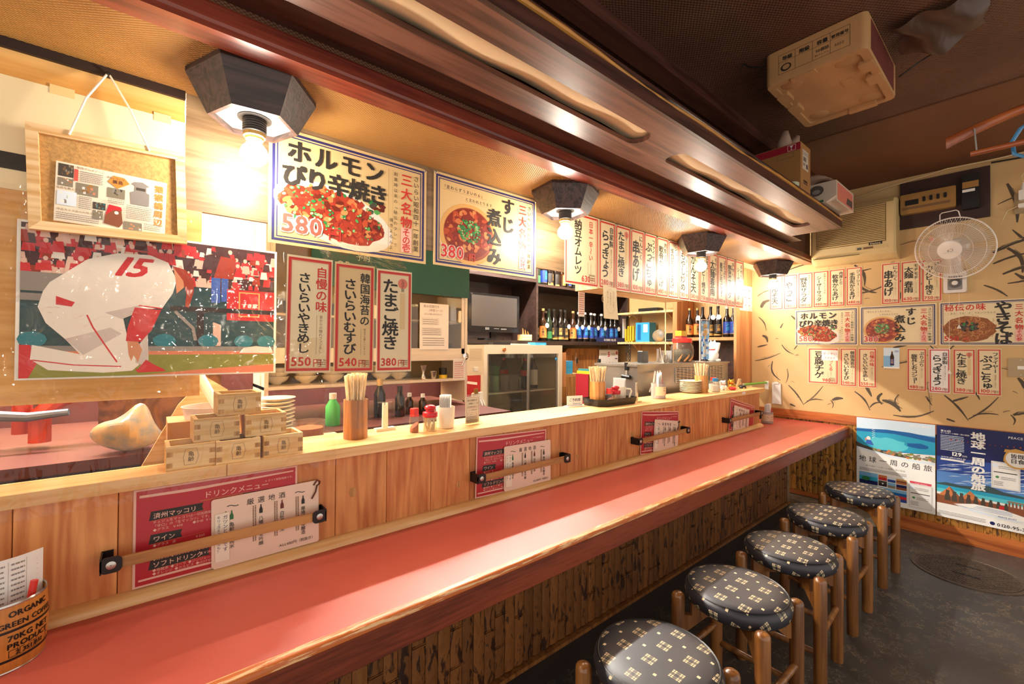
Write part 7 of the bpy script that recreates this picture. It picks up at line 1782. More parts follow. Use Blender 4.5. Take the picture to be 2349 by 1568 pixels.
# dark cabinet with television niche and bottle shelf
YN = 2.85
dc = thing('dark_cabinet', 'long dark wooden wall cabinet with television niche and bottle shelf', 'cabinet', (0, 0, 0))
MB().box(1.80, YN, 1.268, 4.03, 3.24, 1.302).build('bottom', 'cabinet_dark', dc, smooth=0); MB().box(1.80, 3.20, 1.302, 4.03, 3.24, 2.2).build('back', 'cabinet_dark', dc, smooth=0)
for x in (1.80, 2.655, 4.01): MB().box(x, YN, 1.302, x+0.022, 3.20, 2.2).build('side', 'cabinet_dark', dc, smooth=0)
MB().box(1.822, YN, 1.825, 2.655, 3.20, 1.85).build('niche_top', 'cabinet_dark', dc, smooth=0); MB().box(2.677, YN, 1.795, 4.01, 3.20, 1.818).build('upper_shelf', 'cabinet_dark', dc, smooth=0); MB().box(1.80, YN, 2.18, 4.03, 3.24, 2.2).build('top', 'cabinet_dark', dc, smooth=0)
for i in range(7):
    o = dup(KIND['gbkkobk'[i]][0], (2.77+0.085*i, 2.97, 1.8182), 0.3*i); o['label'] = 'bottle on the upper shelf of the dark cabinet'; o['group'] = 'bottles on the upper cabinet shelf'; o['category'] = 'bottle'
t = thing('television', 'small black flat television standing in the dark cabinet niche', 'television', (2.152, 2.80, 1.3022), 0.0)
MB().rbox(-0.262, 0.0, 0.062, 0.258, 0.045, 0.372, 0.008, plane='xz').build('casing', 'tv_black', t, smooth=0)
MB().box(-0.232, -0.0012, 0.108, 0.232, 0.0, 0.352).build('screen', 'screen_off', t, smooth=0)
MB().rbox(-0.10, 0.0, 0.0, 0.11, 0.13, 0.012, 0.03).build('foot', 'tv_black', t, smooth=0); MB().box(-0.03, 0.012, 0.012, 0.03, 0.035, 0.066).build('neck', 'tv_black', t, smooth=0)
p = Print(); p.text('REAL', -0.24, 0.358, 0.008, 'stand_grey'); p.text('MITSUBISHI', -0.012, 0.088, 0.010, 'stand_grey'); p.rect(-0.10, 0.080, -0.06, 0.100, 'dial_dark'); p.rect(0.06, 0.084, 0.12, 0.094, 'dial_dark'); o = p.out(t, 'maker_marks'); o.location = (0, -0.001, 0)
tag(MB().box(1.98, 2.76, 1.3025, 2.34, 2.82, 1.316).xf(lambda x, y, z: (x, y+0.02, z)).build('receiver', 'steel', smooth=0), 'flat grey receiver lying in front of the television', 'receiver') if False else None
t = thing('wooden_tissue_box', 'little orange wooden box with cards beside the television', 'box', (2.435, 2.78, 1.3022))
MB().box(0, 0, 0, 0.105, 0.07, 0.050).build('box', 'pale_wood', t, smooth=0)
for k in range(3): MB().prism([(0.02+0.03*k, 0.05), (0.03+0.03*k, 0.05), (0.02+0.028*k, 0.105-0.012*k)], 0.02, 0.03, 'xz').build('card_tip', 'cardboard', t, smooth=0)

# ------------------------------------------------------------------ glass front fridge
fr = thing('display_fridge', 'cream display fridge with sliding glass doors, under the television', 'fridge', (0, 0, 0))
X0, X1, YF, ZF = 1.883, 2.731, 2.60, 1.262
MB().box(X0, YF+0.02, 0.05, X0+0.03, 3.15, ZF).build('side', 'fridge_cream', fr, smooth=0); MB().box(X1-0.03, YF+0.02, 0.05, X1, 3.15, ZF).build('side', 'fridge_cream', fr, smooth=0)
MB().box(X0+0.03, 3.10, 0.05, X1-0.03, 3.15, ZF).build('back', 'fridge_inside', fr, smooth=0); MB().box(X0, YF, ZF-0.070, X1, 3.15, ZF).build('top', 'fridge_cream', fr, smooth=0); MB().box(X0, YF, 0.05, X1, 3.15, 0.25).build('base', 'fridge_cream', fr, smooth=0)
for x in (X0, X1-0.045): MB().box(x, YF, 0.25, x+0.045, YF+0.02, ZF-0.07).build('stile', 'fridge_cream', fr, smooth=0)
xm = 2.352
for a, b_, y in ((X0+0.045, xm+0.02, YF+0.012), (xm-0.02, X1-0.045, YF+0.004)):
    d_ = MB().box(a, y, 0.25, a+0.02, y+0.008, ZF-0.07).box(b_-0.02, y, 0.25, b_, y+0.008, ZF-0.07).build('door_frame', 'alu', fr, smooth=0)
    MB().box(a+0.02, y+0.003, 0.25, b_-0.02, y+0.005, ZF-0.07).build('pane', 'fridge_glass', d_, smooth=0)
for z in (0.62, 0.880):
    s = MB().box(X0+0.03, YF+0.05, z, X1-0.03, YF+0.058, z+0.012)
    for k in range(24): s.box(X0+0.04+0.032*k, YF+0.05, z, X0+0.043+0.032*k, YF+0.42, z+0.004)
    s.build('wire_shelf', 'plastic_white', fr, smooth=0)
MB().lathe([(0.012, 0), (0.012, 0.003), (0.001, 0.004)], n=20, cap=False).xf(lambda x, y, z: (2.655+x, YF-z, 1.145+y)).build('round_badge', 'plastic_blue', fr)
MB().lathe([(0.016, 0), (0.016, 0.010), (0.012, 0.014), (0.001, 0.014)], n=16, cap=False).xf(lambda x, y, z: (2.085+x, YF-z, 1.227+y)).build('knob', 'hanger_wood', fr)
def make_mug():
    t = thing('beer_mug', 'glass beer mug in the display fridge', 'mug', group='beer mugs in the fridge')
    MB().lathe([(0.036, 0), (0.038, 0.006), (0.040, 0.128), (0.037, 0.128), (0.034, 0.014), (0.001, 0.014)], n=16, cap=False).build('glass', 'mug_glass', t, smooth=60)
    MB().tube([(0.038, 0, 0.108), (0.066, 0, 0.106), (0.072, 0, 0.09), (0.072, 0, 0.05), (0.064, 0, 0.034), (0.038, 0, 0.030)], 0.006, 8).build('handle', 'mug_glass', t)
    return t
m0 = make_mug(); k = 0
for z in (0.893, 0.633):
    for x in ((1.97, 2.07, 2.17, 2.27) if z > 0.8 else (1.97, 2.07, 2.17, 2.27, 2.40, 2.50)):
        for y in (2.70, 2.82):
            o = m0 if k == 0 else dup(m0, (0,0,0)); o.location = (x+0.01*(k % 2), y, z); o.rotation_euler = (0, 0, -1.5+0.1*(k % 3)); k += 1
ck = thing('cola_bottle', 'cola bottle with red cap and label in the fridge', 'bottle', group='cola bottles in the fridge')
MB().lathe([(0.030, 0), (0.034, 0.008), (0.036, 0.05), (0.032, 0.085), (0.036, 0.12), (0.036, 0.155), (0.026, 0.195), (0.014, 0.225), (0.013, 0.24)], n=20, cap=False).build('body', 'coke', ck, smooth=60)
MB().lathe([(0.0365, 0.112), (0.0368, 0.158)], n=20, cap=False).build('label', 'coke_red', ck); MB().lathe([(0.015, 0.238), (0.015, 0.258), (0.001, 0.258)], n=16, cap=False).build('cap', 'coke_red', ck)
ck.location = (2.425, 2.74, 0.893); dup(ck, (2.352, 2.93, 0.893))
t = thing('wine_bottle', 'dark bottle with white label in the fridge', 'bottle', (2.54, 2.76, 0.893)); MB().lathe([(0.036, 0), (0.038, 0.01), (0.038, 0.17), (0.015, 0.215), (0.014, 0.25)], n=20, cap=False).build('body', 'bottle_brown', t, smooth=60); MB().lathe([(0.0386, 0.03), (0.0386, 0.16)], n=20, cap=False).build('label', 'label_white', t)
# things on top of and beside the fridge
t = thing('intercom_speaker', 'cream plastic intercom speaker with black lead, hung beside the fridge', 'speaker', (1.690, 2.515, 1.045))
MB().rbox(0, 0, 0, 0.145, 0.05, 0.215, 0.012, plane='xz').build('case', 'plastic_cream', t, smooth=0)
for k in range(9): MB().box(0.020, -0.0015, 0.105+0.010*k, 0.125, 0.0, 0.110+0.010*k).build('grille_bar', 'ceramic_tan', t, smooth=0)  # grille bars in a darker beige than the case
MB().rbox(0.055, -0.004, 0.030, 0.095, 0.0, 0.055, 0.003, plane='xz').build('button', 'plastic_white', t, smooth=0)
MB().tube([(0.02, 0.02, 0.20), (-0.02, 0.03, 0.26), (-0.10, 0.05, 0.32)], 0.004, 6).build('lead', 'cable_cream', t); MB().tube([(0.0, 0.02, 0.18), (-0.02, 0.0, 0.02), (-0.04, -0.01, -0.16), (-0.02, -0.01, -0.20), (0.01, -0.01, -0.17), (-0.02, -0.01, -0.14)], 0.004, 6).build('lead', 'cable_black', t)
bn = card('red_banner', 0.42, 0.30, 'banner_red', (X0-0.004, 3.04, 0.83), RW, 'dark red cloth banner with white brush writing on the side of the fridge', 'banner', thick=0.002)
p = Print(); p.text('一', 0.25, 0.09, 0.13, 'ink_white', bold=0.05); p.text('キレのある', 0.24, 0.27, 0.024, 'ink_white', vert=True, bold=0.01); p.text('乳酸', 0.34, 0.28, 0.024, 'ink_white', vert=True); p.text('は', 0.05, 0.05, 0.12, 'ink_white', bold=0.04); p.out(bn, 'lettering')
tag(MB().rbox(2.30, 2.62, ZF+0.0004, 2.42, 2.72, ZF+0.028, 0.004).build('memo_block', 'sky_pale', smooth=0), 'pale turquoise memo block on top of the fridge', 'memo block') if False else None
for (x, y, w_, d_, h_, m_, l_, c_) in ((2.42, 2.61, 0.13, 0.09, 0.022, 'label_cyan', 'pale turquoise memo block on top of the fridge', 'memo block'), (2.16, 2.60, 0.20, 0.05, 0.010, 'paper_white', 'white envelope lying on top of the fridge', 'envelope'), (1.99, 2.61, 0.18, 0.07, 0.018, 'black_plastic', 'black folder lying on top of the fridge', 'folder')):
    tag(MB().rbox(x, y, ZF+0.0004, x+w_, y+d_, ZF+h_, 0.003).build(c_.replace(' ', '_'), m_, smooth=0), l_, c_)
t = thing('work_gloves', 'pair of white cotton work gloves clipped beside the fridge', 'gloves', (1.81, 2.575, 0.80))
for dx, dy in ((0.0, 0.0), (0.03, 0.01)):
    b = MB(); b.rbox(-0.035+dx, -0.008+dy, 0.0, 0.035+dx, 0.008+dy, 0.115, 0.012, plane='xz')
    for k in range(4): b.tube([(-0.026+0.017*k+dx, dy, 0.01), (-0.03+0.019*k+dx, dy, -0.05-0.008*(k in (1, 2)))], [0.009, 0.0075], 8)
    b.tube([(0.030+dx, dy, 0.06), (0.052+dx, dy, 0.015)], [0.010, 0.008], 8); b.build('glove', 'napkin', t, smooth=60)
MB().box(-0.02, -0.014, 0.108, 0.01, 0.0, 0.145).build('clip', 'brass', t, smooth=0)

# under the bottle shelf: key board, calendar, shelf
t = thing('key_cabinet', 'brown wooden key cabinet with a hanging key, under the bottle shelf', 'cabinet', (3.0, 2.90, 0))
MB().box(0.10, 0.0, 0.70, 0.62, 0.30, 1.17).build('body', 'stool_wood', t, smooth=0); MB().prism([(0.06, 1.17), (0.62, 1.17), (0.58, 1.235), (0.12, 1.235)], 0.0, 0.30, 'xz').build('roof', 'stool_wood', t, smooth=0)
MB().tube([(0.23, -0.006, 1.19), (0.235, -0.010, 1.165), (0.225, -0.008, 1.15)], 0.003, 6).build('hook', 'steel', t); MB().lathe([(0.014, 0), (0.014, 0.003), (0.001, 0.003)], n=16, cap=False).xf(lambda x, y, z: (0.225+x, -0.010-z, 1.135+y)).box(0.219, -0.013, 1.075, 0.231, -0.010, 1.125).build('key', 'steel_bright', t, smooth=0); MB().box(0.236, -0.016, 1.09, 0.255, -0.006, 1.14).build('fob', 'black_plastic', t, smooth=0)
t = thing('month_calendar', 'large grey wall calendar showing month five, beside the key cabinet', 'calendar', (3.585, 2.885, 0.725)); t.scale = (1.115, 1.115, 1.115); w, h = 0.285, 0.455
MB().cyl((0.14, 0.002, 0.45), (0.14, 0.002, 0.489), 0.0015, n=5).build('hanging_string', 'string_white', t)
MB().box(0, 0, 0, w, 0.004, h).build('sheet', 'paper_white', t, smooth=0); MB().box(0, -0.002, h-0.012, w, 0.005, h).build('binding', 'steel', t, smooth=0)
p = Print(); p.text('5', 0.125, h-0.075, 0.065, 'ink_red', bold=0.03); p.dashes(0.02, 0.10, h-0.05, 2, 0.012, 0.005, 'stand_grey', seed=2); p.dashes(0.18, 0.24, h-0.05, 2, 0.012, 0.005, 'stand_grey', seed=3); p.rect(0.25, h-0.055, 0.272, h-0.025, 'ink_red_soft')
days = (('29','30','1','2','3','4'), ('6','7','8','9','10','11'), ('13','14','15','16','17','18'), ('20','21','22','23','24','25'), ('27','28','29','30','31',''))
for r_i, row in enumerate(days):
    for c_i, dd in enumerate(row):
        m_ = 'ink_red' if (c_i == 0 or (r_i == 0 and c_i > 3)) else ('ink_navy' if c_i == 5 else 'ink_black')
        p.text(dd, 0.006+0.046*c_i, h-0.155-0.075*r_i, 0.042 if not (r_i == 0 and c_i < 2) else 0.026, m_, bold=0.012, wx=0.85)
p.rect(0.235, h-0.098, 0.272, h-0.090, 'ink_navy'); p.out(t, 'lettering')
tag(MB().box(2.80, 2.62, 0.985, 3.02, 2.80, 1.010).build('side_shelf', 'wood_particle', smooth=0), 'short chipboard shelf beside the fridge', 'shelf'); tag(MB().box(2.735, 2.62, 0.90, 2.80, 2.80, 1.20).build('shelf_post', 'post_wood', smooth=0), 'wooden post between fridge and short shelf', 'post')
for k, z in enumerate((1.0104, 1.0675)): tag(MB().rbox(2.81, 2.63, z, 2.90, 2.76, z+0.056, 0.006).build('blue_box', 'label_cyan', smooth=0), 'small light blue plastic box stacked on the short shelf', 'box', 'blue boxes on the short shelf')
# blue display sign before the bottles
t = thing('shelf_sign', 'dark blue strip sign with white lettering before the bottles', 'sign', (3.58, 2.855, 1.3024)); MB().box(0, -0.004, 0, 0.515, 0.0, 0.046).build('strip', 'navy_deep', t, smooth=0)
p = Print(); p.text('KOBIKI BLUE', 0.12, 0.011, 0.032, 'ink_white', bold=0.02); o = p.out(t, 'lettering'); o.location = (0, -0.004, 0); t.location.x = 3.49; t.location.y = 2.8495
tag(MB().box(3.96, 2.86, 1.350, 4.005, 2.87, 1.56).build('leaning_card', 'paper_white', smooth=0), 'plain white card leaning at the end of the bottle shelf', 'card')

# ------------------------------------------------------------------ hanging box behind the strips
tag(MB().box(1.852, 1.508, 1.566, 2.79, 1.665, 1.70).build('hanging_box', 'pale_wood', smooth=0), 'long pale wooden box behind the row of strips', 'box')
t = thing('hand_note', 'long cream note with a drawn cloud border hanging below the shallot strip', 'note', (1.851, 1.476, 1.405), rot=(0, 0.03, 0))
MB().grid(lambda u, v: (0.006+0.118*u+0.010*(1-v), -0.008*(1-v)**2*(0.3+u), 0.175*v), 6, 10).build('sheet', 'paper_cream', t, smooth=60)
p = Print(); pts = [(0.067+0.042*cos(a)*(1+0.06*sin(9*a)), 0.095+0.066*sin(a)*(1+0.05*sin(9*a))) for a in [2*pi*i/60 for i in range(61)]]; p.line(pts, 0.0008, 'ink_brown'); p.text('さいらいの店で', 0.092, 0.150, 0.013, 'ink_brown', vert=True); p.text('手羽先から', 0.068, 0.145, 0.014, 'ink_brown', vert=True); p.text('作りました。', 0.044, 0.148, 0.013, 'ink_brown', vert=True); p.xf(lambda a, d_, c: (a, d_-0.003-0.009*(1-c/0.175)**2, c)); p.out(t, 'lettering')
o = card('memo_slip', 0.055, 0.155, 'paper_white', (2.105, 1.90, 1.47), 0, 'narrow white memo slip hanging from the wooden box', 'memo'); p = Print(); p.dashes(0.006, 0.05, 0.14, 11, 0.0125, 0.004, 'ink_red_soft', seed=4); p.out(o, 'lettering'); o.location = (1.882, 1.668, 1.425)
tag(MB().tube([(2.02+0.010*sin(2*pi*i/20), 1.60, 1.548-0.018+0.018*cos(2*pi*i/20)) for i in range(21)], 0.0016, 6, cap=False).build('cord_loop', 'cable_cream'), 'small cord loop hanging under the wooden box', 'loop')
tag(MB().cyl((2.69, 1.60, 1.566), (2.69, 1.60, 1.20), 0.0035).build('hanging_wire', 'cable_cream'), 'thin white pull wire hanging behind the counter', 'wire')

# ------------------------------------------------------------------ shelf unit against the far wall
su = thing('end_shelf_unit', 'brown wooden shelf unit with bottles against the far wall', 'shelf', (0, 0, 0))
MB().box(3.757, 1.585, 0.95, XW-0.002, 1.607, 1.938).build('end_panel', 'post_wood', su, smooth=0); MB().box(3.757, 2.115, 0.95, XW-0.002, 2.16, 1.938).build('end_panel', 'post_wood', su, smooth=0)
MB().box(3.76, 1.607, 1.315, XW-0.002, 2.115, 1.342).build('shelf', 'wood_particle', su, smooth=0); MB().box(XW-0.012, 1.607, 0.95, XW-0.002, 2.115, 1.31).build('back', 'dark_wood', su, smooth=0)
for i, (y, kd) in enumerate(((2.055, 'o'), (1.99, 'o'), (1.93, 'k'), (1.865, 'k'), (1.79, 'k'), (1.72, 'b'), (1.655, 'b'))):
    o = dup(KIND[kd][0], (3.87+0.02*(i % 2), y, 1.3424), -0.9); o.scale = (0.88, 0.88, 0.9); o['label'] = {'o': 'dark bottle with orange label on the far wall shelf', 'k': 'black bottle with black and gold label on the far wall shelf', 'b': 'black bottle with blue label on the far wall shelf'}[kd]; o['group'] = 'bottles on the far wall shelf, '+kd; o['category'] = 'bottle'
for y, x in ((1.815, 3.835), (1.765, 3.832), (1.95, 3.833)):
    tag(MB().lathe([(0.001, -0.001), (0.022, -0.001), (0.022, 0.001), (0.001, 0.001)], n=20, cap=False).xf(lambda a, b_, c: (c, a, b_)).build('neck_tag', 'label_white', loc=(x-0.006, y, 1.52)), 'round white paper tag hung on a bottle of the far wall shelf', 'tag', 'round neck tags on the far wall shelf')
o = card('small_calendar', 0.25, 0.215, 'paper_aged', (3.815, 1.583, 1.570), 0, 'small year calendar sheet pinned on the wooden end panel', 'calendar'); p = Print()
for a in range(3):
    for b_ in range(3): p.rect(0.02+0.075*a, 0.175-0.065*b_, 0.05+0.075*a, 0.183-0.065*b_, 'ink_red_soft'); p.dashes(0.02+0.075*a, 0.08+0.075*a, 0.165-0.065*b_, 4, 0.010, 0.004, 'stand_grey', seed=a+b_)
p.out(o, 'lettering')
# shelves on the far wall, further back
fs = thing('back_wall_shelves', 'two plain wooden shelves on the far wall behind the post', 'shelf', (0, 0, 0))
MB().box(3.83, 2.162, 1.592, XW-0.002, 2.84, 1.612).build('board', 'pale_wood', fs, smooth=0); MB().box(3.83, 2.162, 1.283, XW-0.002, 2.84, 1.305).build('board', 'pale_wood', fs, smooth=0)
for y in (2.30, 2.70):
    for z in (1.592, 1.283): MB().prism([(XW-0.002, z), (XW-0.16, z), (XW-0.002, z-0.10)], y, y+0.014, 'xz').build('bracket', 'pale_wood_z', fs, smooth=0)
t = thing('blue_carton', 'bright blue carton on the far wall shelf', 'box', (3.90, 2.50, 1.3055)); MB().box(0, 0, 0, 0.12, 0.16, 0.20).build('carton', 'label_cyan', t, smooth=0); p = Print(); p.rect(0.02, 0.02, 0.06, 0.18, 'sea_deep'); p.rect(0.09, 0.10, 0.14, 0.18, 'cloud'); o = p.out(t, 'print'); o.rotation_euler = (0, 0, RW); o.location = (-0.0001, 0.16, 0)
t = thing('yellow_rack', 'yellow plastic rack on the far wall shelf', 'rack', (3.92, 2.70, 1.3055))
for k in range(4): MB().rbox(0, 0.0+0.032*k, 0, 0.02, 0.014+0.032*k, 0.17-0.03*(k > 2), 0.006, plane='yz').build('tine', 'plastic_yellow', t, smooth=0)
MB().box(0, 0, 0, 0.06, 0.11, 0.014).build('base', 'plastic_yellow', t, smooth=0)
t = thing('plastic_pouch', 'clear pouch with blue and white print on the far wall shelf', 'pouch', (3.88, 2.33, 1.3055)); MB().sphere((0.04, 0.07, 0.062), 0.07, 16, 10, sc=(0.5, 1.1, 0.9)).build('pouch', 'bag_blue', t, smooth=80)
t = thing('black_printer', 'small black receipt printer on the far wall shelf', 'printer', (3.86, 2.19, 1.3055)); MB().prism([(0, 0), (0.14, 0), (0.14, 0.09), (0.05, 0.085), (0, 0.04)], 0, 0.12, 'xz').build('case', 'black_plastic', t, smooth=0); MB().box(-0.002, 0.01, 0.015, 0.0, 0.11, 0.022).build('slot', 'steel', t, smooth=0)
tag(MB().lathe([(0.02, 0), (0.055, 0.022), (0.053, 0.023), (0.02, 0.004), (0.001, 0.004)], n=24, cap=False).build('white_dish', 'ceramic', loc=(3.90, 2.27, 1.6125)), 'white dish on the upper far wall shelf', 'dish'); tag(MB().rbox(3.88, 2.40, 1.6124, 4.0, 2.62, 1.65, 0.006).build('black_recorder', 'black_plastic', smooth=0), 'flat black recorder on the upper far wall shelf', 'recorder'); tag(MB().cyl((3.87, 2.19, 1.6125), (3.87, 2.19, 1.76), 0.022, n=18).build('green_tube', 'ink_green'), 'green tube standing on the upper far wall shelf', 'tube')
b = MB(); g = random.Random(6)
for k in range(7): b.tube([(3.85+0.01*g.random(), 2.72+0.03*sin(i*0.9+k), 1.31-0.03*i) for i in range(8)], 0.003, 5)
tag(b.build('cable_bunch', 'cable_black'), 'bunch of black cables hanging from the far wall shelf', 'cables')

# ------------------------------------------------------------------ beer server and what stands on it
bs = thing('beer_server', 'stainless steel beer server with vent grille, behind the ledge', 'beer server', (0, 0, 0))
MB().box(2.40, 1.625, 0.80, 3.69, 1.95, 1.125).build('case', 'steel', bs, smooth=0); MB().box(2.38, 1.615, 1.125, 3.70, 1.96, 1.139).build('top', 'steel', bs, smooth=0)
for xa, na in ((2.86, 5), (3.37, 4)):
    MB().box(xa, 1.6235, 1.000, xa+0.052*na, 1.6248, 1.105).build('grille_back', 'iron_dark', bs, smooth=0)
    for k in range(9): MB().box(xa, 1.618, 1.003+0.0115*k, xa+0.052*na, 1.6234, 1.0085+0.0115*k).build('grille_bar', 'steel_bright', bs, smooth=0)
    for k in range(na+1): MB().box(xa+0.052*k-0.003, 1.617, 1.0, xa+0.052*k+0.003, 1.6234, 1.105).build('grille_post', 'steel_bright', bs, smooth=0)
tp = thing('beer_tap', 'black handled beer tap at the end of the steel server', 'tap', (2.3862, 1.70, 1.045)); MB().cyl((0, 0, 0.055), (0, 0, 0.105), 0.010, 0.012).build('handle', 'black_plastic', tp); MB().cyl((0, 0, 0.02), (0, 0, 0.055), 0.006).build('stem', 'steel_bright', tp); MB().cyl((0, 0.03, 0.015), (0, -0.03, 0.01), 0.0135).build('body', 'black_plastic', tp)
dup(tp, (2.46, 1.98, 1.06), 0.2, 'black handled beer tap behind the steel server')
b = MB()
for k in range(3): b.tube([(2.50+0.03*k, 1.60, 0.96), (2.50+0.03*k, 1.57, 1.02), (2.53+0.03*k, 1.58, 1.085), (2.58+0.03*k, 1.61, 1.09)], 0.006, 8)
tag(b.build('server_hoses', 'plastic_white'), 'pale plastic hoses looping at the front of the beer server', 'hoses')
t = thing('steel_pot', 'steel measuring pot with handle on the beer server', 'pot', (2.93, 1.73, 1.1394)); MB().lathe([(0.048, 0), (0.050, 0.003), (0.050, 0.088), (0.0475, 0.088), (0.047, 0.006), (0.001, 0.006)], n=28, cap=False).build('pot', 'steel_bright', t, smooth=60); MB().tube([(-0.049, -0.01, 0.075), (-0.085, -0.02, 0.070), (-0.085, -0.02, 0.025), (-0.049, -0.01, 0.020)], 0.004, 8).build('handle', 'steel_bright', t)
t = thing('herb_jar', 'big round glass jar of herb liquor with red lid on the beer server', 'jar', (3.145, 1.73, 1.1394)); r = 0.086
MB().lathe([(r*0.62, 0), (r*0.70, 0.004), (r*0.95, 0.045), (r, 0.080), (r*0.95, 0.115), (r*0.78, 0.142), (r*0.74, 0.150)], n=32, cap=False).build('glass', 'jar_glass', t, smooth=60)
MB().lathe([(0.001, 0.006), (r*0.62, 0.006), (r*0.86, 0.040), (r*0.90, 0.070), (r*0.70, 0.095), (r*0.3, 0.100), (0.001, 0.098)], n=28, cap=False).build('herbs', 'herb', t, smooth=60)
b = MB()
for k in range(5): b.tube([(0.06*cos(3.2+k*0.7), 0.06*sin(3.2+k*0.7), 0.008), (0.073*cos(3.5+k*0.7), 0.073*sin(3.5+k*0.7), 0.035), (0.079*cos(3.7+k*0.7), 0.079*sin(3.7+k*0.7), 0.060)], [0.008, 0.007, 0.002], 7)
b.build('roots', 'herb_root', t)
MB().lathe([(r*0.82, 0.148), (r*0.84, 0.152), (r*0.84, 0.178), (r*0.78, 0.183), (0.001, 0.184)], n=32, cap=False).build('lid', 'plastic_red', t)
t = thing('yellow_carton', 'small yellow and red carton on the lid of the herb jar', 'box', (3.115, 1.72, 1.3238)); MB().box(0, 0, 0, 0.085, 0.05, 0.055).build('carton', 'plastic_yellow', t, smooth=0); MB().box(-0.001, -0.001, 0, 0.086, 0.051, 0.016).build('band', 'plastic_red', t, smooth=0)
lucky_cat(3.575, 1.70, 1.1394, 0.165, 'cat_white', 'cat_red', 'large white lucky cat with black patch on the beer server', 0.9, 'cat_black')
t = thing('banner_stand', 'small blue checked table banner on a white pole', 'banner', (3.285, 1.66, 1.1394)); MB().cyl((0, 0, 0), (0, 0, 0.345), 0.005).build('pole', 'plastic_white', t); MB().cyl((-0.01, 0, 0.330), (0.10, -0.02, 0.330), 0.0035).build('crossbar', 'plastic_white', t); MB().rbox(-0.03, -0.03, 0, 0.03, 0.03, 0.006, 0.01).build('foot', 'plastic_white', t, smooth=0)
c = card('cloth', 0.092, 0.300, 'sky_blue', (0.014, -0.004, 0.020), -0.2, '', '', parent=t); p = Print(); g = random.Random(8)
for i in range(5):
    for j in range(15):
        if g.random() < 0.5: p.rect(0.0184*i, 0.02*j, 0.0184*(i+1), 0.02*(j+1), g.choice(('sky_pale', 'ink_blue', 'sky_blue', 'sky_pale')))
p.text('木挽', 0.046, 0.285, 0.050, 'gold_seal', vert=True, bold=0.05); p.text('BLUE', 0.046, 0.190, 0.036, 'gold_seal', vert=True, bold=0.04); p.text('の', 0.046, 0.040, 0.022, 'gold_seal', vert=True, bold=0.03); p.out(c, 'lettering')
t = thing('card_reader', 'black hand device standing at the back of the beer server', 'device', (2.72, 1.80, 1.1394)); MB().rbox(-0.03, -0.02, 0, 0.045, 0.02, 0.085, 0.008, plane='xz').build('case', 'black_plastic', t, smooth=0)
o = card('tilted_price_card', 0.085, 0.11, 'paper_aged', (2.80, 1.69, 1.1394), 0.5, 'cream card with red handwriting leaning on the beer server', 'card', rot=(-0.15, 0, 0.5)); p = Print(); p.text('お茶', 0.040, 0.060, 0.022, 'ink_red_soft'); p.dashes(0.008, 0.035, 0.095, 6, 0.013, 0.005, 'stand_grey', seed=2); p.out(o, 'lettering')
o = card('upright_note_card', 0.08, 0.10, 'paper_white', (2.99, 1.85, 1.1394), 0.35, 'plain white note card behind the steel pot', 'card')
t = thing('dark_bottle_small', 'dark bottle with blue neck tag at the foot of the shelf unit', 'bottle', (3.73, 1.83, 1.02)); MB().lathe([(0.034, 0), (0.034, 0.09), (0.014, 0.15), (0.013, 0.20)], n=18, cap=False).build('body', 'bottle_black', t, smooth=60); MB().lathe([(0.0145, 0.19), (0.0145, 0.21), (0.001, 0.21)], n=14, cap=False).build('cap', 'cap_gold', t)
t = thing('book_row', 'row of coloured notebooks behind the tray', 'books', (2.46, 2.05, 0.86)) if False else None
for k, (m_, h_, w_) in enumerate((('tape_red', 0.20, 0.010), ('plastic_yellow', 0.22, 0.012), ('seat_teal', 0.235, 0.016), ('stand_grey', 0.21, 0.010), ('ink_green_dark', 0.20, 0.012), ('negi2', 0.205, 0.060))):
    xs = 2.335+sum((0.010, 0.012, 0.016, 0.010, 0.012, 0.060)[:k])*1.15
    tag(MB().box(xs, 1.975, 0.8, xs+w_, 2.09, 0.86+h_).build('notebook', m_, smooth=0), ('thin dark red', 'thin yellow', 'teal', 'grey', 'dark green', 'wide pale green')[k]+' notebook in the row beside the beer tap', 'notebook', 'notebooks beside the beer tap')
tag(MB().box(2.30, 1.975, 0.0, 2.59, 2.10, 0.7995).build('notebook_shelf', 'pale_wood', smooth=0), 'low wooden shelf carrying the notebooks', 'shelf')

# ------------------------------------------------------------------ clutter on the work counter behind the vinyl
ZK = 0.8755
for i, (x, y, r_, h_, m_, cp, l_) in enumerate(((1.02, 2.15, 0.026, 0.16, 'bottle_black', 'black_plastic', 'black sauce bottle on the work counter'), (1.10, 2.2, 0.022, 0.115, 'bottle_brown', 'cap_white', 'brown bottle with white cap and yellow label on the work counter'), (1.16, 2.16, 0.022, 0.110, 'bottle_brown', 'cap_white', 'short brown bottle with white cap on the work counter'), (0.82, 2.18, 0.040, 0.17, 'meat4', 'cap_white', 'dark red sauce bottle behind the vinyl sheet'), (0.66, 2.1, 0.032, 0.15, 'sponge_green', 'cap_white', 'green detergent bottle behind the vinyl sheet'), (0.93, 2.2, 0.030, 0.20, 'bottle_black', 'cap_gold', 'tall dark bottle behind the vinyl sheet'))):
    t = thing('sauce_bottle', l_, 'bottle', (x, y, ZK))
    MB().lathe([(r_*0.95, 0), (r_, 0.004), (r_, h_*0.60), (r_*0.5, h_*0.78), (r_*0.42, h_*0.84)], n=18, cap=False).build('body', m_, t, smooth=60); MB().lathe([(r_*0.52, h_*0.82), (r_*0.52, h_), (0.001, h_)], n=14, cap=False).build('cap', cp, t)
plt = MB().lathe([(0.04, 0), (0.045, 0.003), (0.075, 0.014), (0.073, 0.016), (0.001, 0.006)], n=24, cap=False).build('dinner_plate', 'ceramic', smooth=60)
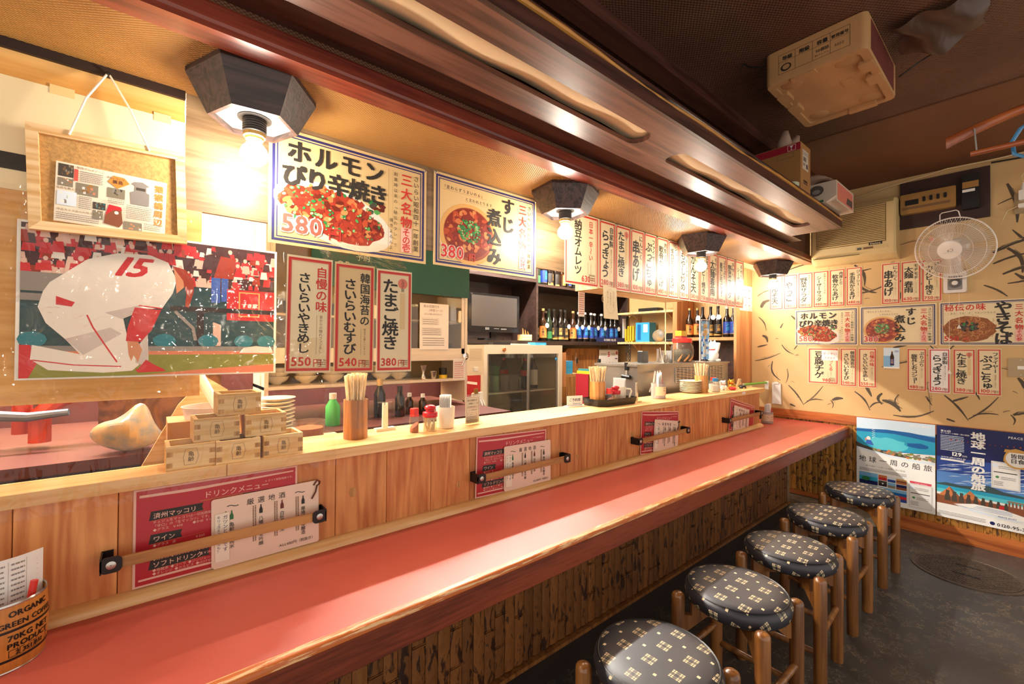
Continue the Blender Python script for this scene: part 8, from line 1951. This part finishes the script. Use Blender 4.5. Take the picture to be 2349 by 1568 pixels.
for i in range(9):
    o = plt if i == 0 else link('dinner_plate', plt.data); o.location = (0.42+0.002*(i % 3), 2.1, ZK+0.0165*i); tag(o, 'pale plate in the pile on the work counter', 'plate', 'pile of plates on the work counter')
t = thing('terracotta_cup', 'tall pinkish clay cup beside the pile of plates', 'cup', (0.30, 2.06, ZK)); MB().lathe([(0.026, 0), (0.036, 0.115), (0.034, 0.115), (0.024, 0.005), (0.001, 0.005)], n=20, cap=False).build('cup', 'herb_root', t)
t = thing('glass_pot', 'clear glass dish with orange food beside the bamboo cup', 'dish', (0.45, 1.70, ZK-0.002)); MB().lathe([(0.05, 0), (0.055, 0.10), (0.053, 0.10), (0.047, 0.005), (0.001, 0.005)], n=20, cap=False).build('dish', 'jar_glass', t); MB().lathe([(0.044, 0.006), (0.05, 0.075), (0.001, 0.085)], n=20, cap=False).build('food', 'spice_red', t)
tag(MB().box(0.10, 1.60, 0.835, 0.62, 1.949, 0.873).build('cutting_board', 'pale_wood', smooth=0), 'pale cutting board behind the ledge', 'board')
t = thing('steel_lamp', 'grey steel desk lamp with curved arm behind the boxes', 'lamp', (0.30, 1.80, ZK-0.002)); MB().lathe([(0.03, 0), (0.034, 0.07), (0.02, 0.085), (0.001, 0.086)], n=20, cap=False).build('head', 'steel', t); MB().tube([(-0.02, 0, 0.06), (-0.06, 0.0, 0.10), (-0.09, 0.02, 0.07), (-0.10, 0.03, 0.01)], 0.005, 8).build('arm', 'cable_black', t)
t = thing('sauce_tub', 'round clear plastic tub with handle behind the wooden boxes', 'tub', (0.155, 1.60, 1.028)); MB().lathe([(0.075, 0), (0.082, 0.035), (0.085, 0.037), (0.080, 0.037), (0.073, 0.004), (0.001, 0.004)], n=28, cap=False).build('tub', 'cup_plastic', t); MB().cyl((0.01, 0, 0.02), (-0.04, 0.02, 0.13), 0.013).build('handle', 'plastic_white', t)
tag(MB().box(0.04, 1.56, 0.8735, 0.26, 1.70, 1.0275).build('carton_stand', 'cardboard', smooth=0), 'plain carton behind the wooden boxes', 'box')
tag(MB().prism([(-0.02, 0.8735), (0.24, 0.8735), (0.20, 1.10), (0.14, 1.145), (0.07, 1.06)], 1.72, 1.73, 'xz').build('leaning_board', 'pale_wood', smooth=0), 'pale wooden board leaning behind the boxes', 'board')
t = thing('printed_bag', 'crumpled clear bag with blue print behind the wooden boxes', 'bag', (-0.05, 2.02, 0.8757)); MB().sphere((0, 0, 0.075), 0.085, 28, 18, sc=(1.0, 0.7, 0.85)).xf(lambda x, y, z: ((x*(1+0.22*sin(38*z+9*x)*cos(31*y))), y*(1+0.25*sin(33*x+17*z)), max(0.0005, z*(1+0.18*sin(41*x)*sin(29*y+13*z))))).build('bag', 'bag_blue', t, smooth=20)
t = thing('red_valve', 'red painted gas pipe with valve and hose in the kitchen corner', 'pipe', (-0.42, 2.30, 0.876))
MB().cyl((0, 0, 0), (0, 0, 0.42), 0.020).build('riser', 'pipe_red', t); MB().cyl((0.07, 0.02, 0.05), (0.07, 0.02, 0.42), 0.026).build('riser', 'pipe_red', t); MB().tube([(0.07, 0, 0.22), (0.16, -0.01, 0.22), (0.20, -0.01, 0.26), (0.20, -0.01, 0.40)], 0.024, 10).build('elbow', 'pipe_red', t); MB().tube([(0.12, -0.02, 0.02), (0.12, -0.02, 0.12), (0.17, -0.02, 0.17), (0.24, -0.02, 0.20), (0.26, -0.02, 0.28)], 0.030, 10).build('bend', 'pipe_red', t)
MB().tube([(-0.22, -0.05, 0.40), (-0.18, -0.06, 0.30), (-0.13, -0.07, 0.20), (-0.05, -0.08, 0.15), (0.02, -0.08, 0.13)], 0.012, 8).build('hose', 'hose_dark', t); MB().tube([(0.02, -0.08, 0.13), (0.10, -0.09, 0.12), (0.20, -0.10, 0.13)], [0.018, 0.016, 0.012], 10).build('nozzle', 'nozzle_blue', t)
for k, (x, w_, m_, l_) in enumerate(((-0.95, 0.22, 'swirl_wood', 'wood grained panel at the kitchen end'), (-0.72, 0.12, 'stand_grey', 'narrow grey panel beside the wood grained panel'), (-0.58, 0.10, 'wall_maroon', 'narrow dark red panel beside the gas pipe'), (-0.16, 0.42, 'swirl_wood', 'wide wood grained panel behind the gas pipe'))):
    tag(MB().box(x, 2.42+0.01*k, 0.8755, x+w_, 2.43+0.01*k, 1.45).build('wall_panel', m_, smooth=0), l_, 'panel')
bpy.data.objects.remove(_fo); bpy.data.curves.remove(_fc)
